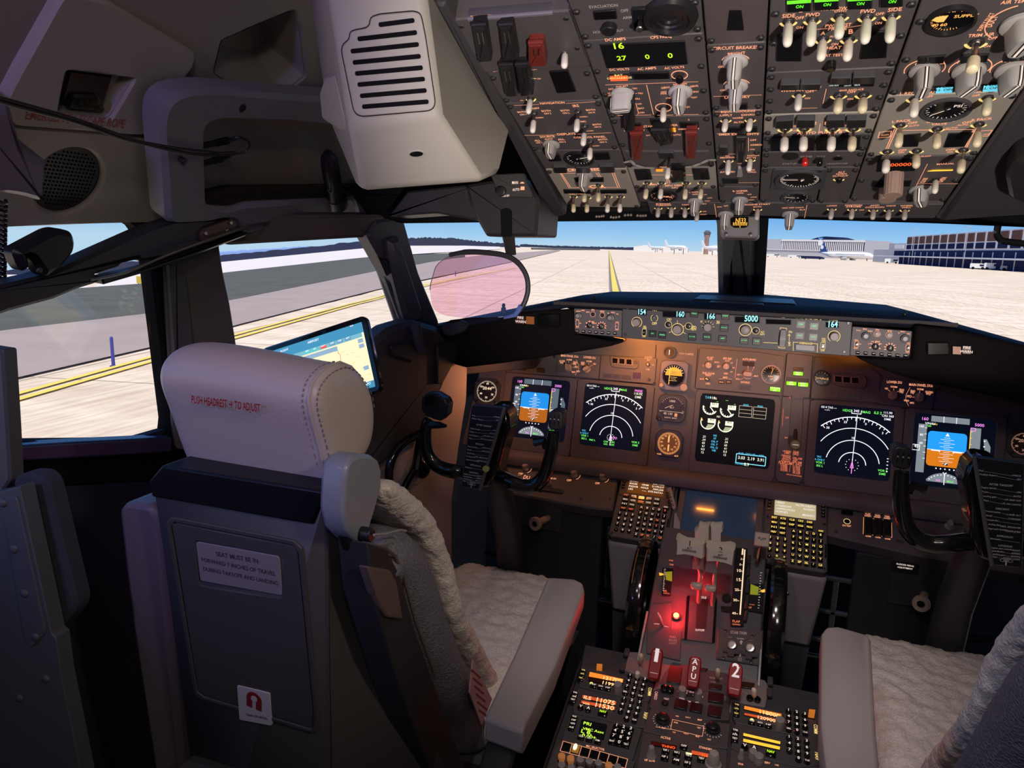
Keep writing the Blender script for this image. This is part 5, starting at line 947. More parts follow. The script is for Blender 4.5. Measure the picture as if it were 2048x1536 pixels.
class Dr:
    def __init__(s,f,w,h): s.f=f;s.w=w;s.h=h;s.g={}
    def P(s,x,y): return (x*s.w,(1-y)*s.h)
    def b(s,n): return s.g.setdefault(n,MB())
    def rect(s,n,x0,y0,x1,y1,m,z=.0002,r=0): s.b(n).prism(s.f,rrect(x0*s.w,x1*s.w,(1-y1)*s.h,(1-y0)*s.h,r,4) if r else [s.P(x0,y0),s.P(x1,y0),s.P(x1,y1),s.P(x0,y1)],0,z,m)
    def poly(s,n,P,m,z=.0002): s.b(n).prism(s.f,[s.P(*p) for p in P],0,z,m)
    def line(s,n,P,m,w=.008,z=.0006,closed=False): s.b(n).line(s.f,[s.P(*p) for p in P],w*s.w,m,z,closed)
    def arc(s,n,cx,cy,r,a0,a1,m,w=.009,z=.0006,N=40): s.b(n).line(s.f,[((cx+0)*s.w+r*s.w*cos(R_(a0+(a1-a0)*i/N)),(1-cy)*s.h+r*s.w*sin(R_(a0+(a1-a0)*i/N))) for i in range(N+1)],w*s.w,m,z)
    def text(s,n,t,x,y,size,m,align='c',z=.0007,w=None): s.b(n).text(s.f,t,x*s.w,(1-y)*s.h,size*s.h,m,z,align,w=w*s.w if w else None)
    def done(s,par):
        for n,b in s.g.items(): b.build(n,par,smooth=False)
def pfd(t,D_,w,h,hi=False):
    d=Dr(D_,w,h);sk,bn=(skyb2,brn2) if hi else (skyb,brn);tp=tape2 if hi else tape
    d.rect('mode_bar',.21,.025,.68,.105,tp);[d.line('mode_bar',[(x,.025),(x,.105)],wh,.008) for x in (.365,.52)]
    d.rect('speed_tape',.06,.15,.165,.82,tp);d.rect('altitude_tape',.70,.14,.825,.80,tp);d.poly('vertical_speed_scale',[(.86,.28),(.90,.28),(.95,.38),(.95,.66),(.90,.76),(.86,.76),(.88,.62),(.88,.42)],tp)
    # attitude: rounded square split at the horizon
    R=rrect(.185*w,.665*w,(1-.715)*h,(1-.235)*h,.05*w,5);hz=(1-.49)*h
    up_=[(x,max(y,hz)) for x,y in R];dn=[(x,min(y,hz)) for x,y in R]
    d.b('attitude_ball').prism(D_,up_,0,.0002,sk);d.b('attitude_ball').prism(D_,dn,0,.0002,bn)
    d.line('horizon_line',[(.185,.49),(.665,.49)],wh,.006)
    for k in range(-7,8):
        if not k: continue
        L=.10 if k % 2==0 else .045
        if k % 4==0: L=.12
        y=.49+k*.025;d.line('pitch_ladder',[(.425-L*.8,y),(.425+L*.8,y)],wh,.005)
    d.poly('roll_pointer',[(.425,.245),(.40,.29),(.45,.29)],wh,.0006);d.line('aircraft_symbol',[(.24,.50),(.34,.50),(.34,.515)],wh,.012);d.line('aircraft_symbol',[(.61,.50),(.51,.50),(.51,.515)],wh,.012);d.rect('aircraft_symbol',.40,.655,.455,.69,blk,.0006);d.line('aircraft_symbol',[(.415,.685),(.44,.66)],wh,.012,.0008)
    for k in range(-2,3): d.rect('localizer_scale',.425+k*.055-.008,.735,.425+k*.055+.008,.752,wh,.0004)
    for i in range(6): y=.20+i*.085;d.line('speed_tape',[(.14,y),(.165,y)],wh,.007);
    for i,s in enumerate(('100','80','60')): d.text('speed_tape',s,.125,.185+i*.115,.030,wh,'r')
    d.line('speed_box',[(.0,.445),(.09,.445),(.09,.52),(.0,.52)],wh,.008,.0008,True);d.text('speed_box','45',.05,.465,.04,wh)
    d.line('altitude_tape',[(.70,.17),(.70,.52)],ylw,.010);
    for i in range(6): d.line('altitude_tape',[(.70,.2+i*.085),(.72,.2+i*.085)],ylw,.007)
    d.line('altitude_bug',[(.70,.145),(.755,.145),(.755,.185),(.70,.185)],mag,.008,.0008,True);d.line('altitude_box',[(.72,.49),(.84,.49),(.84,.555),(.72,.555)],wh if not hi else gr,.010,.0008,True);d.text('altitude_box','180',.78,.505,.034,gr)
    for i in range(6): d.rect('vertical_speed_scale',.865,.30+i*.075,.885,.315+i*.075,wh,.0006)
    d.line('vertical_speed_scale',[(.87,.53),(.97,.53)],wh,.006)
    d.text('selected_speed','160',.135,.075,.042,mag);d.text('selected_altitude','5000',.80,.095,.040,mag);d.text('flight_mode_text','V/NAV',.20,.135,.030,wh);d.text('flight_mode_text','NAV',.26,.14,.022,ylw);d.text('flight_mode_text','180',.19,.17,.026,gr);d.text('barometer_text','29.92',.77,.83,.030,gr)
    F=[(.425+cos(R_(a))*.25,1.0-(sin(R_(a))*.20)) for a in range(25,156,10)];d.poly('heading_dial',F+[(.25,.955),(.60,.955)][::-1][:0]+[(.199,.93),(.651,.93)][::-1],tape2)
    for a in range(35,150,11): d.rect('heading_dial',.425+cos(R_(a))*.225-.007,1.0-sin(R_(a))*.175-.007,.425+cos(R_(a))*.225+.007,1.0-sin(R_(a))*.175+.007,wh,.0006)
    d.line('heading_pointer',[(.425,.82),(.425,.955)],wh,.010);d.line('heading_pointer',[(.405,.79),(.425,.81),(.445,.79)],wh,.010);d.text('heading_text','345',.35,.905,.028,mag);d.text('heading_text','MAG',.50,.905,.026,gr)
    d.done(t)
def nd(t,D_,w,h,right=False):
    d=Dr(D_,w,h);cx,cy=.50,.83
    for r,a in ((.69,41),(.53,58),(.355,80),(.18,84)): d.arc('range_arc',cx,cy,r,90-a,90+a-(2 if r < .6 else 0),wh,.011 if r < .6 else .013)
    for i in range(-8,9): a=R_(90+i*4.9);L=.05 if i % 2==0 else .028;r1,r2=.69,.69-L;d.b('heading_ticks').line(D_,[(cx*w+r1*w*cos(a),(1-cy)*h+r1*w*sin(a)),(cx*w+r2*w*cos(a),(1-cy)*h+r2*w*sin(a))],.010*w,wh,.0006)
    for a,s in ((37,'3'),(13,'0'),(-13,'33'),(-37,'30')): a=R_(90-a);d.b('heading_numbers').text(D_,s,cx*w+.60*w*cos(a),(1-cy)*h+.60*w*sin(a)+.004,.032*h,wh,.0007)
    d.line('track_line',[(cx+.015,.115),(cx,.80)],wh,.009);d.text('range_text','10',.485,.445,.030,wh)
    d.line('heading_box',[(.435,.045),(.44,.095),(.56,.095),(.565,.045)],wh,.010);d.text('heading_box','345',.50,.055,.036,wh);d.text('heading_text','HDG',.37,.06,.034,gr);d.text('heading_text','MAG',.63,.06,.034,gr)
    d.text('speed_text','GS 0 TAS ---',.13,.04,.028,wh);d.text('speed_text','---/--',.11,.075,.028,wh)
    if right: d.text('station_text','ILS 2',.78,.055,.036,gr);d.text('station_text','111.90\nCRS 360\nDME',.91,.04,.030,wh)
    else: d.text('station_text','PRESE',.87,.055,.034,mag);d.text('station_text','110.9Z\nDME',.87,.10,.034,ivg)
    d.text('tcas_text','TFC\nTA ONLY',.055,.765,.026,cya);d.text('source_text','VOR 1\nIRS L',.075,.845,.030,gr);d.text('source_text','VOR 2\nDME',.90,.86,.030,gr)
    if not right: d.text('source_text','FMC L',.21,.90,.026,gr);d.text('source_text','CAB\nGRS',.43,.90,.026,gr);d.text('source_text','GPS\nGPS',.54,.90,.026,gr)
    for i in range(12): a=R_(30*i);rr_=.055 if not right else .085;d.b('compass_rose').prism(D_,circ(.006*w,6,cx*w+rr_*w*cos(a),(1-cy)*h+rr_*w*sin(a)),.0,.0006,wh)
    d.line('aircraft_symbol',[(cx,.78),(cx-.02,.87),(cx+.02,.87)],mag if right else wh,.009,.0008,True);d.line('aircraft_symbol',[(cx,.80),(cx,.95)],mag if right else wh,.010,.0008)
    if not right: d.text('waypoint_text','KPD',.56,.83,.034,mag)
    else:
        for i,y in enumerate((.68,.72,.77,.82,.86)): d.rect('glideslope_scale',.945,y,.965,y+.012,wh,.0006)
    d.done(t)
UL=-.3915
t,D_,w_,h_=display('primary_flight_display','captain primary flight display half hidden by the left control yoke',UL-.205);pfd(t,D_,w_,h_)
t,D_,w_,h_=display('navigation_display','captain navigation display with white arcs, left of the small round instruments',UL);nd(t,D_,w_,h_)
t,D_,w_,h_=display('primary_flight_display','first officer primary flight display with bright orange horizon at right',.3915);pfd(t,D_,w_,h_,True)
t,D_,w_,h_=display('navigation_display','first officer navigation display with a magenta aircraft symbol, right of the gear lever',.3915-.205);nd(t,D_,w_,h_,True)
t,D_,w_,h_=display('engine_display','central engine display with two rows of ivory gauges and a cyan fuel box',-.0835,w=.205,gl=(.014,.014,.010,.018),bg=blk);d=Dr(D_,w_,h_)
for x,y,s in ((.14,.20,'D.I.K'),(.38,.215,'D.I.K')):
    d.arc('thrust_gauge',x,y,.095,170,330,ivg,.016);d.rect('thrust_gauge',x,y-.075,x+.11,y-.01,ivg,.0004);d.text('thrust_gauge','23.1',x+.05,y-.06,.030,blk);d.line('thrust_gauge',[(x,y-.01),(x+.07,y+.075)],ivg,.014);d.text('thrust_gauge','--',x+.09,y-.10,.03,gr)
    for a in range(180,320,24): d.b('thrust_gauge').line(D_,[(x*w_+.078*w_*cos(R_(a)),(1-y)*h_+.078*w_*sin(R_(a))),(x*w_+.092*w_*cos(R_(a)),(1-y)*h_+.092*w_*sin(R_(a)))],.012*w_,ivg,.0006)
for x,y in ((.13,.415),(.37,.43)):
    d.arc('temperature_gauge',x,y,.098,160,360,ivg,.014);d.poly('temperature_gauge',[(x-.03,y+.095),(x+.0,y+.03),(x+.09,y+.03),(x+.075,y+.065),(x+.03,y+.095)],olive);d.rect('temperature_gauge',x-.005,y-.055,x+.105,y+.008,ivg,.0004);d.text('temperature_gauge','412',x+.05,y-.04,.028,blk);d.line('temperature_gauge',[(x-.095,y-.05),(x-.08,y-.02)],ylw,.014)
for x in (.095,.40): d.text('engine_numbers','.21\n.34\n65\n61\n0.5\n12',x,.63,.030,ivg)
d.text('engine_labels','N2\nFF\nOIL P\nOIL T\nOIL Q\nVIB',.245,.60,.028,cya);d.text('mode_text','TAT',.10,.055,.034,cya);d.text('mode_text','+18c',.17,.055,.036,ivg);d.text('mode_text','---',.36,.07,.03,gr);d.text('mode_text','N1',.265,.32,.030,ivg)
for x in (.62,.81): d.line('engine_table',[(x-.085,.13),(x+.085,.13),(x+.085,.29),(x-.085,.29)],em('disp_tan',(.55,.48,.36),.9),.006,.0006,True);[d.line('engine_table',[(x-.085,y),(x+.085,y)],em('disp_tan',(.55,.48,.36),.9),.006) for y in (.183,.236)];d.text('engine_table','ENG',x,.115,.026,cya)
d.b('fuel_box').line(D_,rrect(.555*w_,.945*w_,.045*h_,.175*h_,.01*w_,3),.011*w_,em('box_cyan',(.25,.80,.95),1),.0006,True);d.text('fuel_text','FUEL QTY LBS x 1000',.75,.815,.026,cya);d.text('fuel_text','3.03  2.19  3.91',.75,.875,.042,ivg,w=.34);d.text('fuel_text','TOTAL',.60,.965,.026,cya);d.text('fuel_text','8.9',.70,.962,.042,ivg);d.done(t)
# clocks, standby column
kc=K(4.2667,740,700)
def clock(px,py,rx,lb,faint=False):
    m=em('clock_amber',(1,.84,.6),.95) if not faint else em('clock_dim',(.75,.42,.30),.6);t=thing('clock',lb,'clock',MP.px(px,py));u,v=MP.uv(px,py);f=MP.at(u,v);r=(MP.px(px+rx,py)-MP.px(px,py)).length
    b=MB();s_=r*1.22;b.prism(f,rpoly([(-s_,-s_*.6),(-s_*.6,-s_),(s_*.6,-s_),(s_,-s_*.6),(s_,s_*.6),(s_*.6,s_),(-s_*.6,s_),(-s_,s_*.6)],.002),-.002,.005,mat('clock_bezel',(.05,.046,.048),.45),.0012);b.build('bezel',t)
    b=MB();b.prism(f,circ(r*1.0,32),.005,.0054,mat('clock_face',(.02,.012,.008),.4) if not faint else mat('clock_face_brown',(.045,.014,.008),.4));b.build('face',t);b=MB()
    for i in range(60): a=R_(6*i);k=.86 if i % 5 else .78;b.line(f,[(cos(a)*r*k,sin(a)*r*k),(cos(a)*r*.95,sin(a)*r*.95)],r*.03,m,.0058)
    for i,s in enumerate(('60','10','20','30','40','50')): a=R_(90-60*i);b.text(f,s,cos(a)*r*.62,sin(a)*r*.62+r*.08,r*.17,m,.0058)
    b.text(f,'20:44',0,r*.28,r*.27,m,.0058);b.poly=None;b.build('dial_marks',t,smooth=False)
    for a in (45,135,225,315): q=f.at(cos(R_(a))*r*1.22,sin(R_(a))*r*1.22);b=MB();b.box(q,-.0035,.0035,-.003,.003,.003,.008,black,.0008);b.build('corner_button',t)
clock(975,783,21,'square clock showing 20:44 above the left yoke');clock(2046,888,27,'dim brown clock at the far right edge of the panel',True)
k3=K(3.793,1280,680)
def stby(name,lb,px,py,rx,half,draw):
    t=thing(name,lb,'instrument',MP.px(px,py));f=MP.at(*MP.uv(px,py));r=(MP.px(px+rx,py)-MP.px(px,py)).length;draw(t,f,r);return t
def attitude(t,f,r):
    s_=r*1.22;b=MB();b.prism(f,rpoly([(-s_,-s_*.95),(-s_*.75,-s_*1.1),(s_*.75,-s_*1.1),(s_,-s_*.95),(s_,s_*.9),(s_*.7,s_*1.1),(-s_*.7,s_*1.1),(-s_,s_*.9)],.004),0,.010,mat('bezel_lilac',(.16,.15,.19),.4),.002);b.build('bezel',t)
    b=MB();b.ring(f,r*.9,r*1.0,.010,.012,black,32);b.prism(f,circ(r*.92,32),.010,.0104,matte);b.build('rim',t)
    up_=[(x,max(y,0)) for x,y in circ(r*.74,40)];b=MB();b.prism(f,up_,.0104,.0108,em('standby_yellow',(.75,.45,.06),.8));b.build('sky_half',t);b=MB();b.prism(f,[(x,min(y,0)) for x,y in circ(r*.74,40)],.0104,.0108,gloss);b.build('ground_half',t)
    b=MB()
    for y,l in ((.5,.3),(.3,.2),(.15,.3),(-.15,.3),(-.3,.2),(-.45,.3)): b.line(f,[(-l*r,y*r),(l*r,y*r)],r*.03,legendy if y < 0 else mat('line_brown',(.15,.08,.02),.5),.0112)
    b.line(f,[(-r*.35,-r*.8),(-r*.35,r*.7)],r*.06,em('needle_orange',(1,.5,.1),1.1),.0118);b.line(f,[(-r*.7,r*.5),(r*.7,r*.5)],r*.05,em('needle_orange',(1,.5,.1),1.1),.0118)
    for a in range(20,161,14): b.line(f,[(cos(R_(a))*r*.78,sin(R_(a))*r*.78),(cos(R_(a))*r*.88,sin(R_(a))*r*.88)],r*.04,legendw,.0118)
    b.build('dial_marks',t,smooth=False)
    for x,y,q in ((-.95,-.95,.20),(1.0,-1.0,.34)): b=MB();b.lathe(f.at(x*r,y*r),[(r*q,.006),(r*q,.018),(r*q*.85,.020)],mat('knob_pink',(.42,.30,.27),.45),20);b.build('rotary_knob',t)
stby('standby_horizon','standby attitude indicator in a lilac square bezel with yellow sky half',1348,752,23,0,attitude)
def asi(t,f,r):
    b=MB();b.prism(f,rrect(-r*1.05,r*1.05,-r*1.05,r*1.05,r*.5,5),0,.005,mat('clock_bezel',(.05,.046,.048),.45),.0015);b.build('bezel',t);b=MB();b.prism(f,circ(r*.94,36),.005,.0055,mat('dial_brown_black',(.022,.012,.010),.4));b.build('face',t);b=MB();m=em('dial_tan',(.8,.55,.42),.7)
    for i in range(36): a=R_(10*i);b.line(f,[(cos(a)*r*.80,sin(a)*r*.80),(cos(a)*r*.90,sin(a)*r*.90)],r*.025,m,.0058) if 25 < (10*i) % 360 < 155 or 10*i % 360 > 330 or 205 > 10*i > 190 else None
    b.line(f,[(-r*.9,-r*.25),(r*.9,-r*.25)],r*.03,m,.0058);b.text(f,'1000',0,r*.55,r*.16,m,.0058);b.text(f,'ALT',0,r*.06,r*.13,m,.0058);b.text(f,'40 130',-r*.25,-r*.42,r*.17,m,.0058);b.text(f,'KNOTS  BARO',0,-r*.72,r*.10,m,.0058)
    b.line(f,[(-r*.5,-r*.02),(r*.05,r*.25)],r*.04,m,.0062);b.prism(f,[(r*.25,-r*.6),(r*.45,-r*.6),(r*.45,-r*.35),(r*.25,-r*.35)],.0055,.0062,em('lit_orange_window',(1,.4,.15),.7));b.build('dial_marks',t,smooth=False)
    b=MB();b.lathe(f.at(-r*.9,-r*.85),[(r*.17,.003),(r*.17,.012),(r*.12,.013)],black,14);b.build('rotary_knob',t)
stby('standby_altimeter','black standby airspeed and altitude dial in the middle of the small instruments',1344,817,27,0,asi)
def rmi(t,f,r):
    b=MB();s_=r*1.15;b.prism(f,rpoly([(-s_,-s_*.6),(-s_*.6,-s_),(s_*.6,-s_),(s_,-s_*.6),(s_,s_*.6),(s_*.6,s_),(-s_*.6,s_),(-s_,s_*.6)],.002),0,.005,mat('clock_bezel',(.05,.046,.048),.45),.0015);b.build('bezel',t);b=MB();b.prism(f,circ(r*.98,36),.005,.0055,mat('dial_orange_dark',(.10,.03,.006),.5,emit=(1,.3,.04),es=.10));b.build('face',t);b=MB();m=em('dial_orange_lit',(1,.46,.16),1.1)
    for i in range(72): a=R_(5*i);k=.76 if i % 2==0 else .84;b.line(f,[(cos(a)*r*k,sin(a)*r*k),(cos(a)*r*.92,sin(a)*r*.92)],r*.03,m,.0058)
    for i,s in enumerate(('N','3','6','E','12','15','S','21','24','W','30','33')): a=R_(90-30*i);b.text(f,s,cos(a)*r*.62,sin(a)*r*.62+r*.07,r*.15,m,.0058)
    b.line(f,[(-r*.03,r*.6),(-r*.03,r*.12)],r*.12,m,.0062);b.line(f,[(r*.0,-r*.12),(0,-r*.62)],r*.12,m,.0062);b.text(f,'VOR',-r*.72,-r*.98,r*.13,m,.0058);b.text(f,'ADF',r*.72,-r*.98,r*.13,m,.0058);b.build('dial_marks',t,smooth=False)
stby('radio_compass','glowing orange radio compass dial, lowest of the small round instruments',1338,887,24,0,rmi)
t=thing('yaw_damper_indicator','small round yaw damper indicator under the autopilot panel edge','instrument',MP.px(1339,704));f=MP.at(*MP.uv(1339,705));b=MB();b.ring(f,.0125,.0155,0,.006,dkgrey,32);b.prism(f,circ(.0125,24),0,.002,mat('dial_brown_black',(.022,.012,.010),.4));b.build('bezel',t);b=MB();b.line(f,[(0,-.006),(0,.006)],.0018,white_e,.003);b.build('needle',t);leg(t,MP,[('YAW DAMPER',1358,709,1387,711)],mat('legend_plain',(.45,.42,.40),.5))
# upper strip panels
def strip_panel(name,lb,pts,fas=()):
    t=thing(name,lb,'control panel',MP.px(*pts[3]));b=MB();b.prism(MP,rpoly(Q(MP,pts),.001),-.004,.003,mpanel,.0008);b.build('plate',t)
    for p in fas: fast(t,M3,*M3.uv(*p),.0032,.0022)
    return t
M3=Fr(MP.P(0,0,.003),MP.x,MP.y);k4=K(6.827,1100,680)
def q4(*p): return k4(*p)
t=strip_panel('display_selector_panel','left display selector panel with two orange-lit knobs under the hood',q4((100,175),(690,215),(665,528),(90,475)),[(1109,714)])
leg(t,M3,[(s,*q4((a,c))[0],*q4((d_,e_))[0]) for s,a,c,d_,e_ in (('MAIN PANEL DUs',148,225,385,243),('LOWER DU',458,246,620,262),('OUTBD',125,297,205,300),('PFD',138,322,180,325),('NORM',228,280,297,282),('ENG',318,313,368,318),('PRI',314,340,355,343),('PFD',334,382,380,384),('INBD',358,435,408,440),('MFD',300,448,345,450),('ENG',424,318,472,322),('PRI',424,343,460,347),('NORM',498,300,568,305),('ND',590,335,625,340))],legend,lines=(q4((255,290),(253,310)),q4((212,303),(222,318)),q4((306,318),(292,330)),q4((310,370),(328,373)),q4((280,412),(298,430)),q4((360,270),(392,345),(390,400),(345,480)),q4((530,312),(528,335)),q4((470,330),(485,345)),q4((582,340),(510,380))),lw=.0006)
ko=mat('knob_orange_lit',(.50,.33,.26),.45)
knob(t,M3,1136.5,735,.0105,12,.020,ko,False);knob(t,M3,1174,738,.0105,-55,.020,ko,False)
t=strip_panel('annunciator_panel','left annunciator panel with three dark square lamps',q4((700,205),(1460,250),(1430,605),(675,530)))
b=MB();b.prism(M3,rpoly(Q(M3,q4((820,220),(1150,240),(1215,290),(1210,370),(1170,400),(870,375),(825,340))),.003),0,.004,mpanel,.001);b.build('lamp_housing',t);M4=Fr(M3.P(0,0,.004),M3.x,M3.y)
for i in range(3):
    x=848+96*i;y=240+8*i;light(t,M4,q4((x,y),(x+82,y+7),(x+82,y+88),(x,y+80)),matte,.0016,name='annunciator_lamp',house=mat('lamp_rim_tan',(.55,.36,.27),.5))
b=MB();b.cyl(M4,*M4.uv(*q4((1172,308))[0]),.0042,0,.003,black,14,.0006);b.build('test_knob',t)
light(t,M3,q4((1125,430),(1255,440),(1250,545),(1120,532)),mat('lens_brown',(.05,.022,.015),.3),.002,house=mat('lamp_rim_grey',(.30,.27,.26),.5))
for x0,x1,s in ((722,845,1),(852,965,2),(972,1110,3)): light(t,M3,q4((x0,452+(x0-722)*.09),(x1,462+(x0-722)*.09),(x1,526+(x0-722)*.09),(x0,512+(x0-722)*.09)),mat('lens_grey',(.06,.05,.055),.4),.0012,house=mpanel)
leg(t,M3,[('LIGHTS',*q4((1290,252))[0],*q4((1392,258))[0]),('TEST',*q4((1318,283))[0],*q4((1368,287))[0]),('DIM',*q4((1310,412))[0],*q4((1355,415))[0]),('BRT',*q4((1392,348))[0],*q4((1425,350))[0])],mat('legend_plain',(.45,.42,.40),.5));T(t,M3,*q4((1338,340))[0],*q4((1332,325))[0],.3,metal_,.0040,False)
fast(t,M3,*M3.uv(*q4((1352,542))[0]),.004,.003)
for x,y,lb in ((1124.7,736,0),): pass
for p,lb in (((1044.7,736.5),'small dark lamp left of the captain display selector knobs'),((1082,741),'small square lamp above the captain flight display')):
    b=MB();u,v=MP.uv(*p);b.prism(MP,rrect(u-.011,u+.011,v-.006,v+.006,.001,2),0,.003,mat('lens_brown',(.05,.022,.015),.3),.001);b.build('panel_lamp',label=lb,cat='lamp')
t=strip_panel('engine_setting_panel','center panel with engine setting and autobrake knobs above the engine display',k3((455,60),(915,95),(1095,125),(1078,425),(418,366)))
kk=lambda x,y: k3((x,y))[0]
leg(t,M3,[(s,*kk(a,c),*kk(d_,e_)) for s,a,c,d_,e_ in (('N1 SET',508,140,557,143),('AUTO',515,152,548,154),('BOTH',565,173,598,176),('2',475,200,482,200),('SPD REF',630,147,694,152),('AUTO',645,163,678,166),('SET',583,208,610,210),('V1',686,180,700,182),('VR',700,216,718,218),('WT',684,247,704,248),('VREF',634,260,666,262),('FUEL FLOW',474,257,566,264),('RESET',498,272,540,275),('RATE',454,301,486,303),('USED',496,336,532,338),('MFD',630,292,664,294),('AUTO BRAKE',776,152,880,158),('OFF',734,268,758,270),('RTO',728,302,756,304),('MAX',866,278,896,281),('ANTISKID',762,325,832,331),('1',816,203,822,204),('2',858,215,866,216))],legend,lines=(k3((736,142),(720,290)),k3((600,296),(626,294)),k3((668,296),(698,298)),k3((820,208),(818,226)),k3((762,264),(776,266)),k3((760,300),(782,290)),k3((858,222),(850,235)),k3((866,276),(850,274))),lw=.0006)
for x,y,r,a,h in ((522,196,.0085,10,.014),(655,205,.0080,0,.014),(818,265,.0125,88,.020)): knob(t,M3,*kk(x,y),r,a,h,mat('knob_pink',(.42,.30,.27),.45),r < .01,'bar' if r > .01 else 'round')
T(t,M3,*kk(515,300),*kk(500,296),.3,metal_,.0036,False)
light(t,M3,k3((780,162),(868,168),(866,202),(778,196)),mat('lens_brown',(.05,.022,.015),.3),.002)
for x in (598,652): light(t,M3,k3((x,304),(x+42,308),(x+40,334),(x-2,330)),black,.0015,name='multifunction_button',txt='SYS' if x > 600 else 'ENG',tm=em('button_amber',(1,.35,.1),1.0))
light(t,M3,k3((752,338),(838,346),(835,382),(748,374)),mat('lens_grey',(.06,.05,.055),.4),.0012,house=mpanel)
lg=em('lamp_green',(.30,1,.02),.95);lgt=em('lamp_green_text',(.85,1,.5),1.4)
light(t,M3,k3((984,350),(1070,360),(1066,398),(980,388)),lg,.002,txt='LE FLAPS\nEXT',tm=lgt,name='flap_extended_light')
t=thing('flap_position_gauge','round black flap position gauge with a pink rim beside the autobrake knob','gauge',MP.px(1542,750));g=gauge(t,M3,*kk(993,263),20.5,h=.006,ticks=16,a0=-60,a1=230,needle=75,bez=mat('rim_pink_grey',(.30,.22,.21),.4),face=gloss,txt=(('UP',.1,-.45,.18),('FLAPS',0,-.2,.14)))
t=strip_panel('gear_light_panel','narrow panel with three green gear lights above the gear lever',k3((1118,100),(1312,122),(1285,440),(1082,425)))
for q,s in (((1160,236,1240,275),'NOSE\nGEAR'),((1108,310,1190,350),'LEFT\nGEAR'),((1196,318,1280,360),'RIGHT\nGEAR')): light(t,M3,k3((q[0],q[1]),(q[2],q[1]+6),(q[2]-2,q[3]),(q[0]-2,q[3]-6)),lg,.002,txt=s,tm=lgt,name='gear_light')
light(t,M3,k3((1160,206),(1240,212),(1240,234),(1160,228)),mat('lens_brown',(.05,.022,.015),.3),.002,name='gear_light');light(t,M3,k3((1196,292),(1278,298),(1278,316),(1196,310)),mat('lens_brown',(.05,.022,.015),.3),.002,name='gear_light');light(t,M3,k3((1110,284),(1190,290),(1190,308),(1110,302)),mat('lens_brown',(.05,.022,.015),.3),.002,name='gear_light')
# gear lever column
t=thing('landing_gear_panel','landing gear lever panel with a tall slot and olive knobbed lever','control panel',MP.px(1580,950))
b=MB();sl=Q(MP,k3((1150,440),(1165,402),(1196,392),(1228,402),(1240,440),(1225,760),(1210,830),(1150,830),(1125,780)))
holed(b,MP,[(.1228,-.208),(.1853,-.208),(.1853,-.0008),(.1228,-.0008)],rpoly(sl,.003),-.03,.004,mpanel,.001,90);b.build('plate',t)
b=MB();b.prism(MP,rpoly(sl,.003),-.028,-.024,matte);b.build('slot_well',t)
lv=MP.px(*kk(1182,640),-.02);kn=MP.px(*kk(1178,795),.035);b=MB();b.tube([lv,lv.lerp(kn,.6),kn],[.004,.0045,.004],dmetal,10);l_=b.build('gear_lever',t)
b=MB();f=axis(kn-MP.n*.008,MP.n);b.lathe(f,[(.008,0),(.0125,.003),(.0125,.014),(.010,.017)],mat('olive_knob',(.13,.12,.04),.4),18);b.build('lever_knob',l_);b=MB();b.text(f,'LANDING',0,0,.0022,legendw,.0176);b.build('legend',l_)
b=MB();items=[('UP',1128,441,1144,442),('OFF',1104,594,1128,596),('DN',1098,746,1118,748),('LANDING',1084,846,1144,852),('GEAR',1160,856,1206,860),('LIMIT',1096,862,1142,868),('(IAS)',1160,872,1202,876),('OPERATING',1072,878,1142,886),('EXTEND',1084,893,1142,900),('270K-.82M',1156,900,1228,910),('RETRACT',1078,908,1144,916),('235K',1160,914,1196,920),('EXTENDED',1070,922,1140,930),('320K-.82M',1154,928,1226,938),('FLAPS LIMIT (IAS)',1052,937,1224,956),('1-250K',1066,950,1120,956),('2-250K',1066,964,1120,970),('5-250K',1066,978,1120,984),('10-210K',1066,992,1120,999),('15-200K',1158,966,1216,974),('25-190K',1158,982,1216,990),('30-175K',1158,998,1216,1006),('40-162K',1158,1012,1216,1020),('230K ALT FLAP EXTEND',1110,1022,1226,1040)]
leg(t,MP,[(s,*kk(a,c),*kk(d_,e_)) for s,a,c,d_,e_ in items],em('placard_red_orange',(1,.25,.12),.75),lines=(k3((1140,950),(1134,1000)),k3((1088,520),(1080,655))),h=.0045)
t=strip_panel('annunciator_panel','right annunciator panel with three dark square lamps above the first officer map',k3((1328,128),(1700,150),(1840,290),(1808,480),(1296,440)))
g=gauge(t,M3,*kk(1378,288),17,h=.005,ticks=10,a0=-50,a1=230,needle=188,face=gloss,m=em('dial_orange_lit',(1,.46,.16),1.1),txt=(('BRAKE PSI',.35,-.1,.14),),name='brake_pressure_gauge')
b=MB();b.prism(M3,rpoly(Q(M3,k3((1462,250),(1680,262),(1720,290),(1718,345),(1690,368),(1500,350),(1462,330))),.003),0,.004,mpanel,.001);b.build('lamp_housing',t)
for i in range(3): x=1474+64*i;y=270+5*i;light(t,M4,k3((x,y),(x+58,y+4),(x+58,y+54),(x-1,y+50)),matte,.0016,name='annunciator_lamp',house=mat('lamp_rim_tan',(.55,.36,.27),.5))
for x in (1430,1515,1600): light(t,M3,k3((x,404+(x-1430)*.06),(x+80,410+(x-1430)*.06),(x+78,446+(x-1430)*.06),(x-2,440+(x-1430)*.06)),mat('lens_grey',(.06,.05,.055),.4),.0012,house=mpanel)
k5=K(3.339,1600,700)
t=strip_panel('display_selector_panel','right display selector panel with two grey knobs above the first officer displays',k5((530,182),(640,192),(905,260),(880,398),(520,362)),[(1879,778)])
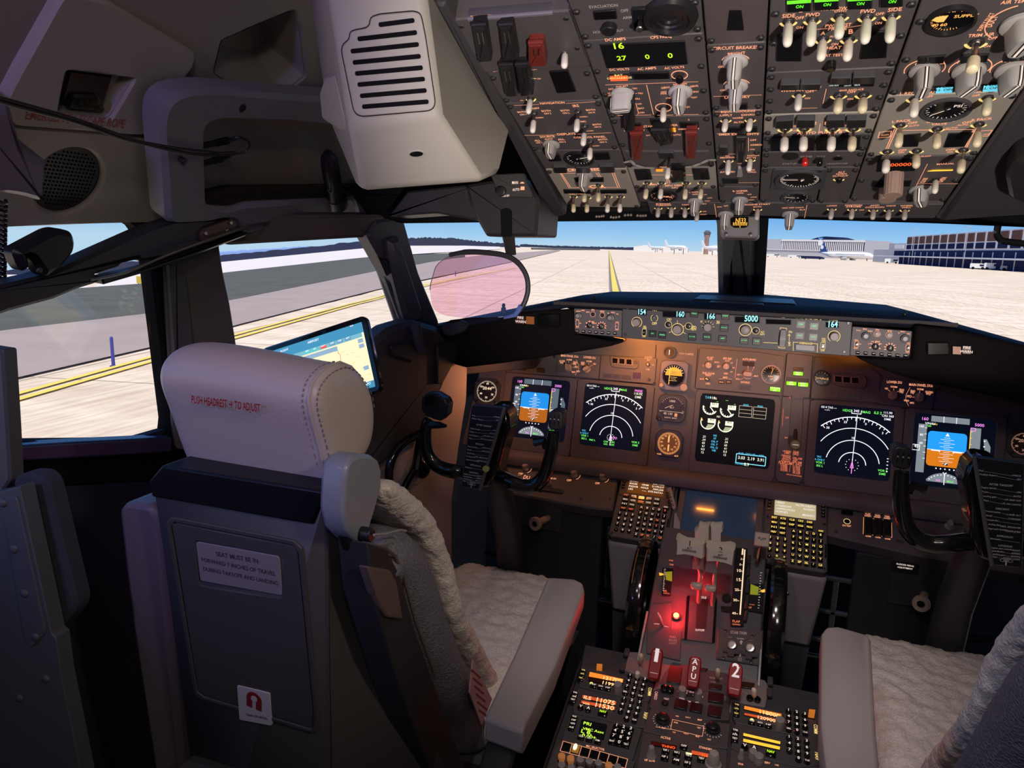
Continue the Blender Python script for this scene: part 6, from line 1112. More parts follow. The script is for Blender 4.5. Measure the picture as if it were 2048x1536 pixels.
leg(t,M3,[(s,*k5((a,c))[0],*k5((d_,e_))[0]) for s,a,c,d_,e_ in (('LOWER DU',580,220,680,226),('NORM',605,250,648,254),('ND',567,262,588,264),('ENG',664,270,694,274),('PRI',664,286,688,290),('MAIN PANEL DUs',728,238,886,248),('NORM',782,266,824,270),('OUTBD',836,284,888,290),('PFD',842,298,872,302),('ENG',738,278,768,282),('PRI',738,290,760,294),('PFD',714,316,744,318),('INBD',694,342,728,346),('MFD',734,358,762,360))],legend,lines=(k5((735,250),(708,300),(706,335),(725,372)),k5((626,258),(626,270)),k5((590,266),(602,276)),k5((662,272),(650,280)),k5((800,274),(798,285)),k5((748,314),(765,315))),lw=.0006)
knob(t,M3,*k5((620,305))[0],.0105,0,.020,mat('knob_pinkgrey',(.34,.27,.25),.45),False);knob(t,M3,*k5((797,318))[0],.0105,0,.020,mat('knob_pinkgrey',(.34,.27,.25),.45),False)
# ================================================================ lower forward panels and control display units
LP=Fr((0,-.06,.872),(1,0,0),(0,.16,.115))
if LP.n.dot(CAM-LP.o) < 0: LP.n=-LP.n
for lb,pts in (('left lower panel with six small light knobs beside the captain yoke',[(1000,915),(1240,940),(1226,1022),(1180,1018),(1000,985)]),('right lower panel with ground proximity switches beside the right keypad',[(1656,985),(1760,995),(2100,1045),(2100,1160),(1830,1112),(1690,1080),(1650,1070)])):
    t=thing('light_knob_console' if 'left' in lb[:5] else 'ground_proximity_console',lb,'control panel',LP.px(*pts[-1]));b=MB();P_=Q(LP,pts);b.prism(LP,rpoly(P_,.004),-.03,.004,mpanel,.004);b.build('plate',t);L5=Fr(LP.P(0,0,.004),LP.x,LP.y)
    if 'left' in lb[:5]:
        for x,y,r,s,c0,c1,c2,lm in ((1052,937,.0105,'MAIN PANEL',1036,1068,925,1),(1103,942,.0085,'UPPER DU',1090,1112,931,1),(1149,950,.0105,'BACKGROUND',1136,1168,941,1),(1206,956,.0105,'AFDS FLOOD',1198,1230,949,1),(1097,968,.0085,'LOWER DU',1092,1112,957,1),(1040,958,.006,'DU',1046,1058,957,0)):
            knob(t,L5,x,y,r,-50 if r > .01 else 0,.016,mat('knob_brown_lit',(.36,.27,.22),.45),False,'bar' if r > .01 else 'step');leg(t,L5,[(s,c0,c2,c1,c2+2)],legend)
            if r > .01: leg(t,L5,[('OFF',x-16,y+12,x-7,y+13)],legend);b=MB();b.ring(L5.at(*L5.uv(x,y)),r*1.4,r*1.5,0,.0004,legend,12,-60,80);b.build('dimmer_arc',t)
        for x,y in ((1128,939),(1134,940),(1116,983),(1124,984),(1162,997),(1220,998)): b=MB();b.cyl(L5,*L5.uv(x,y),.0035,0,.002,dkgrey,12,.0006);b.build('fastener',t)
    else:
        leg(t,L5,[(s,*k5((a,c))[0],*k5((d_,e_))[0]) for s,a,c,d_,e_ in (('GPWS',296,1060,334,1062),('GROUND PROXIMITY',374,1058,512,1078),('SYS TEST',284,1176,342,1182),('FLAP',436,1098,472,1102),('INHIBIT',432,1110,476,1114),('GEAR',500,1106,536,1110),('INHIBIT',496,1118,540,1122),('TERR',564,1116,600,1120),('INHIBIT',560,1126,604,1132),('NORM',438,1246,474,1250),('NORM',504,1254,538,1258),('NORM',568,1264,604,1268),('MAIN PANEL',955,1140,1030,1148))],legend,boxes=(k5((425,1118),(612,1140),(614,1252),(422,1228)),),lw=.0008)
        for x in (430,495,556): guard(t,L5,k5((x,1122+(x-430)*.1),(x+56,1130+(x-430)*.1),(x+54,1228+(x-430)*.1),(x-2,1222+(x-430)*.1)),.012,black)
        light(t,L5,k5((276,1068),(354,1072),(352,1108),(274,1100)));b=MB();f=L5.at(*L5.uv(*k5((314,1145))[0]));b.ring(f,.0066,.0075,0,.0006,legendy,20);b.cyl(f,0,0,.005,0,.003,gloss,14,.0008);b.build('push_button',t)
        knob(t,L5,*k5((996,1180))[0],.0105,0,.016,knobg,False)
        for x,y in ((240,1056),(240,1214),(650,1275),(680,1282),(648,1108)): b=MB();b.cyl(L5,*L5.uv(*k5((x,y))[0]),.004,0,.0025,dkgrey,12,.0006);b.build('fastener',t)
def cdu(lb,pts,lit):
    c=[LP.px(*p) for p in pts];t=thing('control_display_unit',lb,'keypad display',(c[2]+c[3])/2)
    a=LP.uv(*pts[0]);b_=LP.uv(*pts[2]);a2=LP.uv(*pts[1]);b2=LP.uv(*pts[3]);u0=(a[0]+b2[0])/2;u1=(a2[0]+b_[0])/2;v1=(a[1]+a2[1])/2;v0=(b_[1]+b2[1])/2;w=u1-u0;h=v1-v0
    b=MB();b.prism(LP,rpoly([(u0,v0+.004),(u0+.008,v0),(u1-.008,v0),(u1,v0+.004),(u1,v1),(u0,v1)],.002),-.06,.010,mat('cdu_grey',(.095,.080,.082),.5,bump=(1500,.2,.0002)),.002);b.build('case',t);f=Fr(LP.P(u0,v0,.010),LP.x,LP.y)
    X=lambda x: x*w;Y=lambda y: (1-y)*h
    b=MB();b.prism(f,rrect(X(.15),X(.82),Y(.38),Y(.07),.002,2),0,.0012,em('cdu_tan_screen',(.50,.42,.24),1.0) if lit else mat('cdu_dark_screen',(.02,.008,.004),.4,emit=(1,.28,.04),es=.07));s_=b.build('screen',t)
    b=MB();tm=em('screen_white',(.95,.95,.95),.85) if lit else em('cdu_text',(1,.88,.72),1.1)
    if lit: L_=[('INIT/REF INDEX',.5,.095,'c')]+[(s,.17,.135+.04*i,'l') for i,s in enumerate(('<IDENT','<POS','<PERF','<TAKEOFF','<APPROACH','<OFFSET'))]+[(s,.80,.135+.04*i,'r') for i,s in enumerate(('NAV DATA>','MSG RECALL>','ALTN DEST>','ALIGN>','','MAINT>'))]
    else: L_=[('ACT RTE LEGS',.5,.09,'c'),('1/3',.78,.09,'c')]+[(s,.17,.125+.04*i,'l') for i,s in enumerate(('347','CIDER','DAVEY','SHORI','PADOR','LEG'))]+[(s,.46,.115+.042*i,'c') for i,s in enumerate(('0.5NM','11NM','0.9NM','10NM','HOLD','-----'))]+[(s,.80,.125+.04*i,'r') for i,s in enumerate(('157/ 9000','250/ 7000','250/ 7000','211/FL217','.70/FL320','RTE DATA>'))]
    for s,x,y,al in L_: b.text(f,s,X(x),Y(y),h*(.024 if lit else .023),tm,.0016,al) if s else None
    b.build('screen_text',s_,smooth=False)
    la=em('key_amber',(1,.72,.16),1.2) if lit else em('key_ivory',(.95,.72,.55),.75);lr=la if lit else em('key_red',(1,.20,.08),.8)
    def key(x,y,kw,kh,s,m,rnd=False):
        b=MB();q=f.at(X(x),Y(y));b.prism(q,circ(kw*w,10) if rnd else rrect(-kw*w,kw*w,-kh*h,kh*h,.0008,1),0,.003,gloss,.0006);o=b.build('key',t)
        b=MB();sz=kh*h*1.05 if not rnd else kw*w*1.2;b.text(q,s,0,sz*.5,sz,m,.0034,w=None if len(s) < 2 else kw*w*1.5);b.build('key_legend',o,smooth=False)
    for i in range(6):
        for x in (.065,.93): key(x,.11+.042*i,.032,.011,'-',la)
    for j,r in enumerate((('INIT','RTE','CLB','CRZ','DES'),('MENU','LEGS','DEP','HOLD','PROG'),('N1','FIX'),('PREV','NEXT'))):
        for i,s in enumerate(r): key(.16+.14*i,.435+.062*j,.056,.022,s,lr if (j,i) in ((0,0),(3,0),(3,1),(1,2)) else la)
    key(.90,.525,.05,.018,'EXEC',la)
    for j in range(4):
        for i in range(3): key(.115+.115*i,.695+.073*j,.036,.02,'123456789.0+'[j*3+i],la,True)
    al_='ABCDEFGHIJKLMNOPQRSTUVWXYZ';ex=['SP','DEL','/','CLR']
    for j in range(6):
        for i in range(5):
            n=j*5+i;s=al_[n] if n < 26 else ex[n-26];x=.475+.105*i;y=.575+.0735*j;key(x,y,.037,.024,s,lr if s in 'ENSW' or len(s) > 1 else la,False)
    for x,y in ((.05,.42),(.95,.42),(.05,.96),(.95,.96)): fast(t,f,X(x),Y(y),.0038,.0025)
    b=MB();b.prism(f,[(X(.965),Y(.83)),(X(.985),Y(.83)),(X(.985),Y(.66)),(X(.965),Y(.66))],0,.001,matte);b.build('side_slot',t);return t,u0,u1,v0,v1
cl=cdu('left route keypad unit with a dark amber-text screen',((1249,938),(1355,950),(1332,1094),(1217,1076)),False)
cr_=cdu('right keypad unit with a bright tan screen and amber keys',((1533,976),(1655,992),(1652,1150),(1522,1130)),True)
for (t_,u0,u1,v0,v1),s,lb in ((cl,-1,'left lavender-grey housing under the captain side keypad unit'),(cr_,1,'right lavender-grey housing under the first officer side keypad unit')):
    b=MB();A=[LP.P(u0-.003,v0-.004,.002),LP.P(u1+.003,v0-.004,.002),LP.P(u1+.003,v1-.03,.0),LP.P(u0-.003,v1-.03,.0)]
    xi=min(abs(u0),abs(u1));B_=[V((A[0].x*.93,-.20,.56)),V((A[1].x*.93,-.20,.56)),V((A[2].x*.93,.02,.56)),V((A[3].x*.93,.02,.56))]
    C_=[V((p.x*.9,p.y+.02,.10)) for p in B_];A_d=[p-LP.n*.014 for p in A];b.loft([A_d,B_],mat('housing_lavender',(.25,.23,.25),.5,bump=(900,.2,.0004)),True,True);t=b.build('pedestal_housing',label=lb,cat='housing',bevel=.008)
    b=MB();b.loft([[p-V((0,-.01,.0)) for p in B_],C_],dkgrey);b.build('lower_housing',t)
    b=MB();b.cyl(axis((B_[0]+A_d[0])/2*.5+(B_[1]+A_d[1])/2*.5+V((0,-.004,.04)),(0,-1,-.3)),0,0,.004,0,.003,metal_,10,.001);b.build('screw',t)
# lower display unit between the keypads
t,D_,w_,h_=display('lower_display','blank lower display with two orange lamp reflections between the keypads',-.097,LP,.20,.185,.002,(.016,.016,.022,.01),mat('blank_screen',(.010,.016,.030),.10,clear=.5,spec=.8,emit=(.25,.42,.8),es=.045),mpanel)
# ================================================================ throttle quadrant
TQ=Fr((0,-.44,.7075),(1,0,0),(0,.18,.105))
if TQ.n.dot(CAM-TQ.o) < 0: TQ.n=-TQ.n
kq=K(4.266,1220,1040);Kq=lambda x,y: kq((x,y))[0]
tqm=mat('quadrant_grey',(.085,.083,.095),.45,bump=(1200,.2,.0003));edgew=mat('quadrant_edge',(.42,.42,.43),.4)
t=thing('throttle_quadrant','grey throttle quadrant with thrust levers between the two black trim wheels','throttle',(0,-.44,.3));TT=t
# body: profile swept across x
prof=[(-.24,.815),(-.30,.792),(-.36,.754),(-.44,.7075),(-.53,.655),(-.555,.625),(-.56,.30),(-.24,.30)]
b=MB();b.loft([[V((x,y,z)) for y,z in prof] for x in (-.112,.112)],tqm);b.build('body',t,bevel=.003)
b=MB()
for s in (-1,1): MB().tube([V((s*.113,y,z)) for y,z in ((-.45,.705),(-.50,.678),(-.54,.652),(-.558,.625),(-.562,.56))],.0022,edgew,6).build('edge_trim',t)
def qp(name,pts,h0,h1,m,ch=.001,par=None,r=.002): b=MB();b.prism(TQ,rpoly(Q(TQ,kq(*pts),h1),r),h0,h1,m,ch);return b.build(name,par or t)
qp('left_plate',((318,900),(345,720),(530,700),(520,940),(610,945),(600,1200),(310,1135)),0,.004,tqm)
qp('cutoff_panel',((680,640),(905,650),(895,1035),(870,1050),(610,1015),(655,700)),0,.003,tqm);qp('cutoff_slot',((745,665),(840,668),(820,930),(730,925)),.003,.0036,mat('slot_maroon',(.035,.016,.020),.5),0)
for a in (((655,650),(680,640),(655,1020),(632,1020)),((895,660),(915,670),(895,1040),(870,1050))): qp('lever_slot',a,.003,.0042,matte,0)
TL=Fr(TQ.P(0,0,.004),TQ.x,TQ.y)
def ql(par,items,m=legend,h=.0006,**k): return leg(par,TL,[(s,*Kq(a,c),*Kq(d_,e_)) for s,a,c,d_,e_ in items],m,h=h,**k)
ql(t,(('IDLE',776,668,822,672),('CUTOFF',728,945,806,950),('HORN',960,752,1010,756),('CUTOUT',960,770,1030,778)),legendw)
ql(t,(('PARK',508,1006,566,1010),('BRAKE',502,1032,572,1038),('LIGHT',502,1058,568,1064)),mat('legend_plain',(.45,.42,.40),.5))
# flap scale
fl=((1065,235),(1175,240),(1170,480),(1140,905),(1030,905),(1020,820),(1040,700));qp('flap_scale',fl,.004,.006,black);TF=Fr(TQ.P(0,0,.0062),TQ.x,TQ.y)
b=MB();fa=em('flap_scale_lit',(1,.72,.46),1.05);b.lpx(TF,kq((1150,255),(1110,805)),.0026,fa)
for s,y,x in (('1',288,1122),('2',332,1114),('5',380,1104),('10',436,1086),('15',514,1082),('25',598,1066),('30',686,1052),('40',798,1042)): b.tpx(TF,s,*Kq(x,y+6),*Kq(x+(12 if len(s) < 2 else 34),y+8),fa,.72);b.lpx(TF,kq((x+(18 if len(s) < 2 else 38),y+2),(x+(24 if len(s) < 2 else 48),y+3)),.0012,fa)
for s,y in (('FLAP',872),('DOWN',895)): b.tpx(TF,s,*Kq(1046,y),*Kq(1110,y+6),em('placard_red_orange',(1,.25,.12),.75),.8)
b.build('flap_scale_marks',t,smooth=False)
qp('horn_cutout_plate',((945,730),(1035,735),(1030,785),(950,775)),.004,.006,black);b=MB();b.cyl(TQ,*TQ.uv(*Kq(995,670),.004),.0095,.003,.009,black,22,.001);b.build('horn_cutout_button',t)
# gate track of the flap lever
b=MB()
for i,(y0,y1) in enumerate(((300,370),(385,470),(500,620),(640,760),(770,860))): b.prism(TQ,rpoly(Q(TQ,kq((1180-i*6,y0),(1205-i*6,y0),(1200-i*8,y1),(1170-i*8,y1)),.01),.001),.004,.012,dmetal,.001)
b.build('flap_gate',t,kind=None)
fb=TQ.px(*Kq(1190,480),.004);ft=None
b=MB();q0=TQ.P(*TQ.uv(*Kq(1250,400)),.0);hx=solve_tip(q0,1524,1080,.075);b.tube([q0,hx],[.004,.0035],metal_,8);fl_=b.build('flap_lever',t)
b=MB();F_=axis(hx,CAM-hx,(0,0,1));F_=Fr(hx,(1,0,0),(0,.35,1));F_.n=F_.n if F_.n.dot(CAM-hx) > 0 else -F_.n;b.prism(F_,rrect(-.0150,.0150,-.0135,.0150,.002,2),-.012,.002,mat('lever_tan',(.40,.36,.27),.35),.002);h_=b.build('flap_handle',fl_);b=MB();b.text(F_,'FLAP',0,.003,.0052,matte,.0024);b.build('lettering',h_)
# trim indicators (green take-off bands)
for sx_,pts,gp_,mk in ((-1,((450,405),(540,410),(520,640),(440,635)),((468,445),(530,440),(530,525),(480,512)),((418,452),(440,456),(462,464),(440,474),(422,474))),(1,((1190,545),(1310,540),(1300,790),(1180,770)),((1200,548),(1270,575),(1262,640),(1195,635)),((1322,592),(1300,598),(1280,606),(1298,618),(1322,616)))):
    o=qp('trim_scale',pts,.004,.007,black);T7=Fr(TQ.P(0,0,.0072),TQ.x,TQ.y);b=MB();b.prism(T7,Q(T7,kq(*gp_)),0,.0008,em('band_olive',(.55,.62,.04),.30));b.build('green_band',o);b=MB();b.prism(T7,Q(T7,kq(*mk)),0,.0012,em('pointer_amber',(1,.5,.06),1.1));b.build('trim_pointer',o)
    x0,y0,x1,y1=(462,420,450,600) if sx_ < 0 else (1282,450,1262,750);b=MB()
    for i in range(14): k=i/13;p=Kq(x0+(x1-x0)*k,y0+(y1-y0)*k);q=Kq(x0+(x1-x0)*k+(14 if i % 3==0 else 8),y0+(y1-y0)*k+1);b.lpx(T7,[p,q],.0009,legendw,.001)
    b.build('scale_marks',o,smooth=False)
ql(t,(('APL NOSE',1188,722,1232,728),('UP',1184,752,1208,756),('APL',456,612,488,614),('NOSE DN',456,628,508,632),('STAB',502,350,538,352),('TRIM',506,385,540,388)),em('placard_red_orange',(1,.25,.12),.75),h=.0036)
# stabiliser trim cutout panel
qp('stab_trim_plate',((915,925),(1310,935),(1290,1240),(905,1180)),.001,.006,mat('stab_plate',(.075,.074,.072),.5),.002);T6=Fr(TQ.P(0,0,.006),TQ.x,TQ.y)
leg(t,T6,[(s,*Kq(a,c),*Kq(d_,e_)) for s,a,c,d_,e_ in (('STAB TRIM',1030,968,1166,978),('MAIN ELECT',1006,1002,1044,1004),('NORMAL',1084,1016,1148,1020),('AUTO PILOT',1182,1028,1222,1032),('CUT',1092,1186,1126,1190),('OUT',1092,1202,1126,1206))],mat('legend_grey',(.6,.58,.55),.5),h=.0004)
b=MB();gl_=mat('legend_grey',(.6,.58,.55),.5);b.prism(T6,Q(T6,kq((1120,1025),(1136,1044),(1126,1044),(1126,1062),(1112,1062),(1112,1044),(1104,1044))),0,.0005,gl_);b.prism(T6,Q(T6,kq((1108,1170),(1120,1155),(1114,1155),(1114,1142),(1104,1142),(1104,1155),(1098,1155))),0,.0005,gl_);b.build('arrow_marks',t)
for x,y in ((1040,1070),(1195,1095)):
    s_=T(t,T6,*Kq(x,y),*Kq(x-4,y-12),.3,metal_,.0085,False,'cutout_switch');b=MB();b.prism(T6,rpoly(Q(T6,kq((x-75,y+22),(x+70,y+40),(x+68,y+80),(x+20,y+78),(x+18,y+98),(x-38,y+90),(x-38,y+60),(x-78,y+52)),.004),.001),0,.005,dkgrey,.001);b.build('switch_guard',t)
for x,y in ((985,948),(1214,992),(968,1178),(1205,1215)): fast(t,T6,*T6.uv(*Kq(x,y)),.0032,.0015)
# thrust levers (two stems, wide handles and reverse levers)
tan=mat('lever_tan',(.46,.41,.31),.35);tan2=mat('lever_tan_glossy',(.52,.47,.36),.25)
for i,(hp_,rv,sg) in enumerate((([(563,160),(580,175),(640,205),(700,212),(760,206),(808,196),(806,318),(790,330),(730,305),(640,285),(560,290),(566,220)],[(718,185),(720,90),(745,70),(760,35),(800,48),(852,40),(850,195),(808,205)],-1),([(820,226),(880,246),(960,244),(1030,238),(1068,250),(1060,320),(1050,385),(980,360),(900,345),(818,346)],[(856,40),(900,45),(960,40),(966,80),(952,100),(950,190),(930,220),(866,222),(858,195)],1))):
    l_=thing('x',None,None,(0,0,0)) if False else None
    hY=-.47;up=[aY(*Kq(x,y),hY) for x,y in hp_];b=MB();cen=sum(up,V())/len(up);bk=[p.lerp(cen,.12)+V((0,.030,.004)) for p in up];fr2=[p.lerp(cen,.10)+V((0,-.006,0)) for p in up];b.loft([bk,[p+V((0,.02,.003)) for p in up],up,fr2],tan2)
    st_=V((sg*.014,-.405,.72));b.tube([st_,V((sg*.015,-.42,.80)),V((cen.x*.55+sg*.006,hY+.02,cen.z-.012))],[.010,.009,.010],tan,8,flat=(.55,1));L_=b.build('thrust_lever',t)
    b=MB();HF=Fr(cen+V((0,-.0068,0)),(1,0,0),(0,.15,1));HF.n=HF.n if HF.n.dot(CAM-cen) > 0 else -HF.n;kk_=(Kq(678,232) if i==0 else Kq(942,292));b.text(HF,str(i+1),HF.uv(*kk_)[0],HF.uv(*Kq(*((678,198) if i==0 else (942,252))))[1],.0100,matte,.0004)
    b.text(HF,'A/T',HF.uv(*kk_)[0],HF.uv(*Kq(*((678,240) if i==0 else (942,300))))[1],.0042,matte,.0004);b.text(HF,'DISENGAGE',HF.uv(*kk_)[0],HF.uv(*Kq(*((678,262) if i==0 else (942,322))))[1],.0040,matte,.0004,w=.026);b.build('lettering',L_)
    rY=-.415;up=[aY(*Kq(x,y),rY) for x,y in rv];cen2=sum(up,V())/len(up);b=MB();b.loft([[p.lerp(cen2,.15)+V((0,.028,0)) for p in up],[p+V((0,.02,0)) for p in up],up,[p.lerp(cen2,.14)+V((0,-.006,0)) for p in up]],tan2);b.build('reverse_lever',L_)
    w_p=kq((700,345),(800,355),(798,430),(700,420)) if i==0 else kq((815,372),(918,382),(914,470),(812,440));up=[aY(*p,-.44) for p in w_p];b=MB();b.loft([[p+V((0,.02,0)) for p in up],up],tan);b.build('lever_collar',L_,bevel=.002)
    s_p=kq((684,545),(788,552),(786,610),(690,598)) if i==0 else kq((804,568),(908,576),(902,628),(802,616));up=[aY(*p,-.452) for p in s_p];b=MB();b.loft([[p+V((0,.014,0)) for p in up],up],tan);b.build('start_lever',t,bevel=.004)
# red lit parking brake lamp and lever
b=MB();rp=TQ.uv(*Kq(565,832));f=TQ.at(*rp,.004);b.lathe(f,[(.0085,0),(.0085,.003),(.0060,.004)],dmetal,18);pb=b.build('parking_brake_light',t);b=MB();b.ball(f.P(0,0,.004),.0058,em('brake_lamp_red',(1,.16,.05),9),14,7,(1,1,.8),True,f);b.build('lens',pb)
lamp('parking_brake_glow','POINT',f.P(0,0,.020),.30,(1,.02,.02),.004)
b=MB();b.tube([TQ.px(*Kq(455,905),.004),TQ.px(*Kq(440,870),.020),TQ.px(*Kq(425,830),.026),TQ.px(*Kq(404,790),.030)],[.0022,.0022,.0026,.0022],tan,7);b.build('parking_brake_lever',t)
b=MB();b.lpx(TL,kq((375,885),(420,888)),.0009,legendw);b.lpx(TL,kq((455,905),(495,912)),.0009,legendw);b.build('brake_mark',t)
lamp('lever_gate_glow','POINT',TQ.P(-.004,.085,.022),.06,(1,.03,.03),.006);lamp('quadrant_left_glow','POINT',TQ.P(-.050,.045,.035),.09,(1,.02,.03),.008)
# trim wheels: thing each
for s,lb in ((-1,'glossy black trim wheel on the left side of the throttle quadrant'),(1,'glossy black trim wheel on the right side of the throttle quadrant')):
    c=V((s*.137,-.36,.68));f=axis(c,(s,0,0),(0,0,1));t=thing('trim_wheel',lb,'wheel',c-V((0,0,.14)));b=MB();b.lathe(f,[(.112,-.004),(.124,-.015),(.135,-.0155),(.1405,-.010),(.142,0),(.1405,.010),(.135,.0155),(.124,.015),(.112,.004)],gloss,72);b.build('rim',t)
    b=MB();b.lathe(f,[(.114,-.003),(.030,-.006),(.030,.006),(.114,.003)],black,40);b.build('disc',t);b=MB();b.ring(f,.1418,.1424,-.0095,-.0085,mat('trim_mark_amber',(.5,.2,.08),.5),30,40,75);b.ring(f,.1418,.1424,.0085,.0095,mat('trim_mark_amber',(.5,.2,.08),.5),30,40,75);b.build('rim_mark',t)
# ================================================================ fire panel
PD=Fr((0,-.58,.638),(1,0,0),(0,1,.2))
if PD.n.dot(CAM-PD.o) < 0: PD.n=-PD.n
t=thing('center_console','dark center pedestal body holding the radios between the seats','pedestal',(0,-.8,0));b=MB();b.prism(PD,[(-.220,-.75),(.220,-.75),(.220,.0),(.225,.06),(-.225,.06),(-.220,0)],-.30,-.004,dkgrey,.003);b.build('case',t)
for x in (-.2205,.2165): MB().box(PD,x,x+.004,-.75,.0,-.10,.006,mat('rail_dark',(.028,.028,.034),.5),.001).build('side_flange',t)
b=MB();b.box(PD,.222,.238,-.06,.075,-.12,-.02,mat('yellow_strip',(.33,.30,.05),.5),.002);b.build('yellow_guard',t)
fg=mat('fire_panel_grey',(.21,.20,.20),.5)
t=thing('fire_panel','light grey fire control panel with three red pull handles behind the throttle quadrant','control panel',PD.px(1400,1380))
b=MB();b.prism(PD,rpoly(Q(PD,[(1259,1303),(1298,1306),(1530,1360),(1538,1376),(1530,1414),(1464,1402),(1462,1425),(1305,1385),(1312,1362),(1248,1340)],.004),.002),-.006,.004,fg,.001);b.build('plate',t);P4f=Fr(PD.P(0,0,.004),PD.x,PD.y)
b=MB();b.prism(P4f,rpoly(Q(P4f,kq((470,1300),(545,1205),(870,1290),(1000,1300),(1030,1360),(1100,1500),(1080,1520),(700,1440),(420,1400))),.001),0,.001,mat('quadrant_grey',(.085,.083,.095),.45));b.build('dark_inset',t)
kp=K(3.4133,1080,1280);k6=K(6.4,1100,1300);k7=K(6.827,1380,1340)
for s,base,tip,w_,in (('1',(1304,1345),(1311,1306),22),('APU',(1385,1372),(1388,1322),22),('2',(1466,1388),(1470,1337),24)):
    P0=PD.px(*base,0);topc=solve_tip(P0,tip[0],tip[1]+22,.055);b=MB();b.tube([P0,topc],[.007,.006],black,8);h_=b.build('fire_handle',t)
    F_=Fr(topc,(1,0,0),(0,.75,.65));F_.n=F_.n if F_.n.dot(CAM-topc) > 0 else -F_.n;pxm=(topc-CAM).length/FPX;hw=w_*.5*pxm;hh=24*pxm*1.18
    b=MB();P_=rpoly([(-hw*.8,-hh),(hw*.8,-hh),(hw,-hh*.5),(hw,hh*.72),(hw*.7,hh),(-hw*.7,hh),(-hw,hh*.72),(-hw,-hh*.5)],.003);b.prism(F_,P_,-.010,.003,firered,.002);k_=b.build('red_grip',h_)
    b=MB();wt=em('fire_white',(1,.86,.86),.65)
    if s=='APU': [b.text(F_,c,0,hh*.62-i*hh*.46,hh*.34,wt,.0034) for i,c in enumerate('APU')]
    else: b.text(F_,s,0,hh*.55,hh*.86,wt,.0034,w=hw*(.62 if s=='1' else 1.1))
    b.line(F_,[(-hw*.6,-hh*.62),(hw*.6,-hh*.62)],.0005,wt,.0034);b.line(F_,[(hw*.6*cos(R_(a)),hh*.70+hh*.12*sin(R_(a))) for a in range(20,161,20)],.0005,wt,.0034);b.build('lettering',k_,smooth=False)
for x0,y0,x1,y1,i in ((1282,1336,1282,1308,1),(1274,1362,1275,1344,0),(1435,1368,1436,1338,1),(1508,1404,1508,1377,0)): T(t,PD,x0,y0,x1,y1,.55,ivory if i else white,.0046,False)
for q in ((510,1250,620,1268,600,1410,480,1390),(770,1268,836,1275,820,1300,765,1290),(1118,1385,1235,1400,1225,1450,1112,1435),(845,1400,960,1415,950,1460,838,1445)): light(t,P4f,kq(q[0:2],q[2:4],q[4:6],q[6:8]),mat('lens_brown',(.05,.022,.015),.3),.003)
leg(t,P4f,[(s,*kp((a,c))[0],*kp((d_,e_))[0]) for s,a,c,d_,e_ in (('FAULT TEST',1160,262,1250,270),('A INOP',1164,288,1200,292),('EXT TEST',1380,350,1410,365))],mat('legend_grey',(.6,.58,.55),.5),h=.0012)
b=MB()
for x,y in ((1100,385),(1136,388)): pass
for x,y in kp((1432,405),(1482,415)): b.cyl(P4f,*P4f.uv(x,y),.0065,0,.006,gloss,16,.001)
b.build('rotary_button',t)
for x,y in kp((592,92),(565,190),(1570,290),(1565,366)): b=MB();b.prism(P4f,rrect(-.005+P4f.uv(x,y)[0],.005+P4f.uv(x,y)[0],P4f.uv(x,y)[1]-.010,P4f.uv(x,y)[1]+.010,.003,3),0,.006,dkgrey,.001);b.build('side_latch',t)
# ================================================================ radio modules
def unit(name,lb,pts,m=panel):
    t=thing(name,lb,'radio',PD.px(*pts[3]));b=MB();b.prism(PD,rpoly(Q(PD,pts,.004),.002),-.004,.004,m,.001);b.build('plate',t);return t
P5=Fr(PD.P(0,0,.004),PD.x,PD.y);odg=em('digit_orange_on',(1,.62,.28),1.4);obar=em('bar_orange',(1,.27,.03),1.0);rbar=em('bar_red_orange',(.75,.10,.03),.8);ybar=em('bar_yellow',(1,.55,.05),1.1)
def kbtn(t,F,p,s,rnd=True,r=.0052,m=None):
    q=F.at(*F.uv(*p));b=MB();b.prism(q,circ(r,12) if rnd else rrect(-r,r,-r*.75,r*.75,.001,1),0,.004,gloss,.0008);o=b.build('key',t);b=MB();sz=r*1.05 if len(s)==1 else r*.6;b.text(q,s,0,sz*.5,sz,m or legendw,.0044,w=None if len(s)==1 else r*1.4);b.build('key_legend',o,smooth=False)
def readout(t,F,q,m,s=None,tm=None,left=''):
    P_=Q(F,q);b=MB();b.prism(F,P_,0,.0016,matte);o=b.build('readout',t);b=MB();b.prism(F,offs(P_,.0008),.0016,.002,m);b.build('lit_bar',o)
    if s: b=MB();a=V(q[3]).lerp(V(q[2]),.42);c=V(q[3]).lerp(V(q[2]),.95);e_=(V(q[0])-V(q[3]))*.18;b.tpx(F,s,*(a+e_),*(c+e_),tm,.68,.0024);(b.tpx(F,left,*(V(q[3]).lerp(V(q[2]),.05)+e_),*(V(q[3]).lerp(V(q[2]),.26)+e_),tm,.68,.0024) if left else None);b.build('digits',o,smooth=False)
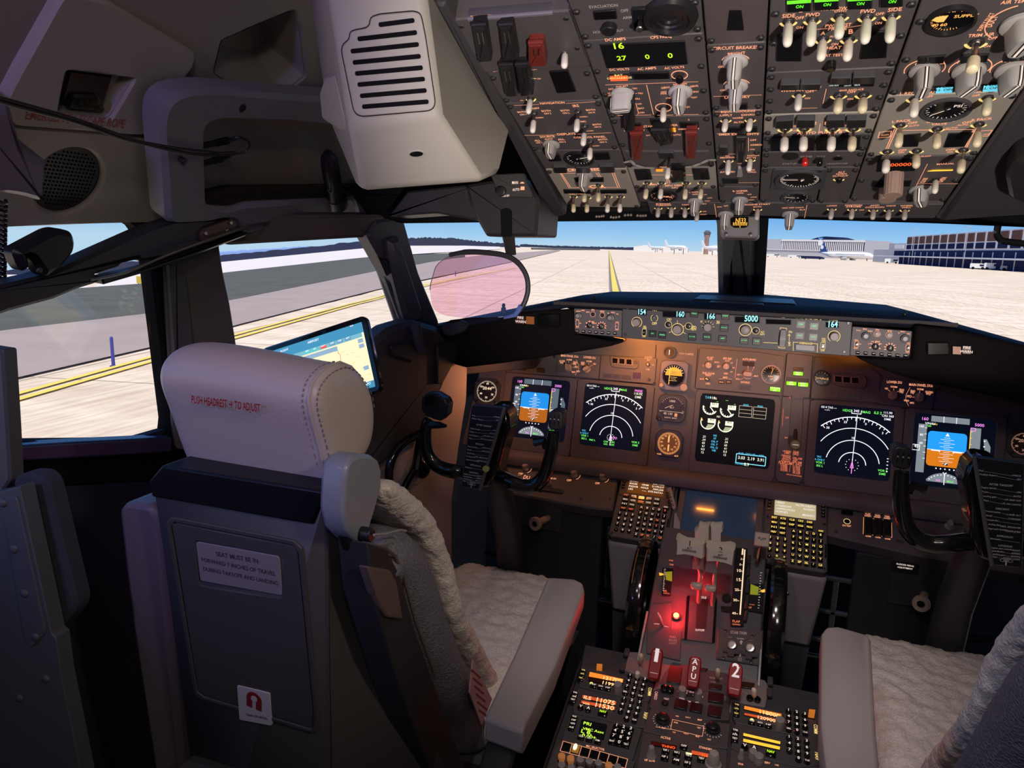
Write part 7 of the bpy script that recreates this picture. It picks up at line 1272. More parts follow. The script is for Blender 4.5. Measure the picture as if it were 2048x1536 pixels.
# left communications and navigation radios (crop k6)
lq=lambda *p: k6(*p)
t=unit('communication_radio','left orange-lit communication radio, top of the left pedestal stack',lq((400,190),(480,205),(1335,420),(1270,650),(1210,650),(880,585),(370,470)))
readout(t,P5,lq((505,285),(945,380),(935,432),(490,350)),obar,'121700',odg);readout(t,P5,lq((500,355),(935,438),(912,495),(490,402)),mat('bar_dark',(.05,.01,.005),.4),'119900',odg)
keys=['1','2','3','4','5','6','7','8','9','SEL','0','CLR']
for i,s in enumerate(keys): kbtn(t,P5,lq((1022+95*(i % 3)-20*(i//3),350+26*(i % 3)+71*(i//3)))[0],s,True,.0052 if len(s)==1 else .0058)
for x,y,s in ((555,470,'VHF'),(648,492,'DATA'),(738,512,'HF')): kbtn(t,P5,lq((x,y))[0],s,False,.006)
for x,y,s in ((425,285,'TFR'),(412,333,'XFR'),(392,385,'TEST')): kbtn(t,P5,lq((x,y))[0],s,False,.0055,legendy)
knob(t,P5,*lq((868,545))[0],.0075,0,.022,knobg,False,'knurl','rotary_knob');leg(t,P5,[('COMM',*lq((1262,478))[0],*lq((1250,580))[0])],legendy);b=MB();b.prism(P5,Q(P5,lq((600,190),(670,195),(665,240),(595,230)),.006),0,.010,em('lamp_orange_cap',(.8,.22,.03),.6),.001);b.build('orange_cap',t)
b=MB();b.prism(P5,circ(.003,10,*P5.uv(*lq((530,430))[0])),0,.001,em('dot_yellow_green',(.8,1,.2),1.3));b.build('status_dot',t)
t=unit('navigation_radio','left navigation radio with two red-orange bars below the left communication radio',lq((365,478),(870,590),(1205,655),(1260,660),(1210,990),(1120,985),(290,800),(315,560)))
readout(t,P5,lq((415,580),(855,670),(845,720),(405,625)),rbar,'11075',odg,'ILS');readout(t,P5,lq((400,650),(842,735),(832,785),(390,690)),rbar,'11530',odg,'VOR')
for i,s in enumerate(keys[:9]+['0','CLR']): j=i if i < 9 else i+1;kbtn(t,P5,lq((945+99*(j % 3)-22*(j//3),650+24*(j % 3)+75*(j//3)))[0],s)
for x,y,s in ((390,752,'V'),(487,778,'A'),(320,575,'TFR'),(308,625,'XFR'),(290,662,'TEST')): kbtn(t,P5,lq((x,y))[0],s,len(s)==1,.0058,legendw)
kbtn(t,P5,lq((675,822))[0],'NAV',False,.0085,em('digit_green',(.55,1,.02),1.3));leg(t,P5,[('NAV',*lq((1208,795))[0],*lq((1188,875))[0])],legendy)
t=unit('weather_display_unit','small unit with four lines of yellow-green text on the left pedestal',lq((285,808),(440,840),(1115,990),(1180,1010),(1060,1400),(1000,1390),(150,1150),(180,1040)))
b=MB();b.prism(P5,rpoly(Q(P5,lq((405,895),(735,965),(690,1160),(360,1085))),.003),0,.002,em('disp_black',(.004,.006,.010),1));s_=b.build('screen',t);b=MB();yg=em('text_yellow_green',(.60,1,.06),1.2)
for s,x0,y0,x1,y1 in (('PRI',425,950,522,972),('VMC Assc',415,1015,684,1072),('L 8,',395,1055,530,1085),('-0.00+',380,1100,584,1145)): b.tpx(P5,s,*lq((x0,y0))[0],*lq((x1,y1))[0],yg,.62,.0024)
b.build('screen_text',s_,smooth=False)
for i,s in enumerate(['1','2','3','4','5','6','7','8','9','ENT','0','TEST']): kbtn(t,P5,lq((850+90*(i % 3)-20*(i//3),998+21*(i % 3)+66*(i//3)))[0],s,False,.0060)
for x,y,s in ((310,882,'WX'),(300,928,'STBY'),(288,972,'GPS'),(270,1020,'A/S'),(395,1135,'CLR'),(500,1160,'OUT+'),(610,1190,'DIM-')): kbtn(t,P5,lq((x,y))[0],s,False,.0058)
t=unit('audio_selector_panel','left audio selector panel with a row of boxed buttons and small volume knobs',lq((150,1152),(1000,1392),(1095,1420),(960,1800),(-60,1560),(60,1250)))
b=MB();bx_=[lq((168+118*i,1165+33*i))[0] for i in range(8)];bb=[lq((130+119*i,1290+32*i))[0] for i in range(8)];b.lpx(P5,[bx_[0],bx_[7]],.0008,legend);b.lpx(P5,[bb[0],bb[7]],.0008,legend)
for i in range(8): b.lpx(P5,[bx_[i],bb[i]],.0008,legend)
b.tpx(P5,'MIC SELECTOR',*lq((460,1238))[0],*lq((695,1290))[0],legend);b.build('legend',t,smooth=False)
for i in range(7): q=[lq((176+118*i,1178+33*i))[0],lq((276+118*i,1206+33*i))[0],lq((246+118*i,1310+33*i))[0],lq((142+118*i,1282+33*i))[0]];light(t,P5,q,matte if i !=1 else mat('lamp_amber_glow',(.12,.05,.01),.4,emit=(1,.45,.08),es=.25),.0012,name='selector_button')
b=MB();q=P5.uv(*lq((322,1250))[0]);b.ball(P5.P(*q,.002),.0042,em('bulb_warm',(1,.72,.3),3.2),12,6,(.8,1.6,.6),True,P5);b.build('lit_bulb',t)
for i,(x,y) in enumerate(((150,1440),(265,1470),(387,1490),(503,1510),(620,1530),(752,1560),(862,1580),(150,1560),(270,1590),(390,1620),(505,1650))):
    lit_=i in (0,1,5);b=MB();q=P5.at(*P5.uv(*lq((x,y))[0]));hh_=.016;b.lathe(q,[(.0045,0),(.0045,hh_*.6),(.0062,hh_*.62),(.0062,hh_),(.005,hh_+.001)],mat('volume_orange',(.55,.20,.07),.4,emit=(1,.4,.1),es=.18) if lit_ else knobg,14);b.build('volume_knob',t)
# centre column
t=unit('cargo_fire_panel','cargo fire panel with two round grey selectors in the center of the pedestal',kp((800,330),(930,318),(1120,340),(1310,400),(1290,545),(1100,540),(745,455),(770,345)))
for x,y in ((850,345),(886,352)): b=MB();b.lathe(P5.at(*P5.uv(*kp((x,y))[0])),[(.0075,0),(.0080,.002),(.0075,.008),(.006,.009)],gloss,20);b.build('discharge_button',t)
for x,y in ((970,375),(1078,395)): knob(t,P5,*kp((x,y))[0],.0075,0,.016,knobg,False,'knurl','rotary_knob')
b=MB();b.cyl(P5,*P5.uv(*kp((853,435))[0]),.006,0,.005,black,16,.001);b.build('test_button',t)
for q in (((925,405),(1012,425),(1002,488),(912,468)),((1030,430),(1112,448),(1104,508),(1018,490)),((1150,358),(1256,378),(1250,440),(1145,425)),((1150,450),(1245,468),(1232,540),(1140,520))): light(t,P5,kp(*q),mat('lens_maroon',(.05,.006,.008),.3),.004,house=black)
leg(t,P5,[(s,*kp((a,c))[0],*kp((d_,e_))[0]) for s,a,c,d_,e_ in (('DET SELECT',985,350,1070,368),('TEST',845,406,882,410),('EXT',858,324,884,328),('FWD',950,402,986,410),('ARM',1000,420,1028,426),('AFT',1058,428,1084,434),('A',938,352,944,353),('B',996,366,1004,368),('A',1042,378,1048,379),('B',1104,392,1112,394),('CARGO',786,350,778,405))],em('placard_pink',(1,.55,.5),.6))
t=unit('radar_panel','dark weather radar panel with two black knobs and a white outlined box',kp((755,460),(1300,575),(1280,742),(1165,725),(700,620)))
leg(t,P5,[(s,*kp((a,c))[0],*kp((d_,e_))[0]) for s,a,c,d_,e_ in (('WX',925,522,948,526),('WX+T',992,530,1028,536),('MAP',1076,548,1106,553),('WX',905,632,926,636),('WX+T',980,640,1014,648),('MAP',1062,660,1088,666),('PWR',914,566,942,571),('TEST',1072,602,1100,606),('TFR',830,604,852,608),('TILT',1142,682,1168,686))],legend,boxes=(kp((905,542),(1120,590),(1108,658),(892,608)),),lines=(kp((790,592),(892,610)),kp((1120,604),(1150,608))),lw=.0007)
for x,y in ((838,548),(1180,612)): knob(t,P5,*kp((x,y))[0],.0125,0,.012,black,False,'step','rotary_knob');b=MB();f=P5.at(*P5.uv(*kp((x,y))[0]));[b.line(f,[(cos(R_(a))*.0155,sin(R_(a))*.0155),(cos(R_(a))*.0175,sin(R_(a))*.0175)],.0005,legendw) for a in range(150,331,18)];b.build('scale_ticks',t,smooth=False)
t=unit('high_frequency_radio','center radio with red active and standby readouts and two grey knobs',kp((700,625),(1280,750),(1270,900),(1230,960),(640,960),(665,840)))
readout(t,P5,kp((762,694),(935,725),(930,752),(755,722)),mat('bar_deep_red',(.12,.005,.003),.4),'THNO',em('digit_red',(1,.12,.02),1.4));readout(t,P5,kp((1032,755),(1200,790),(1196,818),(1028,785)),rbar,'THOR',em('digit_red',(1,.12,.02),1.4))
leg(t,P5,[('ACTIVE',*kp((823,668))[0],*kp((890,682))[0]),('STANDBY',*kp((1085,736))[0],*kp((1174,756))[0]),('HF SENS',*kp((714,826))[0],*kp((785,832))[0])],legend)
for x,y,s in ((856,770,'VHF 1'),(932,786,'VHF 2'),(1012,806,'VHF 3'),(850,815,'HF 1'),(928,836,'AM'),(1006,856,'HF 2'),(1100,826,'TEST'),(980,740,'OFF')): kbtn(t,P5,kp((x,y))[0],s,False,.0065)
b=MB();b.prism(P5,Q(P5,kp((996,774),(1036,782),(1034,796),(994,788))),0,.003,em('bar_pale_yellow',(1,.95,.45),1.2));b.build('lit_key_bar',t)
knob(t,P5,*kp((758,795))[0],.0085,0,.022,knobg,False,'taper','rotary_knob');knob(t,P5,*kp((1182,850))[0],.0135,0,.026,mat('knob_beige_grey',(.38,.35,.32),.45),False,'taper','rotary_knob')
# right column (crop k7)
rq=lambda *p: k7(*p)
t=unit('communication_radio','right orange-lit communication radio on the first officer side of the pedestal',rq((590,425),(850,480),(1700,680),(1740,700),(1760,930),(1300,860),(620,715),(575,620)))
readout(t,P5,rq((738,495),(1255,608),(1248,668),(730,545)),obar,'118000',odg);readout(t,P5,rq((735,590),(1200,680),(1190,728),(732,625)),rbar,'120900',odg)
for i,s in enumerate(keys): kbtn(t,P5,rq((1342+112*(i % 3)+2*(i//3),582+26*(i % 3)+83*(i//3)))[0],s)
for x,y,s in ((842,728,'VHF'),(955,752,'DATA'),(1068,780,'HF')): kbtn(t,P5,rq((x,y))[0],s,False,.006)
for x,y,s in ((638,505,'TFR'),(632,560,'XFR'),(628,625,'TEST')): kbtn(t,P5,rq((x,y))[0],s,False,.0055,legendy)
knob(t,P5,*rq((1218,800))[0],.0078,0,.022,knobg,False,'knurl','rotary_knob');leg(t,P5,[('COMM',*rq((1690,738))[0],*rq((1694,862))[0])],legendy);b=MB();b.prism(P5,Q(P5,rq((1622,562),(1708,572),(1700,625),(1618,612)),.006),0,.012,em('lamp_orange_cap',(.8,.22,.03),.6),.001);b.build('orange_cap',t)
b=MB();b.prism(P5,circ(.003,10,*P5.uv(*rq((845,683))[0])),0,.001,em('dot_yellow_green',(.8,1,.2),1.3));b.build('status_dot',t)
t=unit('navigation_radio','right navigation radio with two blank glowing yellow bars',rq((620,722),(1300,866),(1762,935),(1780,1300),(1500,1330),(700,1130),(560,1060),(580,960)))
readout(t,P5,rq((722,865),(1240,985),(1236,1030),(720,910)),ybar);readout(t,P5,rq((722,942),(1236,1055),(1230,1105),(716,990)),ybar)
for i,s in enumerate(keys[:9]+['0','CLR']): j=i if i < 9 else i+1;kbtn(t,P5,rq((1350+120*(j % 3)+3*(j//3),948+28*(j % 3)+88*(j//3)))[0],s)
for x,y,s in ((745,1068,'V'),(872,1098,'A'),(618,855,'TFR'),(610,915,'XFR'),(608,968,'TEST')): kbtn(t,P5,rq((x,y))[0],s,len(s)==1,.0062)
kbtn(t,P5,rq((1100,1155))[0],'NAV',False,.0085,em('digit_green',(.55,1,.02),1.3));leg(t,P5,[('NAV',*rq((1706,1120))[0],*rq((1712,1225))[0])],legendy)
t=unit('aft_dimmer_panel','small pedestal panel with three grey knobs at the bottom right of the radios',rq((555,1068),(700,1136),(1500,1336),(1780,1306),(1790,1500),(520,1500)))
for x,y,r in ((695,1200,.0055),(850,1210,.0070),(930,1270,.0080)): knob(t,P5,*rq((x,y))[0],r,0,.018,knobg,False,'taper' if r < .006 else 'round','rotary_knob')
leg(t,P5,[('SPKR',*rq((655,1290))[0],*rq((730,1302))[0]),('SERV',*rq((1018,1272))[0],*rq((1095,1284))[0]),('CAB',*rq((1160,1302))[0],*rq((1212,1312))[0])],legend)
for cx_ in (-.219+.0,): pass
for p in lq((345,470),(235,770),(130,1050),(75,1190),(1235,680),(1165,1000),(1290,1240),(1245,975),(1300,795),(1100,1280),(1065,1430),(1160,1310)): pass
# ================================================================ seats
def bumpm(name,col,scale,dist,kind='v',rough=.9):
    m=mat(name,col,rough);n=m.node_tree;b=n.nodes['Principled BSDF'];t=n.nodes.new('ShaderNodeTexCoord');x=n.nodes.new('ShaderNodeTexVoronoi' if kind=='v' else 'ShaderNodeTexNoise');x.inputs['Scale'].default_value=scale
    n.links.new(t.outputs['Object'],x.inputs['Vector']);bp=n.nodes.new('ShaderNodeBump');bp.inputs['Distance'].default_value=dist;bp.inputs['Strength'].default_value=1;n.links.new(x.outputs[0],bp.inputs['Height']);n.links.new(bp.outputs[0],b.inputs['Normal'])
    cr=n.nodes.new('ShaderNodeValToRGB');cr.color_ramp.elements[0].color=(*[c*.6 for c in col],1);cr.color_ramp.elements[1].color=(*[min(1,c*1.25) for c in col],1);n.links.new(x.outputs[0],cr.inputs[0]);n.links.new(cr.outputs[0],b.inputs['Base Color']);return m
leather=mat('headrest_leather',(.52,.45,.43),.38,bump=(160,.35,.0012),noise_=(9,.04));shell=mat('seat_shell_grey',(.072,.067,.069),.5,bump=(1400,.35,.0004),noise_=(5,.08))
fleece=bumpm('sheepskin',(.80,.73,.67),260,.002,'n',.95);mesh_f=bumpm('seat_mesh_fabric',(.19,.185,.22),330,.0012);armm=mat('armrest_taupe',(.36,.32,.31),.45,bump=(300,.15,.0006));vel=bumpm('brown_velour',(.14,.09,.08),400,.001,'n');wingm=mat('blue_grey_plastic',(.24,.26,.32),.3)
def slab(name,par,path,x0,x1,th,m,amp=.006,fr=30,nx=40,ns=70,edge=.5):
    """a thick soft pad: path is (y, z) down the front face, swept across x, ends rounded, fleecy noise on the surface"""
    P=smooth([V((0,*p)) for p in path],10);L=[0]
    for a,c in zip(P,P[1:]): L.append(L[-1]+(c-a).length)
    def at(t):
        d=t*L[-1]
        for i in range(len(P)-1):
            if d <=L[i+1]+1e-9: k=(d-L[i])/max(L[i+1]-L[i],1e-9);return P[i].lerp(P[i+1],k),(P[i+1]-P[i]).normalized()
        return P[-1],(P[-1]-P[-2]).normalized()
    G=[];N=26
    for i in range(ns+1):
        c,t=at(i/ns);n=V((0,t.z,-t.y));e=min(1,math.sqrt(max(0,1-(1-min(i,ns-i)/ns*2*6)**2)) if min(i,ns-i)/ns*12 < 1 else 1);row=[]
        for j in range(2*nx+N*2):
            if j < nx: u,v=j/nx*2-1,1
            elif j < nx+N: a=pi/2-(j-nx)/N*pi;u,v=1+cos(a)*.0,sin(a)
            elif j < 2*nx+N: u,v=1-(j-nx-N)/nx*2,-1
            else: a=-pi/2-(j-2*nx-N)/N*pi;u,v=-1,sin(a) if True else 0
            side=math.sqrt(max(0,1-v*v))*th*.5;x=(x0+x1)/2+u*((x1-x0)/2-th*.4)+(side if u >=1 else (-side if u <=-1 else 0));q=c+n*(v*th*.5*max(e,.15));q=V((x,q.y,q.z))
            w=noise.noise(q*fr)*amp+noise.noise(q*fr*2.7)*amp*.6+noise.noise(q*fr*6)*amp*.25;q +=(n*v+V((1 if u >=1 else -1 if u <=-1 else 0,0,0))*.6)*w;row.append(q)
        G.append(row)
    b=MB();b.loft(G,m);return b.build(name,par,sharp=80)
def mir(P,s): return [V((p.x*s,p.y,p.z)) for p in P]
def seat(s,name,lb,loc):
    t=thing(name,lb,'seat',loc);X=lambda x: s*x
    sl=lambda a,c: (min(s*a,s*c),max(s*a,s*c))
    slab('fleece_cover',t,[(-1.150,1.165),(-1.09,1.125),(-1.02,1.065),(-.965,.985),(-.925,.90),(-.86,.81),(-.79,.72),(-.735,.65)],*sl(-.335,-.555),.036,fleece,.0035,38,26,130)
    slab('backrest',t,[(-1.15,1.06),(-1.10,1.05),(-1.045,.98),(-1.0,.90),(-.94,.80),(-.87,.70),(-.83,.60)],*sl(-.330,-.56),.085,mesh_f,.002,20,14,50)
    slab('seat_cushion',t,[(-.84,.625),(-.70,.640),(-.55,.652),(-.42,.655),(-.345,.640),(-.31,.60)],*sl(-.292,-.585),.085,fleece,.0055,42,44,110)
    b=MB();b.box(WF,*sl(-.27,-.58),-.86,-.38,.50,.60,dkgrey,.01);b.box(WF,*sl(-.33,-.52),-.80,-.45,.0,.50,dkgrey);b.build('seat_base',t)
    # inboard armrest
    A=[aZ(x,y,.868) for x,y in ((1094,1161),(1104,1157),(1150,1160),(1166,1168),(1169,1182),(1110,1340),(1046,1466),(1008,1452),(969,1438),(1030,1310))]
    if s < 0: A=mir(A,-1)
    b=MB();c=sum(A,V())/len(A);b.loft([[p.lerp(c,.05)+V((0,0,-.036)) for p in A],[p+V((0,0,-.030)) for p in A],A,[p.lerp(c,.06)+V((0,0,.006)) for p in A]],armm);b.build('armrest',t,bevel=.004)
    b=MB();fa_=Fr((s*-.185,0,0),(0,1,0),(0,0,1));b.loft([[V((s*x,y,z)) for y,z in ((-.80,.83),(-.95,.83),(-1.10,.835),(-1.16,.80),(-1.16,.70),(-1.10,.60),(-1.02,.60),(-.98,.72))] for x in (-s*.182,-s*.222)],shell);b.build('armrest_arm',t,bevel=.006)
    b=MB();b.ball(V((s*-.60,-.62,.80)),.06,armm,16,10,(.55,1.3,.8));b.build('outer_armrest',t);return t
t=seat(1,'pilot_seat','captain seat at left with a pale leather headrest and fleece cover, seen from behind',(-.46,-.95,0))
# headrest
xr=-.392;E1_=[aX(x,y,xr) for x,y in ((620,799),(626,770),(640,748),(658,733),(683,724),(705,733),(722,752),(738,780),(745,815),(745,860),(735,900),(712,930),(694,970),(677,1009),(669,1010),(660,975),(650,933),(640,890),(632,860),(624,830))]
c=sum(E1_,V())/len(E1_);rings=[]
for x,k,dz in ((.012,.45,0),(.010,.80,0),(.004,.955,0),(0,1,0),(-.006,1.005,0),(-.03,1.0,.001),(-.10,1.01,.008),(-.17,1.0,.013),(-.200,.97,.013),(-.214,.88,.012),(-.219,.62,.011)):
    rings.append([V((xr+x,c.y+(p.y-c.y)*k,c.z+(p.z-c.z)*k+dz)) for p in E1_])
b=MB();b.loft(rings,leather);hr=b.build('headrest',t,sub=2,sharp=180)
b=MB()
b.tube([V((xr-.002,c.y+(p.y-c.y)*.985,c.z+(p.z-c.z)*.985)) for p in E1_[14:]+E1_[:9]],.0013,leather,6);SM=smooth([V((0,c.y+(p.y-c.y)*.995,c.z+(p.z-c.z)*.995)) for p in E1_[16:]+E1_[:9]],8);stm=mat('stitch',(.22,.17,.16),.7)
for i in range(0,len(SM)-2,3): q0,q1=SM[i],SM[i+2].lerp(SM[i+1],.4);b.tube([V((xr-.010,q0.y,q0.z)),V((xr-.010,q1.y,q1.z))],.0008,stm,4);k3_=.93;b.tube([V((xr+.006,c.y+(q0.y-c.y)*k3_,c.z+(q0.z-c.z)*k3_)),V((xr+.006,c.y+(q1.y-c.y)*k3_,c.z+(q1.z-c.z)*k3_))],.0008,stm,4)
if 1: pass
b.tube([V((xr-.002,c.y+(p.y-c.y)*.998,c.z+(p.z-c.z)*.998)) for p in E1_[16:]+E1_[:9]],.0015,leather,6);b.build('seam_piping',hr)
yb=min(p.y for p in E1_);HF=Fr(aY(450,805,-1.214),(1,0,0),(0,.06,1));HF.n=HF.n if HF.n.y < 0 else -HF.n
b=MB();b.tpx(HF,'PUSH HEADREST → TO ADJUST',383,806,520,824,mat('red_print',(.30,.004,.012),.8,spec=.05),1.35,.0012);b.build('lettering',hr)
# shell
SB=Fr((-.5,-1.200,1.1),(1,0,0),(0,-.08,.5));SB.n=SB.n if SB.n.dot(CAM-SB.o) > 0 else -SB.n
bl=[SB.px(x,y) for x,y in ((302,975),(655,1000),(658,1060),(640,1560),(665,1800),(410,1760),(385,1560),(318,1080))]
fr0=[p+V((0,.06,0)) for p in bl];F1_=[aY(690,1005,-1.155),aY(722,1143,-1.125),aY(812,1360,-1.065),aY(905,1570,-1.01)]
b=MB();b.prism(SB,rpoly(Q(SB,[(302,975),(655,1000),(658,1060),(660,1560),(675,1850),(420,1780),(372,1490),(318,1080)]),.008),-.05,0,shell,.005)
b.add([SB.px(655,1000,-.002),SB.px(658,1060,-.002),SB.px(660,1300,-.002),SB.px(665,1560,-.002),SB.px(676,1850,-.002),F1_[0],F1_[1],F1_[2],F1_[3],aY(1000,1800,-.96)],[(0,1,6,5),(1,2,7,6),(2,3,8,7),(3,4,9,8)],shell)
b.build('back_shell',t,sharp=60)
S2=Fr(SB.P(0,0,.0006),SB.x,SB.y);S2.n=SB.n;b=MB();ip=rpoly(Q(S2,[(333,1030),(606,1082),(642,1468),(392,1392)]),.012);holed(b,S2,ip,offs(ip,.006),0,.003,shell,.001,90);holed(b,S2,offs(ip,.008),rpoly(Q(S2,[(392,1078),(568,1110),(566,1196),(400,1170)]),.006),-.001,.0022,shell,.001,90);b.build('inset_panel',t)
b=MB();b.prism(S2,rpoly(Q(S2,[(393,1082),(560,1112),(567,1190),(402,1160)]),.004),0,.0015,mat('placard_mauve',(.27,.235,.25),.5),.0005);pl_=b.build('placard',t);b=MB();pt=mat('placard_ink',(.05,.035,.05),.6)
for s_,x0,y0,x1,y1 in (('SEAT MUST BE IN',433,1112,517,1127),('FORWARD 7 INCHES OF TRAVEL',404,1123,552,1152),('DURING TAKEOFF AND LANDING',407,1141,557,1171)): b.tpx(S2,s_,x0,y0,x1,y1,pt,.8,.0018)
b.build('lettering',pl_)
b=MB();b.prism(S2,rpoly(Q(S2,[(477,1367),(543,1383),(547,1448),(482,1436)]),.003),0,.0034,mat('sticker_white',(.62,.58,.62),.4),.0003);st=b.build('sticker',t);b=MB();rm=mat('sticker_maroon',(.25,.02,.03),.5);o_=S2.uv(512,1398);S3=S2.at(o_[0],o_[1],0,-.17);R1=[(.0115*cos(R_(a)),.003+.0115*sin(R_(a))) for a in range(0,181,15)]
b.prism(S3,[(-.0115,-.013),(-.003,-.013),(-.003,.0)]+[(.0,.0015)]+[(.003,.0),(.003,-.013),(.0115,-.013)]+R1,0,.0040,rm);b.prism(S3,circ(.0048,16,0,.004),0,.0044,mat('sticker_white',(.62,.58,.62),.4));b.tpx(S2,'TRAIN LIFE MODEL',492,1431,536,1440,pt,.9,.0037);b.build('arch_logo',st)
b=MB();bar=[SB.px(x,y,.004) for x,y in ((297,962),(323,931),(640,982),(648,990),(625,1050),(600,1046),(303,994))];b.loft([[p+V((0,.055,0)) for p in bar],bar],mat('bar_black',(.008,.007,.010),.45,spec=.3));b.build('top_bar',t,bevel=.005)
# blue-grey side wing and its strap, velour pad, outboard upright
def xprism(name,pts,x0,x1,m,bv=.004,par=None):
    b=MB();A=[aX(x,y,x0) for x,y in pts];b.loft([[V((x1,p.y,p.z)) for p in A],A],m);return b.build(name,par or t,bevel=bv)
xprism('headrest_wing',((690,960),(695,930),(706,915),(722,908),(745,910),(758,920),(765,940),(764,975),(752,1020),(735,1075),(727,1087),(715,1083),(695,1060),(687,1020)),-.335,-.365,wingm,.006)
b=MB();b.tube([aX(695,1060,-.35),aX(705,1100,-.35),aX(735,1140,-.36),aX(745,1180,-.36)],[.012,.011,.010,.010],black,10);b.build('wing_bracket',t);b=MB();b.cyl(axis(aX(731,1068,-.33),(1,0,0)),0,0,.008,-.02,.008,black,14,.001);b.build('pivot_knob',t)
xprism('velour_pad',((738,1133),(782,1140),(795,1165),(808,1240),(775,1235),(762,1210)),-.315,-.33,vel,.003);xprism('side_plate',((735,1085),(775,1100),(800,1150),(830,1260),(880,1400),(930,1536),(960,1650),(900,1650),(800,1380),(745,1190)),-.322,-.36,mat('seat_black',(.020,.018,.024),.7),.002)
b=MB();b.tube([aX(x,y,-.325) for x,y in ((735,1088),(770,1095),(790,1112),(806,1150),(830,1240),(870,1350))],.0022,mat('trim_brown_grey',(.12,.10,.10),.4),6);b.tube([aX(x,y,-.318) for x,y in ((748,1070),(770,1068),(800,1060),(812,1062))],.0016,knobg,6);b.build('edge_piping',t)
pc=mat('tag_pink',(.48,.32,.33),.7);FX=Fr((-.305,-.9,.9),(0,1,0),(0,0,1));FX.n=FX.n if FX.n.x > 0 else -FX.n;b=MB();b.prism(FX,rpoly(Q(FX,[(944,1318),(982,1398),(961,1450),(937,1385)]),.002),0,.002,pc);tg=b.build('warning_tag',t);b=MB();[b.lpx(FX,[(943+i*3,1340+i*16),(961+i*3.4,1356+i*16)],.003,rm,.0022) for i in range(6)];b.build('red_print',tg,smooth=False)
b=MB();A=[SB.px(x,y,-.02) for x,y in ((236,1018),(250,1004),(300,1012),(318,1040),(360,1500),(395,1760),(340,1760),(262,1250),(240,1060))];b.loft([[p+V((0,.05,0)) for p in A],A],mat('upright_mauve',(.19,.16,.19),.45));b.build('outboard_upright',t,bevel=.008);b=MB();b.cyl(axis(SB.px(288,1014,-.035),(0,-.2,1)),0,0,.007,-.01,.004,black,16,.001);b.build('upright_socket',t)
b=MB();b.box(WF,-.66,-.43,-1.16,-1.10,.16,.72,dkgrey,.01);b.build('lower_frame',t)
t=seat(-1,'pilot_seat','first officer seat at the bottom right with a long taupe armrest and fleece cover',(.46,-.95,0))
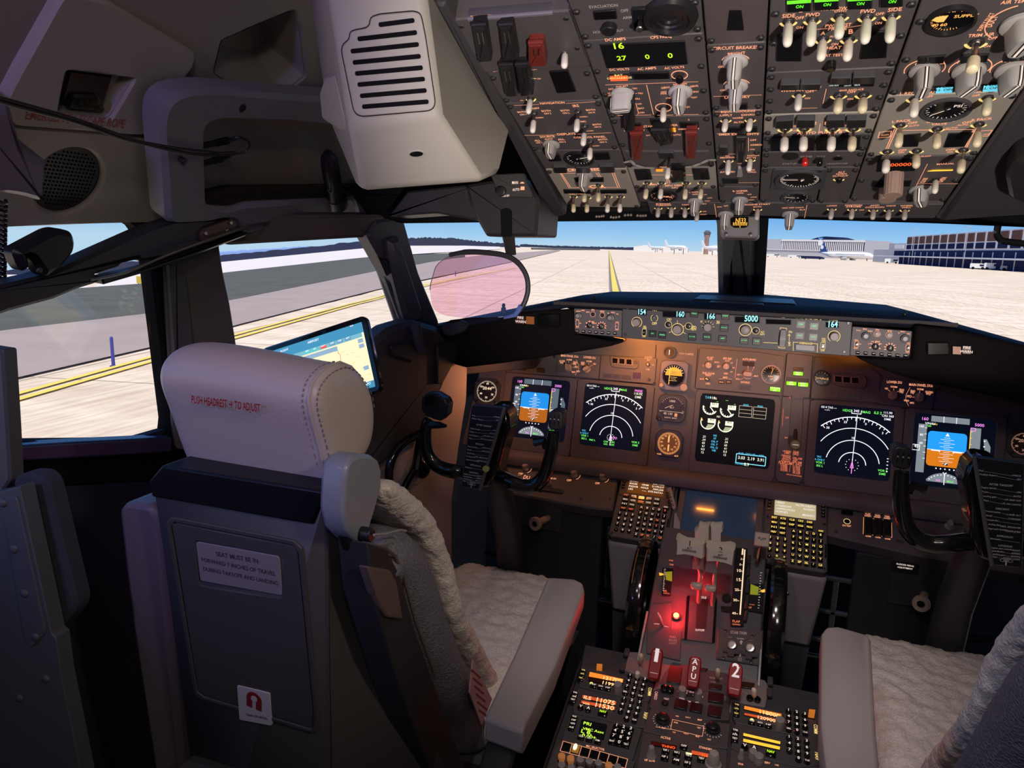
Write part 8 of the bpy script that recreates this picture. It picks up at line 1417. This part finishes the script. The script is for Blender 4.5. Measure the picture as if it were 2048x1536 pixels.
# ================================================================ control yokes
yk=mat('yoke_black',(.008,.008,.009),.16,clear=.6)
def yoke(s,lb):
    k_=K(4.2667,740,700);Yq=-.575;A=lambda x,y,dY=0: (lambda p: V((p.x if s < 0 else -p.x,p.y,p.z)))(aY(*k_((x,y))[0],Yq+dY))
    t=thing('control_yoke',lb,'yoke',A(980,1100)-V((0,0,.2)))
    P=smooth([A(*q) for q in ((500,600),(478,660),(472,760),(490,870),(540,960),(620,1010),(740,1040),(900,1055,.02),(1080,1075,.02),(1200,1130),(1310,1165),(1410,1150),(1480,1080),(1525,960),(1555,820),(1570,700))],4)
    b=MB();n_=len(P);b.tube(P,[.0115+.004*sin(pi*i/n_) for i in range(n_)],yk,14,flat=(1,.85));b.build('horns',t)
    b=MB();hd=[A(*q) for q in ((440,410),(470,372),(560,372),(640,420),(664,470),(650,560),(600,608),(540,590),(470,560),(436,500))];b.loft([[p+V((0,.03,0)) for p in hd],hd],black);g_=b.build('outboard_switch_head',t,bevel=.0025)
    b=MB();w_=[A(*q,-.001) for q in ((475,400),(540,395),(535,470),(470,480))];b.loft([w_,[p+V((0,-.002,0)) for p in w_]],gloss);b.build('trim_switch',g_)
    b=MB();b.tube([A(500,640),A(590,640,-.01),A(650,648,-.015)],[.008,.007,.003],black,10);b.build('thumb_button',t)
    b=MB();hd=[A(*q) for q in ((1515,560),(1530,530),(1570,518),(1620,522),(1645,545),(1640,650),(1620,680),(1560,685),(1520,665))];b.loft([[p+V((0,.035,0)) for p in hd],hd],mat('yoke_satin',(.016,.016,.018),.4));g_=b.build('inboard_switch_head',t,bevel=.003)
    F_=Fr(A(1575,600,-.0005),(1,0,0),(0,0,1));F_.n=F_.n if F_.n.y < 0 else -F_.n;sz=.0042
    for i in (-1,0,1): b=MB();b.box(F_,i*sz*1.9-.0008,i*sz*1.9+.0008,-.009,.009,0,.0006,matte);b.prism(F_,[(i*sz*1.9-.0016,.001),(i*sz*1.9+.0016,.001),(i*sz*1.9,.0042)],.0006,.0012,mat('flight_no_white',(.35,.35,.36),.5));b.build('number_slider',g_)
    b=MB();b.tube([A(1400,790),A(1480,775),A(1500,840)],[.008,.008,.006],yk,8);b.build('inner_hook',t)
    # hub and checklist holder
    hu=[A(*q) for q in ((1010,480),(1130,480),(1180,560),(1190,680),(1130,860),(1090,1040),(1010,1180),(900,1180),(880,1000))];b=MB();b.loft([[p+V((0,.06,.0)) for p in hu],hu],yk);b.build('hub',t,bevel=.006)
    q4_=((868,470),(1150,490),(940,1195),(776,1165));C4=[A(*q,-.02) for q in q4_]
    if s > 0: C4=[C4[1],C4[0],C4[3],C4[2]]
    BF_=Fr(C4[3],C4[2]-C4[3],C4[0]-C4[3]);BF_.n=BF_.n if BF_.n.dot(CAM-C4[0]) > 0 else -BF_.n;L4=[((p-BF_.o).dot(BF_.x),(p-BF_.o).dot(BF_.y)) for p in C4]
    b=MB();b.prism(BF_,rpoly(L4,.004),-.012,0,mat('board_black',(.009,.010,.014),.4),.0015);bd_=b.build('checklist_board',t);b=MB();b.line(BF_,offs(rpoly(L4,.004)[::-1],.0005),.0009,mat('board_rim',(.10,.10,.11),.35),.0003,True)
    b.tube([BF_.P(*L4[1 if s < 0 else 0],.002),BF_.P(*L4[2 if s < 0 else 3],.002)],.0032,mat('board_rim',(.10,.10,.11),.35),8);b.build('board_rim',bd_)
    b=MB();iw=mat('checklist_ink',(.62,.62,.66),.6)
    bil=lambda u,v: (L4[3][0]*(1-u)*(1-v)+L4[2][0]*u*(1-v)+L4[0][0]*(1-u)*v+L4[1][0]*u*v,L4[3][1]*(1-u)*(1-v)+L4[2][1]*u*(1-v)+L4[0][1]*(1-u)*v+L4[1][1]*u*v)
    rows=[(.90,'Fuel','CHECK'),(.865,'Position Report','SET'),(.79,None,'AFTER TAKEOFF'),(.745,'Engine bleeds','ON'),(.705,'Packs','AUTO'),(.665,'Landing gear','UP AND OFF'),(.625,'Flaps','UP, NO LIGHTS'),(.565,None,'DESCENT'),(.525,'Pressurization','LAND ALT'),(.485,'Recall','CHECKED'),(.445,'Autobrake',''),(.405,'Landing data','VREF, MINIMUMS'),(.365,'Approach briefing','COMPLETED'),(.305,None,'APPROACH'),(.27,'Altimeters',''),(.215,None,'LANDING'),(.185,'Engine start switches','CONT'),(.155,'Speedbrake','ARMED'),(.125,'Landing gear','DOWN'),(.10,'Flaps','GREEN LIGHT')]
    for v,l,r in rows:
        a=bil(.06,v-.02);c_=bil(.94,v-.02);sz=.0026
        if l: b.text(BF_,l,*a,sz,iw,.0004,'l');b.text(BF_,r,c_[0],c_[1],sz,iw,.0004,'r') if r else None;b.line(BF_,[(a[0]+len(l)*sz*.62,a[1]-sz*.4),(c_[0]-len(r)*sz*.72-.001,c_[1]-sz*.4)],.0003,iw,.0004)
        else: q=bil(.5,v-.02);b.text(BF_,r,*q,sz*1.15,iw,.0004)
    q=bil(.5,.055);[b.line(BF_,[(q[0]+dx+.0035*cos(R_(a)),q[1]+.0022*sin(R_(a))) for a in range(0,361,30)],.0007,iw,.0004) for dx in (-.005,0,.005)];b.line(BF_,[q,(q[0],q[1]-.007)],.002,iw,.0004);b.build('checklist_print',bd_,smooth=False)
    if s < 0: b=MB();b.cyl(BF_,*bil(1.0,.27),.0065,0,.007,mat('dot_pale_yellow',(.45,.45,.12),.5),16,.001);b.build('yellow_marker',bd_)
    cm=mat('column_grey',(.045,.044,.052),.5);b=MB();x=s*.435;b.tube([V((x,-.52,1.00)),V((x*1.01,-.48,.94)),V((x*1.06,-.34,.78)),V((x*1.10,-.24,.60)),V((x*1.12,-.20,.0))],[.026,.029,.032,.036,.040],cm,20);b.build('control_column',t)
    return t
yoke(-1,'captain control yoke with a black checklist board and a pale yellow marker');yoke(1,'first officer control yoke cut by the right edge of the photo')
# ================================================================ head-up display
HP=Fr(aY(1000,420,-.52),(1,0,0),(0,0,1));HP.n=HP.n if HP.n.y < 0 else -HP.n
t=thing('head_up_projector','black head-up display projector box hanging left of the overhead panel','projector',HP.o);pb_=mat('projector_black',(.022,.021,.023),.45)
b=MB();b.prism(HP,rpoly(Q(HP,[(930,370),(975,362),(1050,356),(1078,398),(1073,473),(972,473),(956,445),(942,412)]),.006),-.14,0,pb_,.006);b.prism(HP,rpoly(Q(HP,[(800,380),(940,365),(950,420),(940,440),(860,425),(760,432)]),.004),-.12,-.03,pb_,.004);b.build('housing',t)
b=MB();b.prism(HP,rpoly(Q(HP,[(984,350),(1050,347),(1068,388),(1066,396),(1002,395)]),.003),0,.010,mat('projector_plate',(.04,.038,.04),.5),.002);b.build('control_plate',t);H2=Fr(HP.P(0,0,.010),HP.x,HP.y);H2.n=HP.n
knob(t,H2,1004,383,.0095,0,.010,black,False,'round','rotary_knob');leg(t,H2,[('MAN',1024,368,1036,368),('AUTO',1025,382,1039,381),('HUD SET',1004,394,1019,393)],legendw,h=.001)
b=MB();b.prism(H2,Q(H2,[(1040,367),(1049,367),(1047,364),(1043,364)]),0,.001,legend);b.prism(H2,Q(H2,[(1041,380),(1049,380),(1049,373),(1042,373)]),0,.001,legend);b.build('mode_marks',t)
b=MB();b.prism(HP,rpoly(Q(HP,[(1001,420),(1012,415),(1024,420),(1024,474),(1003,474)]),.004),0,.001,matte);b.build('arm_slot',t)
t=thing('head_up_combiner','pink-tinted head-up combiner glass on a curved black arm in front of the windshield','display glass',aY(955,570,-.46))
pk=bpy.data.materials.new('pink_glass');pk.use_nodes=True;n=pk.node_tree;n.nodes.clear();o=n.nodes.new('ShaderNodeOutputMaterial');mx=n.nodes.new('ShaderNodeMixShader');tr=n.nodes.new('ShaderNodeBsdfTransparent');tr.inputs[0].default_value=(.97,.80,.87,1);gl=n.nodes.new('ShaderNodeBsdfGlossy');gl.inputs[0].default_value=(1,.75,.85,1);gl.inputs['Roughness'].default_value=.03;mx.inputs[0].default_value=.06
n.links.new(tr.outputs[0],mx.inputs[1]);n.links.new(gl.outputs[0],mx.inputs[2]);n.links.new(mx.outputs[0],o.inputs[0])
CG=Fr(aY(955,570,-.46),(1,0,0),(0,.10,1));CG.n=CG.n if CG.n.y < 0 else -CG.n;gp_=rpoly(Q(CG,[(866,618),(859,575),(872,530),(900,510),(1000,507),(1040,520),(1056,555),(1050,600),(1038,622),(1008,634),(925,636),(885,630)]),.012,4)
b=MB();b.prism(CG,gp_,-.0022,.0022,pk);b.build('combiner_glass',t,smooth=False);b=MB();b.tube([CG.P(*p) for p in gp_[6:]+gp_[:2]][:44],.0009,mat('glass_edge',(.35,.38,.5),.2),5);b.build('glass_edge',t)
b=MB();b.tube(smooth([CG.px(x,y,.004) for x,y in ((899,510),(930,504),(970,505),(1010,511),(1035,525),(1052,550),(1056,578),(1050,603),(1041,618))]),[.0045]*4+[.0055]*29,pb_,8,flat=(.8,1));b.build('rim_arm',t);b=MB();b.tube([aY(1010,420,-.51),aY(1014,455,-.50),CG.px(1022,508,.004)],[.015,.014,.011],pb_,10,flat=(1,.35));b.build('hanger_arm',t);b=MB();b.tube([CG.px(1043,612,.004),CG.px(1030,630,.004),CG.px(1008,636,.004)],[.006,.005,.0025],mat('catch_blue',(.10,.16,.42),.3),8);b.build('blue_catch',t)
# ================================================================ tablet
ta,tb_,tc_=CAM+ray(520,698)*1.30,CAM+ray(731,629)*1.24,CAM+ray(775,778)*1.22
TF_=Fr(ta,tb_-ta,tb_-tc_);TF_.n=TF_.n if TF_.n.dot(CAM-ta) > 0 else -TF_.n;w_=(tb_-ta).length;h_=(tc_-tb_).length
t=thing('tablet','tablet showing a pale yellow airport map, propped behind the captain headrest','tablet',tc_);b=MB();b.prism(TF_,rrect(0,w_,-h_,0,.012,5),-.010,0,gloss,.003);b.build('case',t)
G_=Fr(TF_.P(.0105,-h_+.0105,0),TF_.x,TF_.y);G_.n=TF_.n;d=Dr(G_,w_-.021,h_-.021);d.rect('screen',0,0,1,1,em('map_cream',(.98,.88,.55),1.05),.0003,.004);tb1=em('map_blue',(.06,.30,.50),1.0);d.rect('toolbar',0,0,1,.155,tb1,.0005);d.rect('toolbar',0,.90,1,1,tb1,.0005);d.rect('toolbar',.22,.155,.98,.22,em('map_teal',(.20,.50,.60),1),.0005);d.rect('toolbar',0,.155,.22,.9,em('map_pale_blue',(.45,.62,.66),1),.0004);d.rect('toolbar',.38,.24,.72,.31,em('map_slate',(.30,.45,.60),1),.0006)
for x,m_,s_ in ((.42,(.1,.6,.6),'ON'),(.50,(.1,.6,.6),'ILS'),(.59,(.8,.10,.08),'RWY'),(.68,(.15,.35,.5),'ARR'),(.76,(.15,.35,.5),'DEP'),(.84,(.15,.35,.5),'APT')): d.rect('tab_buttons',x-.03,.165,x+.03,.21,em('tab%d' % int(x*100),m_,1),.0007);d.text('tab_buttons',s_,x,.172,.026,wh,z=.0009)
d.text('toolbar','AIRPORT',.5,.05,.035,wh);d.text('toolbar','9:41',.90,.01,.025,wh);d.text('toolbar','<  FLIGHT',.18,.05,.032,wh);d.text('toolbar','MAP  LAYERS  INFO',.84,.93,.035,wh)
random.seed(5)
for i in range(60): x=random.uniform(.25,.95);y=random.uniform(.33,.88);d.line('map_marks',[(x,y),(x+random.uniform(.01,.04),y+random.uniform(-.01,.01))],em('map_tan',(.70,.58,.30),1),.004)
d.line('map_marks',[(.72,.34),(.735,.40),(.72,.55)],em('map_red',(.8,.2,.1),1),.005);d.line('map_marks',[(.69,.31),(.72,.31),(.72,.36)],em('map_green',(.1,.55,.4),1),.005)
for y in (.24,.32,.66): d.rect('zoom_buttons',.93,y,.98,y+.06,em('map_slate',(.30,.45,.60),1),.0008)
d.done(t);b=MB();b.tube([(ta+tb_)/2+TF_.n*-.02-TF_.y*.10,V((-.72,-.62,1.16)),V((-.80,-.50,1.10))],.008,black,8);b.build('mount_arm',t)
# ================================================================ left sidewall, tiller, foreground panels
swm=mat('sidewall_tan',(.34,.28,.25),.6,bump=(900,.2,.0004));SW=Fr((-.66,-.20,.9),(-.14,-.40,0),(0,0,1));SW.n=SW.n if SW.n.dot(CAM-SW.o) > 0 else -SW.n
t=thing('sidewall_panel','tan plastic sidewall panel beside the captain yoke, lit orange along its edge','panel',SW.px(850,1150));b=MB();b.prism(SW,rpoly(Q(SW,[(925,718),(936,735),(934,800),(918,900),(905,1000),(905,1140),(900,1300),(700,1300),(700,980),(820,900),(870,800),(895,735)]),.006),-.03,0,swm,.004);b.build('molded_panel',t)
b=MB();b.prism(SW,rpoly(Q(SW,[(838,1052),(856,1050),(866,1062),(852,1076),(836,1066)],.004),.002),0,.004,black,.001);b.lpx(SW,[(842,1058),(852,1056),(850,1066),(843,1068)],.0016,legendy,.0045);b.build('lit_jack',t)
dsm=mat('coaming_charcoal',(.040,.038,.045),.6,bump=(800,.25,.0005));S5=Fr(SW.P(0,0,.025),SW.x,SW.y);S5.n=SW.n
b=MB();b.prism(S5,rpoly(Q(S5,[(690,720),(740,690),(780,655),(830,640),(880,655),(905,690),(897,725),(888,770),(880,800),(858,850),(800,905),(742,950),(690,985)]),.010),-.05,0,dsm,.012);b.prism(S5,rpoly(Q(S5,[(868,690),(900,680),(915,700),(880,765),(868,768)]),.004),0,.012,mat('flap_black',(.018,.017,.02),.6),.003);b.build('side_coaming',label='dark charcoal side coaming under the middle window beside the tablet',cat='panel')
t=thing('window_crank','dark window crank handle at the front lower corner of the middle side window','handle',S5.px(830,700));b=MB();b.tube([S5.px(830,648,.012),S5.px(836,680,.016),S5.px(842,700,.012)],[.013,.012,.014],dsm,12);b.build('lever',t);b=MB();b.prism(S5,rpoly(Q(S5,[(780,692),(822,682),(836,706),(822,726),(785,712)],.01),.006),0,.014,pb_,.005);b.build('base',t)
b=MB();f=HP and Fr(aY(905,665,-.27),(1,0,0),(0,0,1));f.n=f.n if f.n.y < 0 else -f.n;b.prism(f,rpoly(Q(f,[(884,650),(925,640),(942,648),(930,664),(905,672),(890,668)]),.004),0,.012,mat('flap_black',(.018,.017,.02),.6),.003);b.build('map_light',label='small black map light on the left end of the hood',cat='lamp')
t=thing('steering_tiller','glossy black curved steering tiller beside the captain yoke','tiller',SW.px(815,1000));b=MB();b.tube(smooth([SW.px(x,y,.045) for x,y in ((843,866),(815,880),(792,902),(779,935),(779,970),(790,998),(800,992),(812,968),(828,940))]),[.010]*17+[.0085]*16,gloss,12);b.build('wheel_grip',t)
b=MB();b.cyl(SW,*SW.uv(832,935,.0),.022,0,.030,gloss,24,.003);b.cyl(SW,*SW.uv(832,940,.0),.036,0,.004,swm,30,.001);b.tube([SW.px(832,935,.03),SW.px(843,868,.045)],[.012,.010],gloss,10);b.build('tiller_hub',t)
# left foreground bulkhead and jump seat flap
BK=Fr(aY(100,1200,-1.28),(1,.12,0),(0,0,1));BK.n=BK.n if BK.n.dot(CAM-BK.o) > 0 else -BK.n;bkm=mat('bulkhead_blue_grey',(.082,.085,.098),.5,bump=(1200,.25,.0004),noise_=(6,.06))
t=thing('bulkhead_panel','blue-grey riveted bulkhead panel at the left edge in the foreground','panel',BK.px(80,1500));b=MB();b.prism(BK,rpoly(Q(BK,[(-30,990),(0,984),(39,973),(103,1268),(112,1275),(122,1350),(165,1560),(190,1800),(-30,1800)]),.002),-.02,0,bkm,.001)
b.prism(BK,rpoly(Q(BK,[(5,1000),(36,990),(95,1262),(66,1296),(52,1280)]),.006),0,.0025,bkm,.0015);b.build('panel_skin',t)
for x,y in ((6,1006),(28,1098),(49,1187),(71,1274),(92,1358),(39,1396)): b=MB();b.ball(BK.px(x,y,.0025 if y < 1300 else 0),.0055,bkm,12,5,(1,1,.55),True,BK);b.build('rivet',t)
b=MB();B2=Fr(BK.P(0,0,-.03),BK.x,BK.y);B2.n=BK.n;b.prism(B2,rpoly(Q(B2,[(20,960),(40,948),(76,950),(92,968),(150,1205),(146,1225),(108,1272),(60,1272)]),.008),-.025,0,mat('flap_velour',(.035,.038,.055),.95),.006);b.build('padded_flap',label='dark padded flap standing just behind the riveted bulkhead panel',cat='pad')
b=MB();B3=Fr(BK.P(0,0,-.05),BK.x,BK.y);B3.n=BK.n;b.prism(B3,rpoly(Q(B3,[(-60,690),(4,700),(14,850),(20,960),(0,990),(-60,990)]),.003),-.02,0,bkm,.003);b.build('door_post',label='blue-grey door post at the far left edge below the side window',cat='post')
# sill under the rear side window
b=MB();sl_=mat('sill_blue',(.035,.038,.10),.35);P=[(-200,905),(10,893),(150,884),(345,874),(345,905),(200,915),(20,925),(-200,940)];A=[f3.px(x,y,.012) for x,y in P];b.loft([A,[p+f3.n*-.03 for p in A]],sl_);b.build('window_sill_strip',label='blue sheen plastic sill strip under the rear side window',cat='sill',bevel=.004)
# reading lamp and coiled cord at the far left edge
t=thing('oxygen_mask_hose','violet-grey swivel lamp head with a coiled cord at the upper left edge','lamp',LN.px(20,350,.06));L6=Fr(LN.P(0,0,.05),LN.x,LN.y);L6.n=LN.n;b=MB();b.prism(L6,rpoly(Q(L6,[(-80,215),(8,200),(18,235),(30,280),(45,300),(84,312),(76,396),(40,385),(0,378),(-80,380)]),.008),-.045,.015,mat('lamp_violet_grey',(.15,.13,.19),.4),.008);b.build('lamp_head',t);t.name='swivel_lamp'
b=MB();cp=[]
for i in range(150): a=i*.9;y=400+i*1.35;cp.append(L6.px(2-i*.01,y,.0)+L6.x*(.006*cos(a))+L6.n*(.006*sin(a)))
b.tube(cp,.0024,black,6);b.build('coiled_cord',t)
# right side: ceiling liner edge, assist handle
b=MB();Rr_=[OH.P(CX[5]+.006,-.014,.004),OH.P(CX[5]+.20,-.03,-.02),OH.P(CX[5]+.30,.05,-.05),OH.P(CX[5]+.30,.50,-.05),OH.P(CX[5]+.006,.52,.004)];b.loft([[p+OH.n*-.04 for p in Rr_],Rr_],dsm);b.build('side_fairing',label='dark grey moulded fairing at the upper right beside the overhead panel',cat='panel',bevel=.01)
OP=Fr(OH.P(0,0,.012),OH.x,OH.y);OP.n=OH.n;b=MB();b.prism(OP,rpoly(Q(OP,[(2012,330),(2030,300),(2060,285),(2120,285),(2120,400),(2060,392),(2020,372)]),.006),-.02,.02,pb_,.006);b.build('oxygen_box',label='dark moulded box on the fairing at the upper right edge',cat='box')
b=MB();b.tube(smooth([aY(x,y,-.40) for x,y in ((1996,452),(1994,468),(2002,480),(2020,484),(2060,488),(2120,490))]),.0055,gloss,10);b.build('assist_handle',label='black assist handle in the upper corner of the right windshield',cat='handle')
# rudder pedal boxes, pull knobs, footwell grilles and rails
fm=mat('footwell_dark',(.024,.024,.028),.6)
for s,x,y,lb in ((-1,1070,1048,'cream pull knob on the dark footwell bracket left of the pedestal'),(1,1842,1208,'cream pull knob in the first officer footwell at right')):
    P0=aY(x,y,-.20);t=thing('rudder_adjust_knob',lb,'knob',P0);f=axis(P0,CAM-P0,(0,0,1));f2=axis(P0,V((-.35*s*-1*0-.30,-1,.05)),(0,0,1));b=MB();b.lathe(f2,[(.009,-.060),(.009,-.012),(.017,-.008),(.018,0),(.0165,.003),(.008,.003),(.0078,-.006)],mat('knob_cream_aged',(.42,.33,.24),.5),24);k_=b.build('pull_knob',t);b=MB();b.prism(f2,circ(.0076,16),-.004,.0005,matte);b.build('knob_hole',k_)
    bx0=(-.075,.055) if s < 0 else (-.055,.055);f3_=Fr(P0+V((0,.06,0)),(1,0,0),(0,0,1));f3_.n=V((0,-1,0));b=MB();b.prism(f3_,rrect(*bx0,-.04,.075,.006,2),-.06,0,mat('bracket_grey',(.045,.045,.048),.5),.004);b.prism(f3_,rrect(-.055,.0,.040,.066,.004,2),0,.002,black);b.build('bracket',t);leg(t,Fr(f3_.P(0,0,.002),(1,0,0),(0,0,1)),[],legendw) if False else None
    b=MB();M7=Fr(f3_.P(0,0,.0022),(1,0,0),(0,0,1));M7.n=V((0,-1,0));b.text(M7,'RUDDER PEDAL',-.028,.060,.0035,legendw,.0003);b.text(M7,'ADJUSTMENT',-.028,.053,.0035,legendw,.0003);b.build('lettering',t)
for s,lb in ((-1,'dark footwell panel behind the captain rudder knob'),(1,'dark footwell panel behind the first officer rudder knob')):
    t=thing('footwell_panel',lb,'panel',(s*.42,-.1,0));b=MB();b.box(WF,*((-.50,-.28) if s < 0 else (.31,.50)),-.135,-.11,.0,.78,fm,.004);b.build('kick_plate',t)
    g0=(-.265,.70) if s < 0 else (.245,.66);FG=Fr((g0[0]+(0 if s < 0 else -.02),-.10,g0[1]-.13),(1,0,0),(0,0,1));FG.n=V((0,-1,0));w=.10;b=MB()
    for u in (0,.055,.11): b.box(FG,u-.006,u+.006,0,.16,-.01,0,mat('grille_grey',(.07,.07,.075),.5),.002)
    for v in (0,.075,.16): b.box(FG,-.006,.116,v-.005,v+.005,-.01,0,mat('grille_grey',(.07,.07,.075),.5),.002)
    b.build('air_grille',t);b=MB();b.tube([FG.P(-.02,-.035,.02),FG.P(.13,-.035,.02)],.012,gloss,12);b.build('foot_rail',t)
    b=MB();b.tube([V((s*.60,-.12,.62)),V((s*.50,-.12,.60))],.008,gloss,10);b.build('foot_bar',t)
# hinged tag and white clip on the left keypad, braces
b=MB();F8=Fr(LP.P(0,0,.030),LP.x,LP.y);b.prism(F8,rpoly(Q(F8,[(1334,978),(1342,975),(1352,1014),(1349,1020),(1345,1018)]),.001),0,.002,mat('tag_silver',(.30,.27,.27),.4));b.prism(F8,Q(F8,[(1349,1028),(1352,1026),(1360,1046),(1360,1068),(1346,1070)]),0,.002,mat('tag_silver',(.30,.27,.27),.4));F9=Fr(F8.P(0,0,.0022),LP.x,LP.y);b.tpx(F9,'SPD BRK',1347,1012,1339,982,matte,1,0);b.build('speed_brake_tag',label='slim silver tag lying over the right edge of the left keypad unit',cat='tag')
# floods under the glareshield and floor rail
for x,e_ in ((-.25,.26),(-.05,.03),(.12,.03),(.30,.20)): lamp('hood_flood','AREA',(x,-.13,1.234),e_*4.0,(1,.30,.035),.05,(x,.03,1.165),sy=.01)
lamp('side_flood','AREA',(-.52,-.16,1.12),.25,(1,.38,.18),.03,(-.68,-.12,1.0))
b=MB();b.tube([V((-.97,-1.35,.005)),V((-.60,-.95,.005))],.004,dkgrey,6);b.build('floor_rail',label='thin metal strip on the dark floor left of the captain seat',cat='strip')
GR=dict(edge_line='yellow edge lines of the taxiway',marker_post='edge marker posts on the airfield',treeline='tree lines on the horizon',airliner='parked airliners',service_vehicle='service vehicles on the apron',light_mast='light masts at the navy terminal',hangar='far hangars on the horizon',terminal_building='terminal buildings',headset_plug='headset plugs in the grey bin',clock='panel clocks',primary_flight_display='primary flight displays',navigation_display='navigation displays',hood_clip='small clips on the hood',panel_lamp='small lamps left of the panel knobs',pilot_seat='pilot seats',control_yoke='control yokes',trim_wheel='trim wheels',control_display_unit='keypad units',pedestal_housing='keypad housings',communication_radio='communication radios',navigation_radio='navigation radios',efis_control_panel='display control panels',warning_light_cluster='warning light clusters',annunciator_panel='annunciator panels',display_selector_panel='display selector panels',rudder_adjust_knob='rudder pull knobs',footwell_panel='footwell panels')
for o_ in COL.objects:
    if o_.parent is None and o_.name.split('.')[0] in GR and 'label' in o_: o_['group']=GR[o_.name.split('.')[0]]
    if '_wo' in o_: del o_['_wo']
